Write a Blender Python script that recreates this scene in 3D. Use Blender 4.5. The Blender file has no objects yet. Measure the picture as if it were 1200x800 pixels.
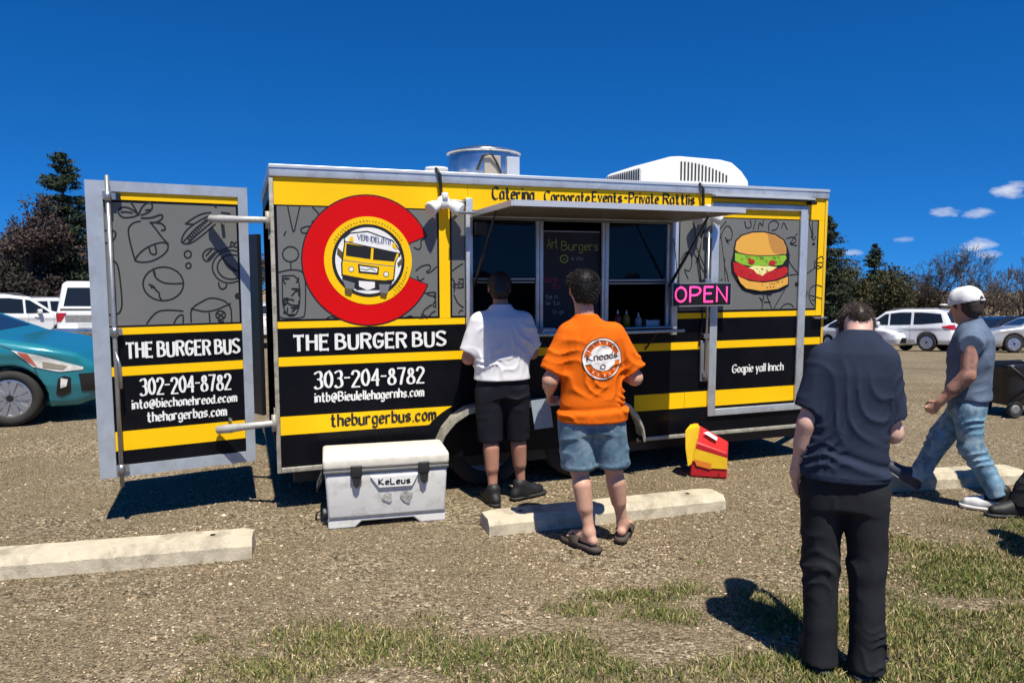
import bpy, bmesh, math, random
import numpy as np
from mathutils import Vector, Matrix, noise
R = math.radians
random.seed(7)
rng = np.random.default_rng(7)
scene = bpy.context.scene
COL = scene.collection

# ------------------------------------------------------------------ camera
CAM_H, CAM_F, CAM_P = 1.75, 870.0, R(5.45)        # height, focal length in photo pixels, pitch down
cam_data = bpy.data.cameras.new('camera')
cam_data.sensor_width = 36.0
cam_data.lens = CAM_F / 1200.0 * 36.0
cam_data.clip_start, cam_data.clip_end = 0.1, 3000.0
cam = bpy.data.objects.new('camera', cam_data)
COL.objects.link(cam)
cam.location = (0, 0, CAM_H)
cam.rotation_euler = (R(90) - CAM_P, 0, 0)
scene.camera = cam

# ------------------------------------------------------------------ light
SUN_EL, SUN_AZ = R(64), R(159)                     # azimuth clockwise from +Y
SKY_STRENGTH = 0.05
world = bpy.data.worlds.new('World')
scene.world = world
world.use_nodes = True


def build_world():
    nt = world.node_tree
    nt.nodes.clear()
    N, L = nt.nodes.new, nt.links.new
    out = N('ShaderNodeOutputWorld')
    bg = N('ShaderNodeBackground')
    bg.inputs['Strength'].default_value = SKY_STRENGTH
    sky = N('ShaderNodeTexSky')
    sky.sky_type = 'NISHITA'
    sky.sun_disc = False
    sky.sun_elevation = SUN_EL
    sky.sun_rotation = SUN_AZ
    sky.altitude = 1700
    sky.air_density = 1.0
    sky.dust_density = 0.25
    sky.ozone_density = 3.0
    # the clear upper sky carries on down to the tree line: look the sky up a little higher than it stands
    lift = N('ShaderNodeVectorMath')
    lift.operation = 'ADD'
    lift.inputs[1].default_value = (0, 0, 0.12)
    tc0 = N('ShaderNodeTexCoord')
    L(tc0.outputs['Generated'], lift.inputs[0])
    nrm = N('ShaderNodeVectorMath')
    nrm.operation = 'NORMALIZE'
    L(lift.outputs[0], nrm.inputs[0])
    L(nrm.outputs[0], sky.inputs['Vector'])
    hs = N('ShaderNodeHueSaturation')
    hs.inputs['Saturation'].default_value = 1.06
    hs.inputs['Value'].default_value = 1.0
    deep = N('ShaderNodeMix')                       # the deep high-altitude blue of this sky
    deep.data_type = 'RGBA'
    deep.blend_type = 'MULTIPLY'
    deep.inputs[0].default_value = 1.0
    deep.inputs[7].default_value = (0.42, 1.04, 1.80, 1)
    L(sky.outputs[0], deep.inputs[6])
    L(deep.outputs[2], hs.inputs['Color'])
    # small fair-weather clouds low over the horizon, the same group again every 90 degrees
    tc = N('ShaderNodeTexCoord')
    sep = N('ShaderNodeSeparateXYZ')
    L(tc.outputs['Generated'], sep.inputs[0])

    def m(op, a, b=None, c=None):
        n = N('ShaderNodeMath')
        n.operation = op
        for i, v in enumerate((a, b, c)):
            if v is None:
                continue
            if isinstance(v, (int, float)):
                n.inputs[i].default_value = v
            else:
                L(v, n.inputs[i])
        return n.outputs[0]
    az = m('ARCTAN2', sep.outputs[0], sep.outputs[1])
    az = m('WRAP', az, math.pi / 4 + 0.2, -math.pi / 4 + 0.2)
    el = m('ARCSINE', sep.outputs[2])
    nz = N('ShaderNodeTexNoise')
    nz.inputs['Scale'].default_value = 26
    nz.inputs['Detail'].default_value = 6
    nz.inputs['Roughness'].default_value = 0.62
    sc = N('ShaderNodeMapping')
    sc.inputs['Scale'].default_value = (1, 1, 2.6)
    L(tc.outputs['Generated'], sc.inputs[0])
    L(sc.outputs[0], nz.inputs['Vector'])
    noi = m('MULTIPLY', m('SUBTRACT', nz.outputs[0], 0.5), 3.4)
    total = None
    for px, py, w, h, s in CLOUDS:
        a, b, c = (px - 600) / CAM_F, (400 - py) / CAM_F, 1
        dx, dy, dz = a, math.cos(CAM_P) + b * math.sin(CAM_P), -math.sin(CAM_P) + b * math.cos(CAM_P)
        a0, e0 = math.atan2(dx, dy), math.asin(dz / math.sqrt(dx * dx + dy * dy + dz * dz))
        u = m('MULTIPLY', m('SUBTRACT', az, a0), CAM_F * 1.15 / w)
        v = m('MULTIPLY', m('SUBTRACT', el, e0), CAM_F / h)
        r2 = m('ADD', m('MULTIPLY', u, u), m('MULTIPLY', v, v))
        k = m('MULTIPLY', m('SUBTRACT', m('ADD', noi, 0.75), r2), 0.75)
        cl = N('ShaderNodeClamp')
        L(k, cl.inputs[0])
        k = m('MULTIPLY', cl.outputs[0], s)
        total = k if total is None else m('MAXIMUM', total, k)
    mix = N('ShaderNodeMix')
    mix.data_type = 'RGBA'
    L(total, mix.inputs[0])
    L(hs.outputs[0], mix.inputs[6])
    mix.inputs[7].default_value = (14.5, 14.5, 14.8, 1)
    L(mix.outputs[2], bg.inputs['Color'])
    L(bg.outputs[0], out.inputs['Surface'])


CLOUDS = [(1186, 224, 24, 12, .9), (1105, 249, 21, 6, .8), (1147, 250, 19, 6, .75), (1060, 281, 15, 4, .45),
          (1144, 286, 26, 8, .85), (1160, 298, 18, 5, .6), (1000, 296, 14, 4, .5), (1126, 297, 8, 3, .4),
          (1225, 268, 30, 8, .6), (1262, 235, 22, 9, .8)]
build_world()

sun_data = bpy.data.lights.new('sun', 'SUN')
sun_data.energy = 5.0
sun_data.angle = R(0.53)
sun_data.color = (1.0, 0.94, 0.82)
sun = bpy.data.objects.new('sun', sun_data)
COL.objects.link(sun)
SUN_DIR = Vector((math.sin(SUN_AZ) * math.cos(SUN_EL), math.cos(SUN_AZ) * math.cos(SUN_EL), math.sin(SUN_EL)))
sun.rotation_euler = SUN_DIR.to_track_quat('Z', 'Y').to_euler()
sun.location = SUN_DIR * 40

vs = scene.view_settings
vs.view_transform = 'Standard'
vs.look = 'None'
vs.gamma = 1
vs.exposure = 0.42
vs.use_curve_mapping = False


# ------------------------------------------------------------------ photo pixel -> direction, ground, planes
def ray(px, py):
    a, b = (px - 600) / CAM_F, (400 - py) / CAM_F
    return np.array([a, math.cos(CAM_P) + b * math.sin(CAM_P), -math.sin(CAM_P) + b * math.cos(CAM_P)])


def gnd(px, py, z=0.0):
    r = ray(px, py)
    t = (z - CAM_H) / r[2]
    return np.array([0, 0, CAM_H]) + r * t


def at_depth(px, py, d):
    r = ray(px, py)
    return np.array([0, 0, CAM_H]) + r * (d / r[1])


# ------------------------------------------------------------------ ground shape: level by the trailer, falling gently beyond
def ground_z(x, y):
    t = max(0.0, y - 8.5)
    k = 0.066 + 0.027 * min(1.0, max(0.0, (x + 3) / 10.0))
    s = t * t / (t + 7.0) * k
    if t > 60:
        s = 60 * 60 / 67.0 * k + (t - 60) * 0.02
    return -s


# ------------------------------------------------------------------ materials
MATS = {}


def srgb(r, g, b):
    def f(c):
        c /= 255.0
        return c / 12.92 if c <= 0.04045 else ((c + 0.055) / 1.055) ** 2.4
    return (f(r), f(g), f(b))


def mat(name, col, rough=0.6, metal=0.0, var=0.0, vscale=6.0, bump=0.0, bscale=60.0, dirt=None, dirt_amt=0.0, dscale=3.0,
        coat=0.0, spec=0.5, sub=0.0, emit=None, estr=0.0, attr=None, rvar=0.0, stretch=None):
    if name in MATS:
        return MATS[name]
    m = bpy.data.materials.new(name)
    m.use_nodes = True
    nt = m.node_tree
    N, L = nt.nodes.new, nt.links.new
    p = nt.nodes['Principled BSDF']
    p.inputs['Roughness'].default_value = rough
    p.inputs['Metallic'].default_value = metal
    p.inputs['Specular IOR Level'].default_value = spec
    p.inputs['Coat Weight'].default_value = coat
    p.inputs['Coat Roughness'].default_value = 0.06
    if sub:
        p.inputs['Subsurface Weight'].default_value = sub
        p.inputs['Subsurface Radius'].default_value = (0.012, 0.004, 0.002)
    p.inputs['Base Color'].default_value = (*col, 1)
    tc = N('ShaderNodeTexCoord')
    vec = tc.outputs['Object']
    if stretch:
        mp = N('ShaderNodeMapping')
        mp.inputs['Scale'].default_value = stretch
        L(vec, mp.inputs[0])
        vec = mp.outputs[0]
    colsock = None
    if attr:
        at = N('ShaderNodeAttribute')
        at.attribute_name = attr
        colsock = at.outputs['Color']
    if var:
        nz = N('ShaderNodeTexNoise')
        nz.inputs['Scale'].default_value = vscale
        nz.inputs['Detail'].default_value = 5
        nz.inputs['Roughness'].default_value = 0.6
        L(vec, nz.inputs['Vector'])
        mr = N('ShaderNodeMapRange')
        mr.inputs[1].default_value, mr.inputs[2].default_value = 0.3, 0.7
        mr.inputs[3].default_value, mr.inputs[4].default_value = 1 - var, 1 + var
        L(nz.outputs[0], mr.inputs[0])
        mul = N('ShaderNodeVectorMath')
        mul.operation = 'SCALE'
        if colsock is not None:
            L(colsock, mul.inputs[0])
        else:
            mul.inputs[0].default_value = col
        L(mr.outputs[0], mul.inputs['Scale'])
        colsock = mul.outputs[0]
        if rvar:
            m2 = N('ShaderNodeMapRange')
            m2.inputs[1].default_value, m2.inputs[2].default_value = 0.3, 0.7
            m2.inputs[3].default_value, m2.inputs[4].default_value = max(0, rough - rvar), rough + rvar
            L(nz.outputs[0], m2.inputs[0])
            L(m2.outputs[0], p.inputs['Roughness'])
    if dirt is not None:
        nd = N('ShaderNodeTexNoise')
        nd.inputs['Scale'].default_value = dscale
        nd.inputs['Detail'].default_value = 9
        nd.inputs['Roughness'].default_value = 0.72
        L(vec, nd.inputs['Vector'])
        mr = N('ShaderNodeMapRange')
        mr.inputs[1].default_value, mr.inputs[2].default_value = 0.5, 0.68
        mr.inputs[3].default_value, mr.inputs[4].default_value = 0, dirt_amt
        L(nd.outputs[0], mr.inputs[0])
        mx = N('ShaderNodeMix')
        mx.data_type = 'RGBA'
        L(mr.outputs[0], mx.inputs[0])
        if colsock is not None:
            L(colsock, mx.inputs[6])
        else:
            mx.inputs[6].default_value = (*col, 1)
        mx.inputs[7].default_value = (*dirt, 1)
        colsock = mx.outputs[2]
    if colsock is not None:
        L(colsock, p.inputs['Base Color'])
    if bump:
        nb = N('ShaderNodeTexNoise')
        nb.inputs['Scale'].default_value = bscale
        nb.inputs['Detail'].default_value = 4
        L(vec, nb.inputs['Vector'])
        bp = N('ShaderNodeBump')
        bp.inputs['Strength'].default_value = bump
        bp.inputs['Distance'].default_value = 0.01
        L(nb.outputs[0], bp.inputs['Height'])
        L(bp.outputs[0], p.inputs['Normal'])
    if emit:
        p.inputs['Emission Color'].default_value = (*emit, 1)
        p.inputs['Emission Strength'].default_value = estr
    MATS[name] = m
    return m


def glass_mat(name, tint=(0.05, 0.06, 0.07), rough=0.02, clear=0.35):
    """window glass: fresnel reflection over a tinted see-through body"""
    if name in MATS:
        return MATS[name]
    m = bpy.data.materials.new(name)
    m.use_nodes = True
    nt = m.node_tree
    nt.nodes.clear()
    N, L = nt.nodes.new, nt.links.new
    out = N('ShaderNodeOutputMaterial')
    gl = N('ShaderNodeBsdfGlossy')
    gl.inputs['Roughness'].default_value = rough
    gl.inputs['Color'].default_value = (1, 1, 1, 1)
    tr = N('ShaderNodeBsdfTransparent')
    tr.inputs['Color'].default_value = (clear, clear, clear * 1.03, 1)
    df = N('ShaderNodeBsdfDiffuse')
    df.inputs['Color'].default_value = (*tint, 1)
    m0 = N('ShaderNodeMixShader')
    m0.inputs[0].default_value = clear
    L(df.outputs[0], m0.inputs[1])
    L(tr.outputs[0], m0.inputs[2])
    fr = N('ShaderNodeFresnel')
    fr.inputs['IOR'].default_value = 1.3
    mx = N('ShaderNodeMixShader')
    L(fr.outputs[0], mx.inputs[0])
    L(m0.outputs[0], mx.inputs[1])
    L(gl.outputs[0], mx.inputs[2])
    L(mx.outputs[0], out.inputs[0])
    MATS[name] = m
    return m


# ------------------------------------------------------------------ object helpers
def mesh_obj(name, verts, faces, material=None, parent=None, smooth=False, mats=None, fmat=None):
    me = bpy.data.meshes.new(name)
    if isinstance(verts, np.ndarray):
        verts = verts.tolist()
    if isinstance(faces, np.ndarray):
        faces = faces.tolist()
    me.from_pydata(verts, [], faces)
    if mats:
        for q in mats:
            me.materials.append(q)
        if fmat is not None:
            me.polygons.foreach_set('material_index', np.asarray(fmat, dtype=np.int32))
    elif material:
        me.materials.append(material)
    if smooth:
        me.polygons.foreach_set('use_smooth', np.ones(len(me.polygons), dtype=bool))
    me.update()
    o = bpy.data.objects.new(name, me)
    COL.objects.link(o)
    if parent is not None:
        o.parent = parent
    return o


def tag(o, label=None, cat=None, group=None, kind=None):
    for k, v in (('label', label), ('category', cat), ('group', group), ('kind', kind)):
        if v is not None:
            o[k] = v
    return o


def empty(name, loc=(0, 0, 0), rz=0.0, label=None, cat=None, group=None):
    o = bpy.data.objects.new(name, None)
    COL.objects.link(o)
    o.location = loc
    o.rotation_euler = (0, 0, rz)
    o.empty_display_size = 0.2
    return tag(o, label, cat, group)


class MB:
    """collects shapes into one mesh"""
    def __init__(s):
        s.v, s.f, s.m = [], [], []
        s.mats = []

    def add(s, verts, faces, mi=0):
        b = len(s.v)
        s.v += [tuple(map(float, q)) for q in verts]
        s.f += [tuple(b + i for i in q) for q in faces]
        s.m += [mi] * len(faces)

    def box(s, lo, hi, bev=0.0, M=None, mi=0):
        x0, y0, z0 = lo
        x1, y1, z1 = hi
        if bev <= 0:
            v = [(x0, y0, z0), (x1, y0, z0), (x1, y1, z0), (x0, y1, z0), (x0, y0, z1), (x1, y0, z1), (x1, y1, z1), (x0, y1, z1)]
            f = [(0, 3, 2, 1), (4, 5, 6, 7), (0, 1, 5, 4), (1, 2, 6, 5), (2, 3, 7, 6), (3, 0, 4, 7)]
        else:
            bm = bmesh.new()
            bmesh.ops.create_cube(bm, size=1)
            for q in bm.verts:
                q.co = Vector(((x0 + x1) / 2 + q.co.x * (x1 - x0), (y0 + y1) / 2 + q.co.y * (y1 - y0), (z0 + z1) / 2 + q.co.z * (z1 - z0)))
            bmesh.ops.bevel(bm, geom=bm.edges[:], offset=bev, segments=2, profile=0.6, affect='EDGES')
            bm.verts.index_update()
            v = [q.co[:] for q in bm.verts]
            f = [tuple(w.index for w in q.verts) for q in bm.faces]
            bm.free()
        if M is not None:
            v = [tuple(M @ Vector(q)) for q in v]
        s.add(v, f, mi)
        return s

    def tube(s, pts, rad, n=8, caps=True, mi=0):
        pts = [Vector(p) for p in pts]
        rads = rad if isinstance(rad, (list, tuple)) else [rad] * len(pts)
        v, f = [], []
        up = None
        for i, p in enumerate(pts):
            d = (pts[min(i + 1, len(pts) - 1)] - pts[max(i - 1, 0)]).normalized()
            if up is None:
                up = Vector((0, 0, 1)) if abs(d.z) < 0.9 else Vector((1, 0, 0))
            a = d.cross(up).normalized()
            b = a.cross(d).normalized()
            up = b
            for k in range(n):
                t = 2 * math.pi * k / n
                v.append(tuple(p + (a * math.cos(t) + b * math.sin(t)) * rads[i]))
        for i in range(len(pts) - 1):
            for k in range(n):
                k2 = (k + 1) % n
                f.append((i * n + k, i * n + k2, (i + 1) * n + k2, (i + 1) * n + k))
        if caps:
            f.append(tuple(range(n))[::-1])
            f.append(tuple((len(pts) - 1) * n + k for k in range(n)))
        s.add(v, f, mi)
        return s

    def lathe(s, prof, c=(0, 0, 0), axis='Z', n=24, mi=0, closed=False):
        """prof: list of (radius, along)"""
        v, f = [], []
        for r, h in prof:
            for k in range(n):
                t = 2 * math.pi * k / n
                a, b = r * math.cos(t), r * math.sin(t)
                if axis == 'Z':
                    q = (a, b, h)
                elif axis == 'Y':
                    q = (a, h, b)
                else:
                    q = (h, a, b)
                v.append((c[0] + q[0], c[1] + q[1], c[2] + q[2]))
        m = len(prof)
        for i in range(m if closed else m - 1):
            j = (i + 1) % m
            for k in range(n):
                k2 = (k + 1) % n
                f.append((i * n + k, i * n + k2, j * n + k2, j * n + k))
        if not closed:
            if prof[0][0] > 1e-4:
                f.append(tuple(range(n)))
            if prof[-1][0] > 1e-4:
                f.append(tuple((m - 1) * n + k for k in range(n)))
        s.add(v, f, mi)
        return s

    def prism(s, poly, y0, y1, mi=0, fn=None):
        """poly of (x, z), extruded from y0 to y1; fn maps (x, y, z)"""
        n = len(poly)
        v = [(x, y0, z) for x, z in poly] + [(x, y1, z) for x, z in poly]
        if fn:
            v = [fn(*q) for q in v]
        f = [tuple(range(n)), tuple(range(n, 2 * n))[::-1]]
        f += [(i, i + n, (i + 1) % n + n, (i + 1) % n) for i in range(n)]
        s.add(v, f, mi)
        return s

    def build(s, name, material=None, parent=None, smooth=False, mats=None, fix=True):
        o = mesh_obj(name, s.v, s.f, material, parent, smooth, mats, s.m if mats else None)
        if fix:
            bm = bmesh.new()
            bm.from_mesh(o.data)
            bmesh.ops.recalc_face_normals(bm, faces=bm.faces[:])
            bm.to_mesh(o.data)
            bm.free()
        return o


def smooth_by_angle(o, deg=35):
    me = o.data
    bm = bmesh.new()
    bm.from_mesh(me)
    for e in bm.edges:
        if len(e.link_faces) == 2:
            e.smooth = e.calc_face_angle(0) < R(deg)
    for f in bm.faces:
        f.smooth = True
    bm.to_mesh(me)
    bm.free()
    return o


def point_colors(o, cols, name='Col'):
    a = o.data.color_attributes.new(name, 'FLOAT_COLOR', 'POINT')
    c = np.ones((len(o.data.vertices), 4), dtype=np.float32)
    c[:, :3] = cols
    a.data.foreach_set('color', c.ravel())


# ------------------------------------------------------------------ pen strokes (lettering and line drawings)
def chaikin(p, n=2):
    for _ in range(n):
        if len(p) < 3:
            return p
        q = [p[0]]
        for a, b in zip(p[:-1], p[1:]):
            q.append((a[0] * .75 + b[0] * .25, a[1] * .75 + b[1] * .25))
            q.append((a[0] * .25 + b[0] * .75, a[1] * .25 + b[1] * .75))
        q.append(p[-1])
        p = q
    return p


def ribbon(pts, w, wmin=None, nib=None, ext=0.0):
    """2-D outline strip of a pen stroke: list of left points, list of right points"""
    P = [np.array(q, float) for q in pts]
    P = [P[0]] + [b for a, b in zip(P[:-1], P[1:]) if np.linalg.norm(b - a) > 1e-6]
    if len(P) < 2:
        return None
    closed = len(P) > 3 and np.linalg.norm(P[0] - P[-1]) < 1e-6
    if ext and not closed:
        d = P[1] - P[0]
        P[0] = P[0] - d / np.linalg.norm(d) * ext
        d = P[-1] - P[-2]
        P[-1] = P[-1] + d / np.linalg.norm(d) * ext
    Lp, Rp = [], []
    n = len(P)
    for i in range(n):
        if closed:
            a, b = P[i - 1 if i > 0 else n - 2], P[i + 1 if i < n - 1 else 1]
        else:
            a, b = P[max(i - 1, 0)], P[min(i + 1, n - 1)]
        d1 = P[i] - a if (i > 0 or closed) else b - P[i]
        d2 = b - P[i] if (i < n - 1 or closed) else P[i] - a
        d1 = d1 / (np.linalg.norm(d1) + 1e-9)
        d2 = d2 / (np.linalg.norm(d2) + 1e-9)
        t = d1 + d2
        if np.linalg.norm(t) < 1e-3:
            t = d1
        t = t / np.linalg.norm(t)
        nrm = np.array([-t[1], t[0]])
        ww = w
        if nib is not None:
            ang = math.atan2(t[1], t[0])
            ww = wmin + (w - wmin) * abs(math.sin(ang - nib))
        c = max(0.5, float(nrm @ np.array([-d1[1], d1[0]])))
        Lp.append(P[i] + nrm * ww / 2 / c)
        Rp.append(P[i] - nrm * ww / 2 / c)
    return Lp, Rp


class Ink:
    """flat strokes and fills on a plane; fn(x, z, off) -> 3-D"""
    def __init__(s, fn, base=0.004, step=0.00012):
        s.fn, s.base, s.step, s.k = fn, base, step, 0
        s.mb = MB()

    def stroke(s, pts, w, mi=0, smooth=0, **kw):
        if smooth:
            pts = chaikin(list(pts), smooth)
        r = ribbon(pts, w, **kw)
        if r is None:
            return s
        Lp, Rp = r
        off = s.base + s.k * s.step
        s.k += 1
        v = [s.fn(q[0], q[1], off) for q in Lp] + [s.fn(q[0], q[1], off) for q in Rp]
        n = len(Lp)
        s.mb.add(v, [(i, i + 1, n + i + 1, n + i) for i in range(n - 1)], mi)
        return s

    def fill(s, pts, mi=0, smooth=0):
        if smooth:
            pts = chaikin(list(pts) + [pts[0]], smooth)[:-1]
        off = s.base + s.k * s.step
        s.k += 1
        s.mb.add([s.fn(q[0], q[1], off) for q in pts], [tuple(range(len(pts)))], mi)
        return s

    def build(s, name, material, parent, mats=None):
        return s.mb.build(name, material, parent, mats=mats, fix=False)


GLYPH = {
    'T': "0,9 6,9|3,9 3,0", 'H': "0,9 0,0|6,9 6,0|0,5 6,5", 'E': "5,9 0,9|0,9 0,0|0,0 5,0|0,5 4,5",
    'B': "0,9 0,0|0,9 3,9 5,8 5,6 3,5 0,5|3,5 6,4 6,1 3,0 0,0", 'U': "0,9 0,2 1,0 5,0 6,2 6,9",
    'R': "0,9 0,0|0,9 4,9 6,8 6,6 4,5 0,5|3,5 6,0", 'G': "6,8 4,9 2,9 0,7 0,2 2,0 4,0 6,2 6,4|6,4 3,4",
    'S': "6,8 4,9 2,9 0,8 0,6 2,5 4,4 6,3 6,1 4,0 2,0 0,1", 'C': "6,8 4,9 2,9 0,7 0,2 2,0 4,0 6,1",
    'P': "0,9 0,0|0,9 4,9 6,8 6,6 4,4 0,4", 'O': "3,9 1,8 0,6 0,3 1,1 3,0 5,1 6,3 6,6 5,8 3,9", 'N': "0,0 0,9 6,0 6,9",
    'A': "0,0 3,9 6,0|1,3 5,3", 'K': "0,9 0,0|5,9 0,4 6,0", 'L': "0,9 0,0|0,0 5,0", 'V': "0,9 3,0 6,9", 'D': "0,9 0,0|0,9 3,9 6,7 6,2 3,0 0,0",
    '0': "3,9 1,8 0,6 0,3 1,1 3,0 4,1 5,3 5,6 4,8 3,9", '2': "0,7 1,9 3,9 5,8 5,6 3,4 0,0|0,0 5,0",
    '3': "0,8 2,9 4,9 5,7 4,5 2,5|2,5 4,5 5,3 5,1 3,0 1,0 0,1", '4': "4,0 4,9|4,9 0,3|0,3 5,3", '7': "0,9 5,9|5,9 3,4 2,0",
    '8': "2.5,5 1,6 1,8 2.5,9 4,8 4,6 2.5,5|2.5,5 0,3.5 0,1 2.5,0 5,1 5,3.5 2.5,5", '-': "0,5 3,5",
    'a': "4,6 4,0|4,5 2,6 0,5 0,1 1,0 2,0 4,1.5", 'b': "0,9 0,0|0,5 2,6 4,5 4,1 2,0 0,1", 'c': "4,5 2,6 0,5 0,1 2,0 4,1",
    'd': "4,9 4,0|4,5 2,6 0,5 0,1 2,0 4,1", 'e': "0,3 4,3.6|4,3.6 4,5 2,6 0,5 0,1 2,0 4,1", 'f': "4,8.5 3,9 1.5,8 1.5,0|0,6 3.4,6",
    'g': "4,6 4,-2 2,-3 0,-2|4,5 2,6 0,5 0,1 2,0 4,1", 'h': "0,9 0,0|0,5 2,6 4,5 4,0", 'i': "0.5,6 0.5,0|0.5,8 0.5,8.7",
    'j': "1.5,6 1.5,-2 0,-3", 'k': "0,9 0,0|4,6 0,3 4,0", 'l': "0.5,9 0.5,0", 'm': "0,6 0,0|0,5 1.6,6 3,5 3,0|3,5 4.6,6 6,5 6,0",
    'n': "0,6 0,0|0,5 2,6 4,5 4,0", 'o': "2,6 0,5 0,1 2,0 4,1 4,5 2,6", 'p': "0,6 0,-3|0,5 2,6 4,5 4,1 2,0 0,1",
    'q': "4,6 4,-3|4,5 2,6 0,5 0,1 2,0 4,1", 'r': "0,6 0,0|0,4.6 2,6 3.4,5.4", 's': "4,5 2,6 0,5 0,4 4,2 4,1 2,0 0,1",
    't': "1.5,9 1.5,1 3,0 4,.6|0,6 3.4,6", 'u': "0,6 0,1 2,0 4,1|4,6 4,0", 'v': "0,6 2,0 4,6", 'y': "0,6 2,0|4,6 1,-3",
    '@': "5,3 4,2 3,3 3,5 4,6 5,5 5,2.5 6.4,2 7,4 6,7.4 4,8.4 2,8 .4,6 .4,2 2,0 4.6,-.6", '.': "0.2,0 0.9,0.1", '~': "0,4 1.5,5 3,4 4.5,5",
    "'": "0,9 0,7",
}


def text_width(s, gap=1.6):
    w = 0
    for ch in s:
        if ch == ' ':
            w += 3
            continue
        xs = [float(q.split(',')[0]) for st in GLYPH[ch].split('|') for q in st.split()]
        w += max(xs) + gap
    return w - gap


def write(ink, s, x0, z0, width, height, mi=0, pen=1.5, thin=0.5, nib=R(40), serif=0.0, gap=1.8, jit=0.0, slope=0.0, fit=9.0, seed=1):
    """letter a line with a broad pen; height is the cap height"""
    rnd = random.Random(seed)
    sx, sz = width / text_width(s, gap), height / fit
    su = (sx + sz) / 2
    x = 0.0
    for ch in s:
        if ch == ' ':
            x += 3
            continue
        mx = 0
        jz = rnd.uniform(-jit, jit)
        js = 1 + rnd.uniform(-jit, jit) * 0.08
        for st in GLYPH[ch].split('|'):
            pts = [tuple(map(float, q.split(','))) for q in st.split()]
            mx = max(mx, max(q[0] for q in pts))
            p2 = [(x0 + (x + q[0]) * sx, z0 + (q[1] * js + jz) * sz + slope * (x + q[0]) * sx) for q in pts]
            sm = 2 if len(pts) >= 5 else (1 if len(pts) == 3 and ch in 'jfty' else 0)
            ink.stroke(p2, pen * su, mi, smooth=sm, wmin=thin * su, nib=nib, ext=0.25 * su)
            if serif and (len(pts) < 5 or ch in 'UGSC'):
                for a, b in ((p2[0], p2[1]), (p2[-1], p2[-2])):
                    d = np.array(a) - np.array(b)
                    d = d / (np.linalg.norm(d) + 1e-9)
                    nr = np.array([-d[1], d[0]])
                    c = np.array(a) + d * 0.15 * su
                    ink.stroke([tuple(c - nr * serif * su), tuple(c + nr * serif * su)], 0.75 * su, mi)
        x += mx + gap


# ------------------------------------------------------------------ signed-distance shapes -> smooth meshes (bodies, clothes, cars)
def smin(a, b, k):
    if k <= 0:
        return np.minimum(a, b)
    h = np.clip(0.5 + 0.5 * (b - a) / k, 0, 1)
    return b * (1 - h) + a * h - k * h * (1 - h)


def smax(a, b, k):
    return -smin(-a, -b, k)


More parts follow.
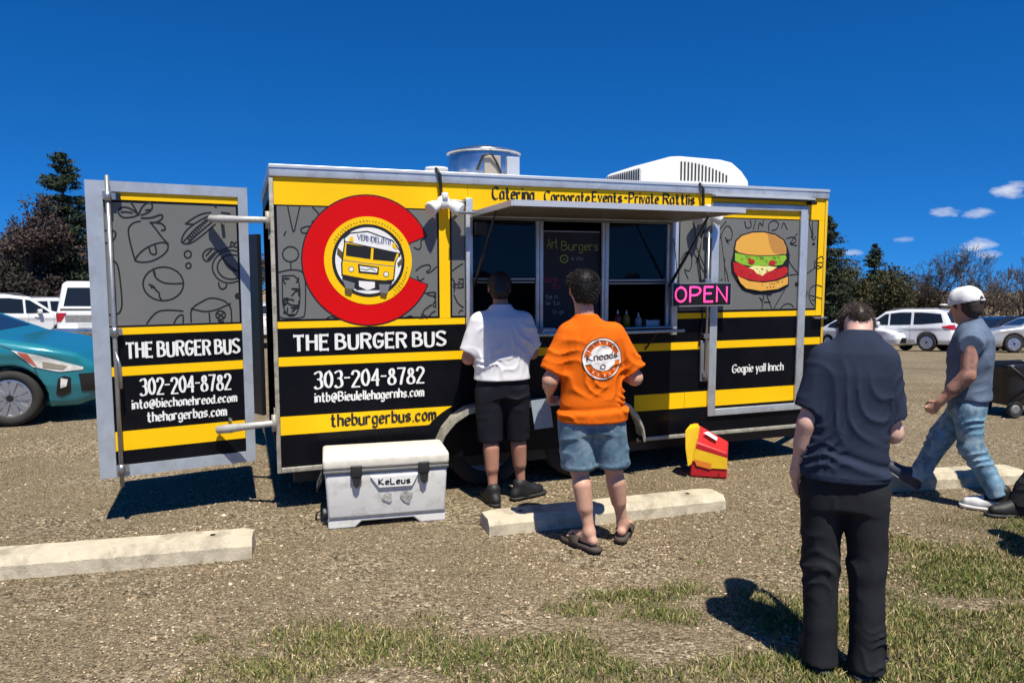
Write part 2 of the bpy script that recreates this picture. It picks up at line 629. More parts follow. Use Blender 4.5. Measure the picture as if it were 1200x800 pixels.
class Field:
    def __init__(s, lo, hi, res):
        s.lo, s.res = np.array(lo, float), float(res)
        s.n = np.maximum(4, np.ceil((np.array(hi) - s.lo) / res).astype(int) + 1)
        s.ax = [s.lo[i] + np.arange(s.n[i]) * res for i in range(3)]
        s.v = np.full(tuple(s.n), 1.0, dtype=np.float32)

    def win(s, lo, hi):
        sl = []
        for i in range(3):
            a = int(max(0, math.floor((lo[i] - s.lo[i]) / s.res)))
            b = int(min(s.n[i], math.ceil((hi[i] - s.lo[i]) / s.res) + 1))
            sl.append(slice(a, max(a, b)))
        sl = tuple(sl)
        X = s.ax[0][sl[0]][:, None, None]
        Y = s.ax[1][sl[1]][None, :, None]
        Z = s.ax[2][sl[2]][None, None, :]
        return sl, X, Y, Z

    def put(s, sl, d, k, mode='add'):
        if s.v[sl].size == 0:
            return
        d = d.astype(np.float32)
        if mode == 'add':
            s.v[sl] = smin(s.v[sl], d, k)
        else:
            s.v[sl] = smax(s.v[sl], -d, k)

    def cone(s, a, b, ra, rb, k=0.02, flat=(1, 1, 1), mode='add', cut0=False, cut1=False):
        """tapered capsule; flat squeezes the section along world axes; cut0/cut1 square off an end"""
        a, b = np.array(a, float), np.array(b, float)
        r = max(ra, rb) * max(flat) + 0.05 + k
        sl, X, Y, Z = s.win(np.minimum(a, b) - r, np.maximum(a, b) + r)
        ab = b - a
        L2 = float(ab @ ab) + 1e-12
        t = ((X - a[0]) * ab[0] + (Y - a[1]) * ab[1] + (Z - a[2]) * ab[2]) / L2
        tc = np.clip(t, 0, 1)
        dx, dy, dz = X - a[0] - tc * ab[0], Y - a[1] - tc * ab[1], Z - a[2] - tc * ab[2]
        d = np.sqrt((dx / flat[0]) ** 2 + (dy / flat[1]) ** 2 + (dz / flat[2]) ** 2) - (ra + (rb - ra) * tc)
        L = math.sqrt(L2)
        if cut1:
            d = np.maximum(d, (t - 1) * L)
        if cut0:
            d = np.maximum(d, -t * L)
        s.put(sl, d, k, mode)
        return s

    def chain(s, pts, rads, k=0.02, **kw):
        for i in range(len(pts) - 1):
            s.cone(pts[i], pts[i + 1], rads[i], rads[i + 1], k, **kw)
        return s

    def ell(s, c, r, k=0.02, rz=0.0, rx=0.0, mode='add'):
        c, r = np.array(c, float), np.array(r, float)
        m = max(r) + 0.05 + k
        sl, X, Y, Z = s.win(c - m, c + m)
        x, y, z = X - c[0], Y - c[1], Z - c[2]
        if rx:
            y, z = y * math.cos(rx) + z * math.sin(rx), -y * math.sin(rx) + z * math.cos(rx)
        if rz:
            x, y = x * math.cos(rz) + y * math.sin(rz), -x * math.sin(rz) + y * math.cos(rz)
        k0 = np.sqrt((x / r[0]) ** 2 + (y / r[1]) ** 2 + (z / r[2]) ** 2)
        k1 = np.sqrt((x / r[0] ** 2) ** 2 + (y / r[1] ** 2) ** 2 + (z / r[2] ** 2) ** 2) + 1e-9
        s.put(sl, k0 * (k0 - 1) / k1, k, mode)
        return s

    def stack(s, secs, k=0.02, mode='add', p=2.3):
        """loft of super-ellipse sections (z, cx, cy, rx, ry)"""
        S = np.array(secs, float)
        S = S[np.argsort(S[:, 0])]
        m = S[:, 3:5].max() + 0.06
        sl, X, Y, Z = s.win((S[:, 1].min() - m, S[:, 2].min() - m, S[0, 0] - 0.05), (S[:, 1].max() + m, S[:, 2].max() + m, S[-1, 0] + 0.05))
        zz = Z.ravel()
        I = [np.interp(zz, S[:, 0], S[:, i])[None, None, :] for i in range(1, 5)]
        q = (np.abs((X - I[0]) / I[2]) ** p + np.abs((Y - I[1]) / I[3]) ** p) ** (1 / p)
        d = (q - 1) * np.minimum(I[2], I[3]) * 0.9
        d = np.maximum(d, np.maximum(S[0, 0] - Z, Z - S[-1, 0]))
        s.put(sl, d, k, mode)
        return s

    def warp(s, fn):
        """add a displacement fn(X, Y, Z) to the field"""
        X, Y, Z = s.ax[0][:, None, None], s.ax[1][None, :, None], s.ax[2][None, None, :]
        near = np.abs(s.v) < 0.2
        d = fn(X, Y, Z)
        s.v = np.where(near, s.v + d, s.v).astype(np.float32)
        return s

    def cutz(s, z0=None, z1=None):
        Z = s.ax[2][None, None, :]
        if z0 is not None:
            s.v = np.maximum(s.v, z0 - Z).astype(np.float32)
        if z1 is not None:
            s.v = np.maximum(s.v, Z - z1).astype(np.float32)
        return s

    def cut(s, p, n):
        """drop everything on the side n points to"""
        n = np.array(n, float)
        n = n / np.linalg.norm(n)
        X, Y, Z = s.ax[0][:, None, None], s.ax[1][None, :, None], s.ax[2][None, None, :]
        s.v = np.maximum(s.v, (X - p[0]) * n[0] + (Y - p[1]) * n[1] + (Z - p[2]) * n[2]).astype(np.float32)
        return s

    def sample(s, P):
        q = (np.asarray(P) - s.lo) / s.res
        q = np.clip(q, 0, s.n - 1.001)
        i = q.astype(int)
        f = q - i
        out = 0
        for a in (0, 1):
            for b in (0, 1):
                for c in (0, 1):
                    w = (f[:, 0] if a else 1 - f[:, 0]) * (f[:, 1] if b else 1 - f[:, 1]) * (f[:, 2] if c else 1 - f[:, 2])
                    out = out + w * s.v[i[:, 0] + a, i[:, 1] + b, i[:, 2] + c]
        return out

    def trace(s, P, d, off=0.003, maxd=3.0):
        """march points P along d onto the surface and lift them by off"""
        P = np.array(P, float)
        d = np.array(d, float)
        d = d / np.linalg.norm(d)
        t = np.zeros(len(P))
        for _ in range(90):
            v = s.sample(P + t[:, None] * d)
            t = np.minimum(t + np.clip(v, -0.03, 0.12) * 0.7, maxd)
        return P + (t - off)[:, None] * d

    def mesh(s):
        v = s.v
        v[0], v[-1], v[:, 0], v[:, -1], v[:, :, 0], v[:, :, -1] = (np.maximum(q, 1e-3) for q in (v[0], v[-1], v[:, 0], v[:, -1], v[:, :, 0], v[:, :, -1]))
        ins = v < 0
        nx, ny, nz = v.shape
        cnt = np.zeros((nx - 1, ny - 1, nz - 1), np.int8)
        for a in (0, 1):
            for b in (0, 1):
                for c in (0, 1):
                    cnt += ins[a:nx - 1 + a, b:ny - 1 + b, c:nz - 1 + c]
        act = np.argwhere((cnt > 0) & (cnt < 8))
        idx = np.full(cnt.shape, -1, np.int64)
        idx[act[:, 0], act[:, 1], act[:, 2]] = np.arange(len(act))
        acc, num = np.zeros((len(act), 3)), np.zeros(len(act))
        for axis in range(3):
            o1, o2 = [q for q in range(3) if q != axis]
            for p in (0, 1):
                for q in (0, 1):
                    A = act.copy()
                    A[:, o1] += p
                    A[:, o2] += q
                    B = A.copy()
                    B[:, axis] += 1
                    va, vb = v[A[:, 0], A[:, 1], A[:, 2]], v[B[:, 0], B[:, 1], B[:, 2]]
                    cr = (va < 0) != (vb < 0)
                    t = np.where(cr, va / np.where(cr, va - vb, 1), 0)
                    pos = A.astype(float)
                    pos[:, axis] += t
                    acc += pos * cr[:, None]
                    num += cr
        V = s.lo + acc / num[:, None] * s.res
        faces = []
        for axis in range(3):
            o1, o2 = [(1, 2), (2, 0), (0, 1)][axis]
            sa = [slice(None)] * 3
            sb = [slice(None)] * 3
            sa[axis], sb[axis] = slice(0, -1), slice(1, None)
            ch = ins[tuple(sa)] != ins[tuple(sb)]
            E = np.argwhere(ch)
            E = E[(E[:, o1] > 0) & (E[:, o2] > 0) & (E[:, o1] < v.shape[o1] - 1) & (E[:, o2] < v.shape[o2] - 1)]
            s0 = ins[E[:, 0], E[:, 1], E[:, 2]]
            q = []
            for d1, d2 in ((1, 1), (0, 1), (0, 0), (1, 0)):
                C = E.copy()
                C[:, o1] -= d1
                C[:, o2] -= d2
                q.append(idx[C[:, 0], C[:, 1], C[:, 2]])
            Q = np.stack(q, 1)
            Q[~s0] = Q[~s0][:, ::-1]
            faces.append(Q)
        return V, np.concatenate(faces)

    def build(s, name, material, parent=None, mats=None, fmat_fn=None):
        V, Fq = s.mesh()
        fm = None
        if fmat_fn is not None:
            fm = fmat_fn(V[Fq].mean(1))
        return mesh_obj(name, V, Fq, material, parent, True, mats, fm)


def patch(field, top, bot, d, nu=10, nv=5, off=0.004, thick=0.0):
    """skin patch between two poly-lines, dropped onto a field along d; closed with a rim when thick > 0"""
    def resample(pl, n):
        pl = np.array(pl, float)
        s = np.concatenate([[0], np.cumsum(np.linalg.norm(np.diff(pl, axis=0), axis=1))])
        u = np.linspace(0, s[-1], n)
        return np.stack([np.interp(u, s, pl[:, i]) for i in range(3)], 1)
    T, B = resample(top, nu), resample(bot, nu)
    G = np.concatenate([T + (B - T) * t for t in np.linspace(0, 1, nv)])
    G = field.trace(G, d, off)
    f = []
    for j in range(nv - 1):
        for i in range(nu - 1):
            f.append((j * nu + i, j * nu + i + 1, (j + 1) * nu + i + 1, (j + 1) * nu + i))
    return G, f

# ------------------------------------------------------------------ ground
GRASS = [(420, 752, .45, .20, 1), (330, 782, .34, .14, .9), (560, 768, .5, .2, .9), (690, 775, .42, .25, 1), (735, 697, .30, .11, 1.1),
         (690, 712, .18, .09, .8), (800, 690, .16, .10, .8), (850, 775, .4, .2, 1), (905, 722, .3, .25, 1), (930, 650, .12, .12, .5), (1110, 740, .6, .5, 1.3),
         (1150, 655, .5, .22, 1), (1075, 640, .26, .2, .9), (1180, 790, .6, .4, 1.3), (1000, 795, .5, .25, 1.2), (232, 750, .07, .04, 1),
         (780, 720, .3, .1, .9), (1260, 700, .9, .7, 1.3), (620, 810, .6, .25, 1), (1250, 620, .6, .3, .9), (300, 812, .4, .15, .8),
         (820, 660, .05, .05, .6), (500, 725, .16, .06, .7)]
BARE = [(785, 757, .25, .13, 1.6), (1165, 704, .34, .05, 1.5), (1130, 712, .14, .03, 1.2), (440, 795, .22, .06, 1.0), (610, 728, .25, .09, .8)]
GR = [(*gnd(a, b)[:2], c, d, e) for a, b, c, d, e in GRASS]
BR = [(*gnd(a, b)[:2], c, d, e) for a, b, c, d, e in BARE]


def fbm(x, y, s, seed=0.0):
    return noise.noise((x * s, y * s, seed)) + 0.5 * noise.noise((x * s * 2.1, y * s * 2.1, seed + 5)) + 0.25 * noise.noise((x * s * 4.3, y * s * 4.3, seed + 9))


def grass_mask(x, y):
    if y > 6.2 or y < 1.6:
        return 0.0
    g = 0.0
    for cx, cy, rx, ry, w in GR:
        g = max(g, w * math.exp(-((x - cx) / rx) ** 2 - ((y - cy) / ry) ** 2))
    for cx, cy, rx, ry, w in BR:
        g -= w * math.exp(-((x - cx) / rx) ** 2 - ((y - cy) / ry) ** 2)
    g += 0.42 * fbm(x, y, 2.2, 3.0) * (1 if g > 0.08 else 0) - 0.12
    return max(0.0, min(1.0, g * 1.35))


def ground_material():
    m = bpy.data.materials.new('gravel_ground')
    m.use_nodes = True
    nt = m.node_tree
    N, L = nt.nodes.new, nt.links.new
    p = nt.nodes['Principled BSDF']
    p.inputs['Roughness'].default_value = 0.95
    p.inputs['Specular IOR Level'].default_value = 0.15
    tc = N('ShaderNodeTexCoord')

    def ramp(sock, stops):
        r = N('ShaderNodeValToRGB')
        el = r.color_ramp.elements
        el[0].position, el[0].color = stops[0][0], (*stops[0][1], 1)
        el[1].position, el[1].color = stops[-1][0], (*stops[-1][1], 1)
        for pos, c in stops[1:-1]:
            e = el.new(pos)
            e.color = (*c, 1)
        L(sock, r.inputs[0])
        return r.outputs[0]

    def mixc(f, a, b, mode='MIX'):
        x = N('ShaderNodeMix')
        x.data_type = 'RGBA'
        x.blend_type = mode
        for s, q in ((x.inputs[0], f), (x.inputs[6], a), (x.inputs[7], b)):
            if isinstance(q, (int, float)):
                s.default_value = q
            elif isinstance(q, tuple):
                s.default_value = (*q, 1)
            else:
                L(q, s)
        return x.outputs[2]
    vo = N('ShaderNodeTexVoronoi')
    vo.inputs['Scale'].default_value = 62
    L(tc.outputs['Object'], vo.inputs['Vector'])
    sepc = N('ShaderNodeSeparateColor')
    L(vo.outputs['Color'], sepc.inputs[0])
    stones = ramp(sepc.outputs[0], [(0, (.055, .043, .03)), (.3, (.18, .145, .10)), (.6, (.30, .25, .18)), (.84, (.42, .36, .275)), (1, (.62, .56, .46))])
    vo2 = N('ShaderNodeTexVoronoi')
    vo2.inputs['Scale'].default_value = 150
    L(tc.outputs['Object'], vo2.inputs['Vector'])
    sep2 = N('ShaderNodeSeparateColor')
    L(vo2.outputs['Color'], sep2.inputs[0])
    fines = ramp(sep2.outputs[1], [(0, (.08, .062, .042)), (.5, (.225, .182, .125)), (1, (.42, .36, .26))])
    nl = N('ShaderNodeTexNoise')
    nl.inputs['Scale'].default_value = 1.3
    nl.inputs['Detail'].default_value = 6
    nl.inputs['Roughness'].default_value = 0.65
    L(tc.outputs['Object'], nl.inputs['Vector'])
    k = ramp(nl.outputs[0], [(.42, (0, 0, 0)), (.6, (1, 1, 1))])
    col = mixc(k, fines, stones)
    n3 = N('ShaderNodeTexNoise')
    n3.inputs['Scale'].default_value = 0.35
    n3.inputs['Detail'].default_value = 5
    L(tc.outputs['Object'], n3.inputs['Vector'])
    tone = ramp(n3.outputs[0], [(.3, (.84, .80, .70)), (.7, (1.17, 1.12, .98))])
    col = mixc(1.0, col, tone, 'MULTIPLY')
    at = N('ShaderNodeAttribute')
    at.attribute_name = 'Col'
    col = mixc(at.outputs['Fac'], col, (.125, .105, .055))
    L(col, p.inputs['Base Color'])
    # relief
    mr = N('ShaderNodeMapRange')
    mr.inputs[1].default_value, mr.inputs[2].default_value, mr.inputs[3].default_value, mr.inputs[4].default_value = 0, .8, 1, 0
    L(vo.outputs['Distance'], mr.inputs[0])
    nf = N('ShaderNodeTexNoise')
    nf.inputs['Scale'].default_value = 220
    nf.inputs['Detail'].default_value = 3
    L(tc.outputs['Object'], nf.inputs['Vector'])
    ad = N('ShaderNodeMath')
    ad.operation = 'MULTIPLY_ADD'
    L(nf.outputs[0], ad.inputs[0])
    ad.inputs[1].default_value = 0.6
    L(mr.outputs[0], ad.inputs[2])
    bp = N('ShaderNodeBump')
    bp.inputs['Strength'].default_value = 1.0
    bp.inputs['Distance'].default_value = 0.016
    L(ad.outputs[0], bp.inputs['Height'])
    L(bp.outputs[0], p.inputs['Normal'])
    return m


def build_ground():
    xs = np.unique(np.concatenate([np.linspace(-400, -12, 40), np.linspace(-12, -3.6, 30), np.linspace(-3.6, 5, 110), np.linspace(5, 14, 30), np.linspace(14, 400, 40)]))
    ys = np.unique(np.concatenate([np.linspace(-60, 1.6, 12), np.linspace(1.6, 6.2, 70), np.linspace(6.2, 20, 50), np.linspace(20, 90, 60), np.linspace(90, 700, 30)]))
    nx, ny = len(xs), len(ys)
    V = np.zeros((ny, nx, 3))
    V[:, :, 0], V[:, :, 1] = xs[None, :], ys[:, None]
    C = np.zeros((ny, nx))
    for j, y in enumerate(ys):
        for i, x in enumerate(xs):
            n = (noise.noise((x * .9, y * .9, 1)) * 0.010 + noise.noise((x * 3.1, y * 3.1, 2)) * 0.004) if abs(x) < 14 and y < 20 else 0
            V[j, i, 2] = ground_z(x, y) + n - 0.010
            C[j, i] = grass_mask(x, y) * 0.55 if -4 < x < 6 else 0
    f = [(j * nx + i, j * nx + i + 1, (j + 1) * nx + i + 1, (j + 1) * nx + i) for j in range(ny - 1) for i in range(nx - 1)]
    o = mesh_obj('ground', V.reshape(-1, 3), f, ground_material(), smooth=True)
    point_colors(o, np.repeat(C.reshape(-1, 1), 3, 1))
    tag(o, 'tan gravel lot falling gently away behind the trailer', kind='structure')


def build_pebbles():
    n = 180000
    d = 2.2 * (15.0 / 2.2) ** rng.random(n)                       # closer pebbles are told apart, farther ones are not
    a = rng.uniform(-0.78, 0.78, n)
    x, y = d * np.sin(a), d * np.cos(a)
    pat = np.array([fbm(p, q, .75, 8.0) for p, q in zip(x, y)])
    keep = (y > 2.2) & (rng.random(n) < 0.62 + 0.8 * pat)
    x, y, pat = x[keep], y[keep], pat[keep]
    n = len(x)
    s = 0.0049 * np.exp(rng.normal(0, .33, n)) * (1 + 0.5 * np.clip(pat, 0, 1))
    s = np.where(rng.random(n) < .004, s * 1.9, s)
    base = np.array([[1, 0, 0], [-.5, .87, 0], [-.5, -.87, 0], [.2, .3, .75], [-.15, -.2, -.8]])
    base = np.array([[1, 0, 0], [0, 1, 0], [-1, 0, 0], [0, -1, 0], [.15, .1, .72], [0, 0, -.5]])
    tri = np.array([[0, 1, 4], [1, 2, 4], [2, 3, 4], [3, 0, 4], [1, 0, 5], [2, 1, 5], [3, 2, 5], [0, 3, 5]])
    ang = rng.uniform(0, 6.28, n)
    sx, sy, sz = s * rng.uniform(.8, 1.7, n), s * rng.uniform(.7, 1.2, n), s * rng.uniform(.6, 1.1, n)
    jit = rng.uniform(.65, 1.25, (n, 6, 1))
    B = base[None] * jit
    px, py, pz = B[:, :, 0] * sx[:, None], B[:, :, 1] * sy[:, None], B[:, :, 2] * sz[:, None]
    tilt = rng.normal(0, .35, n)
    py, pz = py * np.cos(tilt)[:, None] - pz * np.sin(tilt)[:, None], py * np.sin(tilt)[:, None] + pz * np.cos(tilt)[:, None]
    X = px * np.cos(ang)[:, None] - py * np.sin(ang)[:, None] + x[:, None]
    Y = px * np.sin(ang)[:, None] + py * np.cos(ang)[:, None] + y[:, None]
    gz = np.array([ground_z(p, q) + noise.noise((p * .9, q * .9, 1)) * 0.010 + noise.noise((p * 3.1, q * 3.1, 2)) * 0.004 - 0.010 for p, q in zip(x, y)])
    Z = pz + (gz + sz * .25)[:, None]
    V = np.stack([X, Y, Z], -1).reshape(-1, 3)
    F_ = (tri[None] + (np.arange(n) * 6)[:, None, None]).reshape(-1, 3)
    o = mesh_obj('gravel', V, F_, mat('pebble', (.3, .25, .2), .9, attr='Col', spec=.2, var=.2, vscale=90))
    tones = np.array([(.24, .19, .13), (.36, .295, .205), (.15, .115, .075), (.48, .41, .31), (.28, .215, .15), (.64, .57, .46), (.085, .066, .046), (.31, .25, .165)])
    c = tones[rng.choice(len(tones), n, p=[.19, .18, .16, .13, .11, .05, .10, .08])] * rng.uniform(.75, 1.2, (n, 1)) * np.array([1.06, .975, .88])
    point_colors(o, np.repeat(c, 6, 0))
    tag(o, 'loose tan and grey pebbles over the gravel lot', 'gravel', kind='stuff')


def build_grass():
    P = []
    n = 360000
    X = rng.uniform(-2.2, 4.2, n)
    Y = rng.uniform(2.2, 6.2, n)
    cache = {}
    keep = []
    u = rng.random(n)
    for i in range(n):
        k = (int(X[i] * 28), int(Y[i] * 28))
        g = cache.get(k)
        if g is None:
            g = cache[k] = grass_mask(X[i], Y[i])
        keep.append(u[i] < g * (.35 + .75 * g))
    keep = np.array(keep)
    x, y = X[keep], Y[keep]
    n = len(x)
    clump = np.array([noise.noise((a * 9, b * 9, 4)) for a, b in zip(x, y)])
    h = (0.013 + 0.020 * rng.random(n)) * (1 + 0.8 * clump)
    a = rng.uniform(0, 6.28, n)
    lean = rng.normal(0, .7, n)
    w = rng.uniform(.0018, .0036, n)
    b = rng.uniform(0, 6.28, n)
    c0 = np.stack([x, y, np.full(n, -.012)], 1)
    side = np.stack([np.cos(a) * w, np.sin(a) * w, np.zeros(n)], 1)
    dirv = np.stack([np.cos(b) * lean * h, np.sin(b) * lean * h, h], 1)
    mid = c0 + dirv * .55
    mid[:, 2] += h * .12
    tip = c0 + dirv * np.array([1.15, 1.15, .9])
    tip[:, 2] += .006
    V = np.stack([c0 - side, c0 + side, mid + side * .8, mid - side * .8, tip], 1).reshape(-1, 3)
    i5 = (np.arange(n) * 5)[:, None]
    F_ = np.concatenate([i5 + np.array([[0, 1, 2]]), i5 + np.array([[0, 2, 3]]), i5 + np.array([[3, 2, 4]])])
    o = mesh_obj('grass', V, F_, mat('grass_blade', (.1, .15, .04), .75, attr='Col', spec=.25))
    pal = np.array([(.105, .155, .030), (.145, .19, .042), (.20, .21, .065), (.34, .30, .13), (.065, .105, .020), (.46, .41, .22)])
    dry = np.clip(.5 + .8 * np.array([noise.noise((p * 1.6, q * 1.6, 12)) for p, q in zip(x, y)]) + rng.normal(0, .2, n), 0, 1)
    pr = np.stack([.30 - .22 * dry, .26 - .1 * dry, .14 + .04 * dry, .06 + .22 * dry, .2 - .16 * dry, .04 + .22 * dry], 1)
    cum = np.cumsum(pr / pr.sum(1, keepdims=True), 1)
    pick = (rng.random((n, 1)) > cum).sum(1).clip(0, 5)
    point_colors(o, np.repeat(pal[pick] * rng.uniform(.8, 1.2, (n, 1)) * np.array([1.06, .97, 1.0]), 5, 0))
    tag(o, 'short patchy yellow green grass in the foreground', 'grass', kind='stuff')


build_ground()
build_pebbles()
build_grass()


# ------------------------------------------------------------------ concrete wheel stops
def wheel_stop(x, y, L, rz, W, Hh, label, chip):
    poly = [(-W / 2, -.03), (W / 2, -.03), (W / 2 - .008, Hh * .62), (W / 2 - .05, Hh), (-W / 2 + .045, Hh), (-W / 2 + .008, Hh * .6)]
    n = 26
    v, f = [], []
    for i in range(n + 1):
        t = i / n
        e = 1 - 0.10 * (max(0, 1 - min(t, 1 - t) * n / 1.2)) ** 1.5
        for j, (a, b) in enumerate(poly):
            k = noise.noise((i * .9 + chip, j * 2.3, chip)) * .005
            v.append(((t - .5) * L + (noise.noise((j * 3., chip, 1)) * .012 if i in (0, n) else 0), a * e + k, (b * (e if b > 0 else 1)) + k * .7))
    m = len(poly)
    for i in range(n):
        for j in range(m):
            f.append((i * m + j, i * m + (j + 1) % m, (i + 1) * m + (j + 1) % m, (i + 1) * m + j))
    f += [tuple(range(m))[::-1], tuple(n * m + j for j in range(m))]
    con = mat('concrete_block', (.52, .46, .34), .92, var=.13, vscale=9, bump=.35, bscale=95, dirt=(.22, .185, .135), dirt_amt=.75, dscale=5, spec=.2)
    o = mesh_obj('wheel_stop', v, f, con)
    o.location = (x, y, ground_z(x, y))
    o.rotation_euler = (0, 0, rz)
    tag(o, label, 'wheel stop', 'concrete wheel stops in front of the trailer')
    for s in (-.36, .36):
        MB().lathe([(.001, Hh + .0015), (.017, Hh + .0015)], (s * L, .0, 0), n=10).build('anchor_hole', mat('hole_dark', (.05, .04, .03), .9), o)


a, b = gnd(-60, 684), gnd(275, 655)
c = (a + b) / 2
wheel_stop(c[0] - .03, c[1] + .14, 1.45 + .25, math.atan2(b[1] - a[1], b[0] - a[0]), .27, .115, 'cream concrete wheel stop in front of the open trailer door', 1.3)
a, b = gnd(580, 627), gnd(848, 597)
c = (a + b) / 2
wheel_stop(c[0] - .04, c[1] + .14, 1.82, math.atan2(b[1] - a[1], b[0] - a[0]), .27, .10, "cream concrete wheel stop beside the orange shirted man's feet", 4.1)
a, b = gnd(985, 578), gnd(1190, 566)
c = (a + b) / 2
wheel_stop(c[0], c[1] + .14, 1.8, math.atan2(b[1] - a[1], b[0] - a[0]), .27, .10, 'cream concrete wheel stop under the man in blue jeans', 7.7)


# ------------------------------------------------------------------ trees
def tubes(segs, n=4):
    S = np.array(segs, float)                                       # p0(3) p1(3) r0 r1
    p0, p1 = S[:, 0:3], S[:, 3:6]
    d = p1 - p0
    d /= np.linalg.norm(d, axis=1, keepdims=True) + 1e-9
    up = np.where(np.abs(d[:, 2:3]) > .9, np.array([[1., 0, 0]]), np.array([[0, 0, 1.]]))
    a = np.cross(d, up)
    a /= np.linalg.norm(a, axis=1, keepdims=True)
    b = np.cross(a, d)
    V = []
    for p, r in ((p0, S[:, 6]), (p1, S[:, 7])):
        for k in range(n):
            t = 2 * math.pi * k / n
            V.append(p + (a * math.cos(t) + b * math.sin(t)) * r[:, None])
    V = np.stack(V, 1).reshape(-1, 3)
    i0 = (np.arange(len(S)) * 2 * n)[:, None]
    F_ = np.concatenate([i0 + np.array([[k, (k + 1) % n, n + (k + 1) % n, n + k]]) for k in range(n)])
    return V, F_


def leaf_quads(P, size, rs, aspect=1.6, flat=0.0):
    n = len(P)
    a = rs.normal(size=(n, 3))
    a /= np.linalg.norm(a, axis=1, keepdims=True)
    b = np.cross(a, rs.normal(size=(n, 3)))
    if flat:
        b[:, 2] *= 1 - flat
    b /= np.linalg.norm(b, axis=1, keepdims=True)
    s = size * rs.uniform(.6, 1.4, (n, 1))
    V = np.stack([P - a * s, P + b * s / aspect, P + a * s, P - b * s / aspect], 1).reshape(-1, 3)
    F_ = (np.arange(n) * 4)[:, None] + np.array([[0, 1, 2, 3]])
    return V, F_


def grow(rnd, p, d, length, r, level, maxl, segs, tips, spread, up):
    n = 3 if level < 3 else 2
    for i in range(n):
        d = (d + Vector((rnd.gauss(0, .13), rnd.gauss(0, .13), rnd.gauss(0, .10) + up * .06))).normalized()
        q = p + d * length / n
        r2 = r * (1 - .22 / n * (1 + i * .3))
        segs.append((*p, *q, r, r2, level))
        p, r = q, r2
        if level >= 2 and level < maxl and rnd.random() < .55:
            s = (d + Vector((rnd.gauss(0, 1), rnd.gauss(0, 1), rnd.gauss(0, .5))).normalized() * spread * 1.3).normalized()
            grow(rnd, p, s, length * rnd.uniform(.45, .7), r * .5, level + 1, maxl, segs, tips, spread, up)
    if level >= maxl:
        tips.append(tuple(p))
        return
    for k in range(2 if level > 1 else 3):
        s = (d + Vector((rnd.gauss(0, 1), rnd.gauss(0, 1), rnd.gauss(0, .45) + up * .3)).normalized() * spread).normalized()
        grow(rnd, p, s, length * rnd.uniform(.66, .88), r * rnd.uniform(.55, .72), level + 1, maxl, segs, tips, spread, up)


def bare_tree(px, top_py, depth, wpx, label, seed, maxl=6, leaf=None, leaves=0, twig=(.075, .062, .055), bark=(.055, .045, .038), up=.5, spread=.75, group='bare trees beyond the lot'):
    rnd = random.Random(seed)
    rs = np.random.default_rng(seed)
    top = at_depth(px, top_py, depth)
    gz = ground_z(top[0], depth)
    Ht = top[2] - gz
    t = empty('bare_tree', (top[0], depth, gz), rnd.uniform(0, 6), label, 'tree', group)
    segs, tips = [], []
    p, r = Vector((0, 0, -.3)), .033 * Ht
    grow(rnd, p, Vector((rnd.gauss(0, .05), rnd.gauss(0, .05), 1)), Ht * .26, r, 0, maxl, segs, tips, spread, up)
    S = np.array(segs)
    zs = S[:, 5].max()
    S[:, [2, 5]] *= Ht / zs
    wx = np.percentile(np.abs(S[:, [0, 1]]), 98)
    want = wpx / 2 * depth / CAM_F
    S[:, [0, 1, 3, 4]] *= want / max(wx, .1)
    big = S[S[:, 8] <= 2]
    thin = S[S[:, 8] > 2]
    thin[:, 6:8] = np.maximum(thin[:, 6:8], .013)
    V, F_ = tubes(big[:, :8], 6)
    mesh_obj('trunk', V, F_, mat('bark_%d' % int(bark[0] * 1000), bark, .9, var=.3, vscale=8), t, True)
    V, F_ = tubes(thin[:, :8], 3)
    fm = np.zeros(len(F_), int)
    mats = [mat('twig_%d' % int(twig[0] * 1000), twig, .9, var=.35, vscale=3)]
    if leaves:
        tp = thin[rs.integers(0, len(thin), leaves), 3:6] + rs.normal(0, .16, (leaves, 3))
        V2, F2 = leaf_quads(tp, .085, rs)
        F2 = F2 + len(V)
        V = np.concatenate([V, V2])
        fm = np.concatenate([fm, np.ones(len(F2), int)])
        F_ = F_.tolist() + F2.tolist()
        mats.append(mat('dead_leaf_%d_%d' % (int(leaf[0] * 1000), int(leaf[1] * 1000)), leaf, .85, var=.5, vscale=2.2))
    mesh_obj('crown', V, F_, None, t, False, mats, fm)
    return t


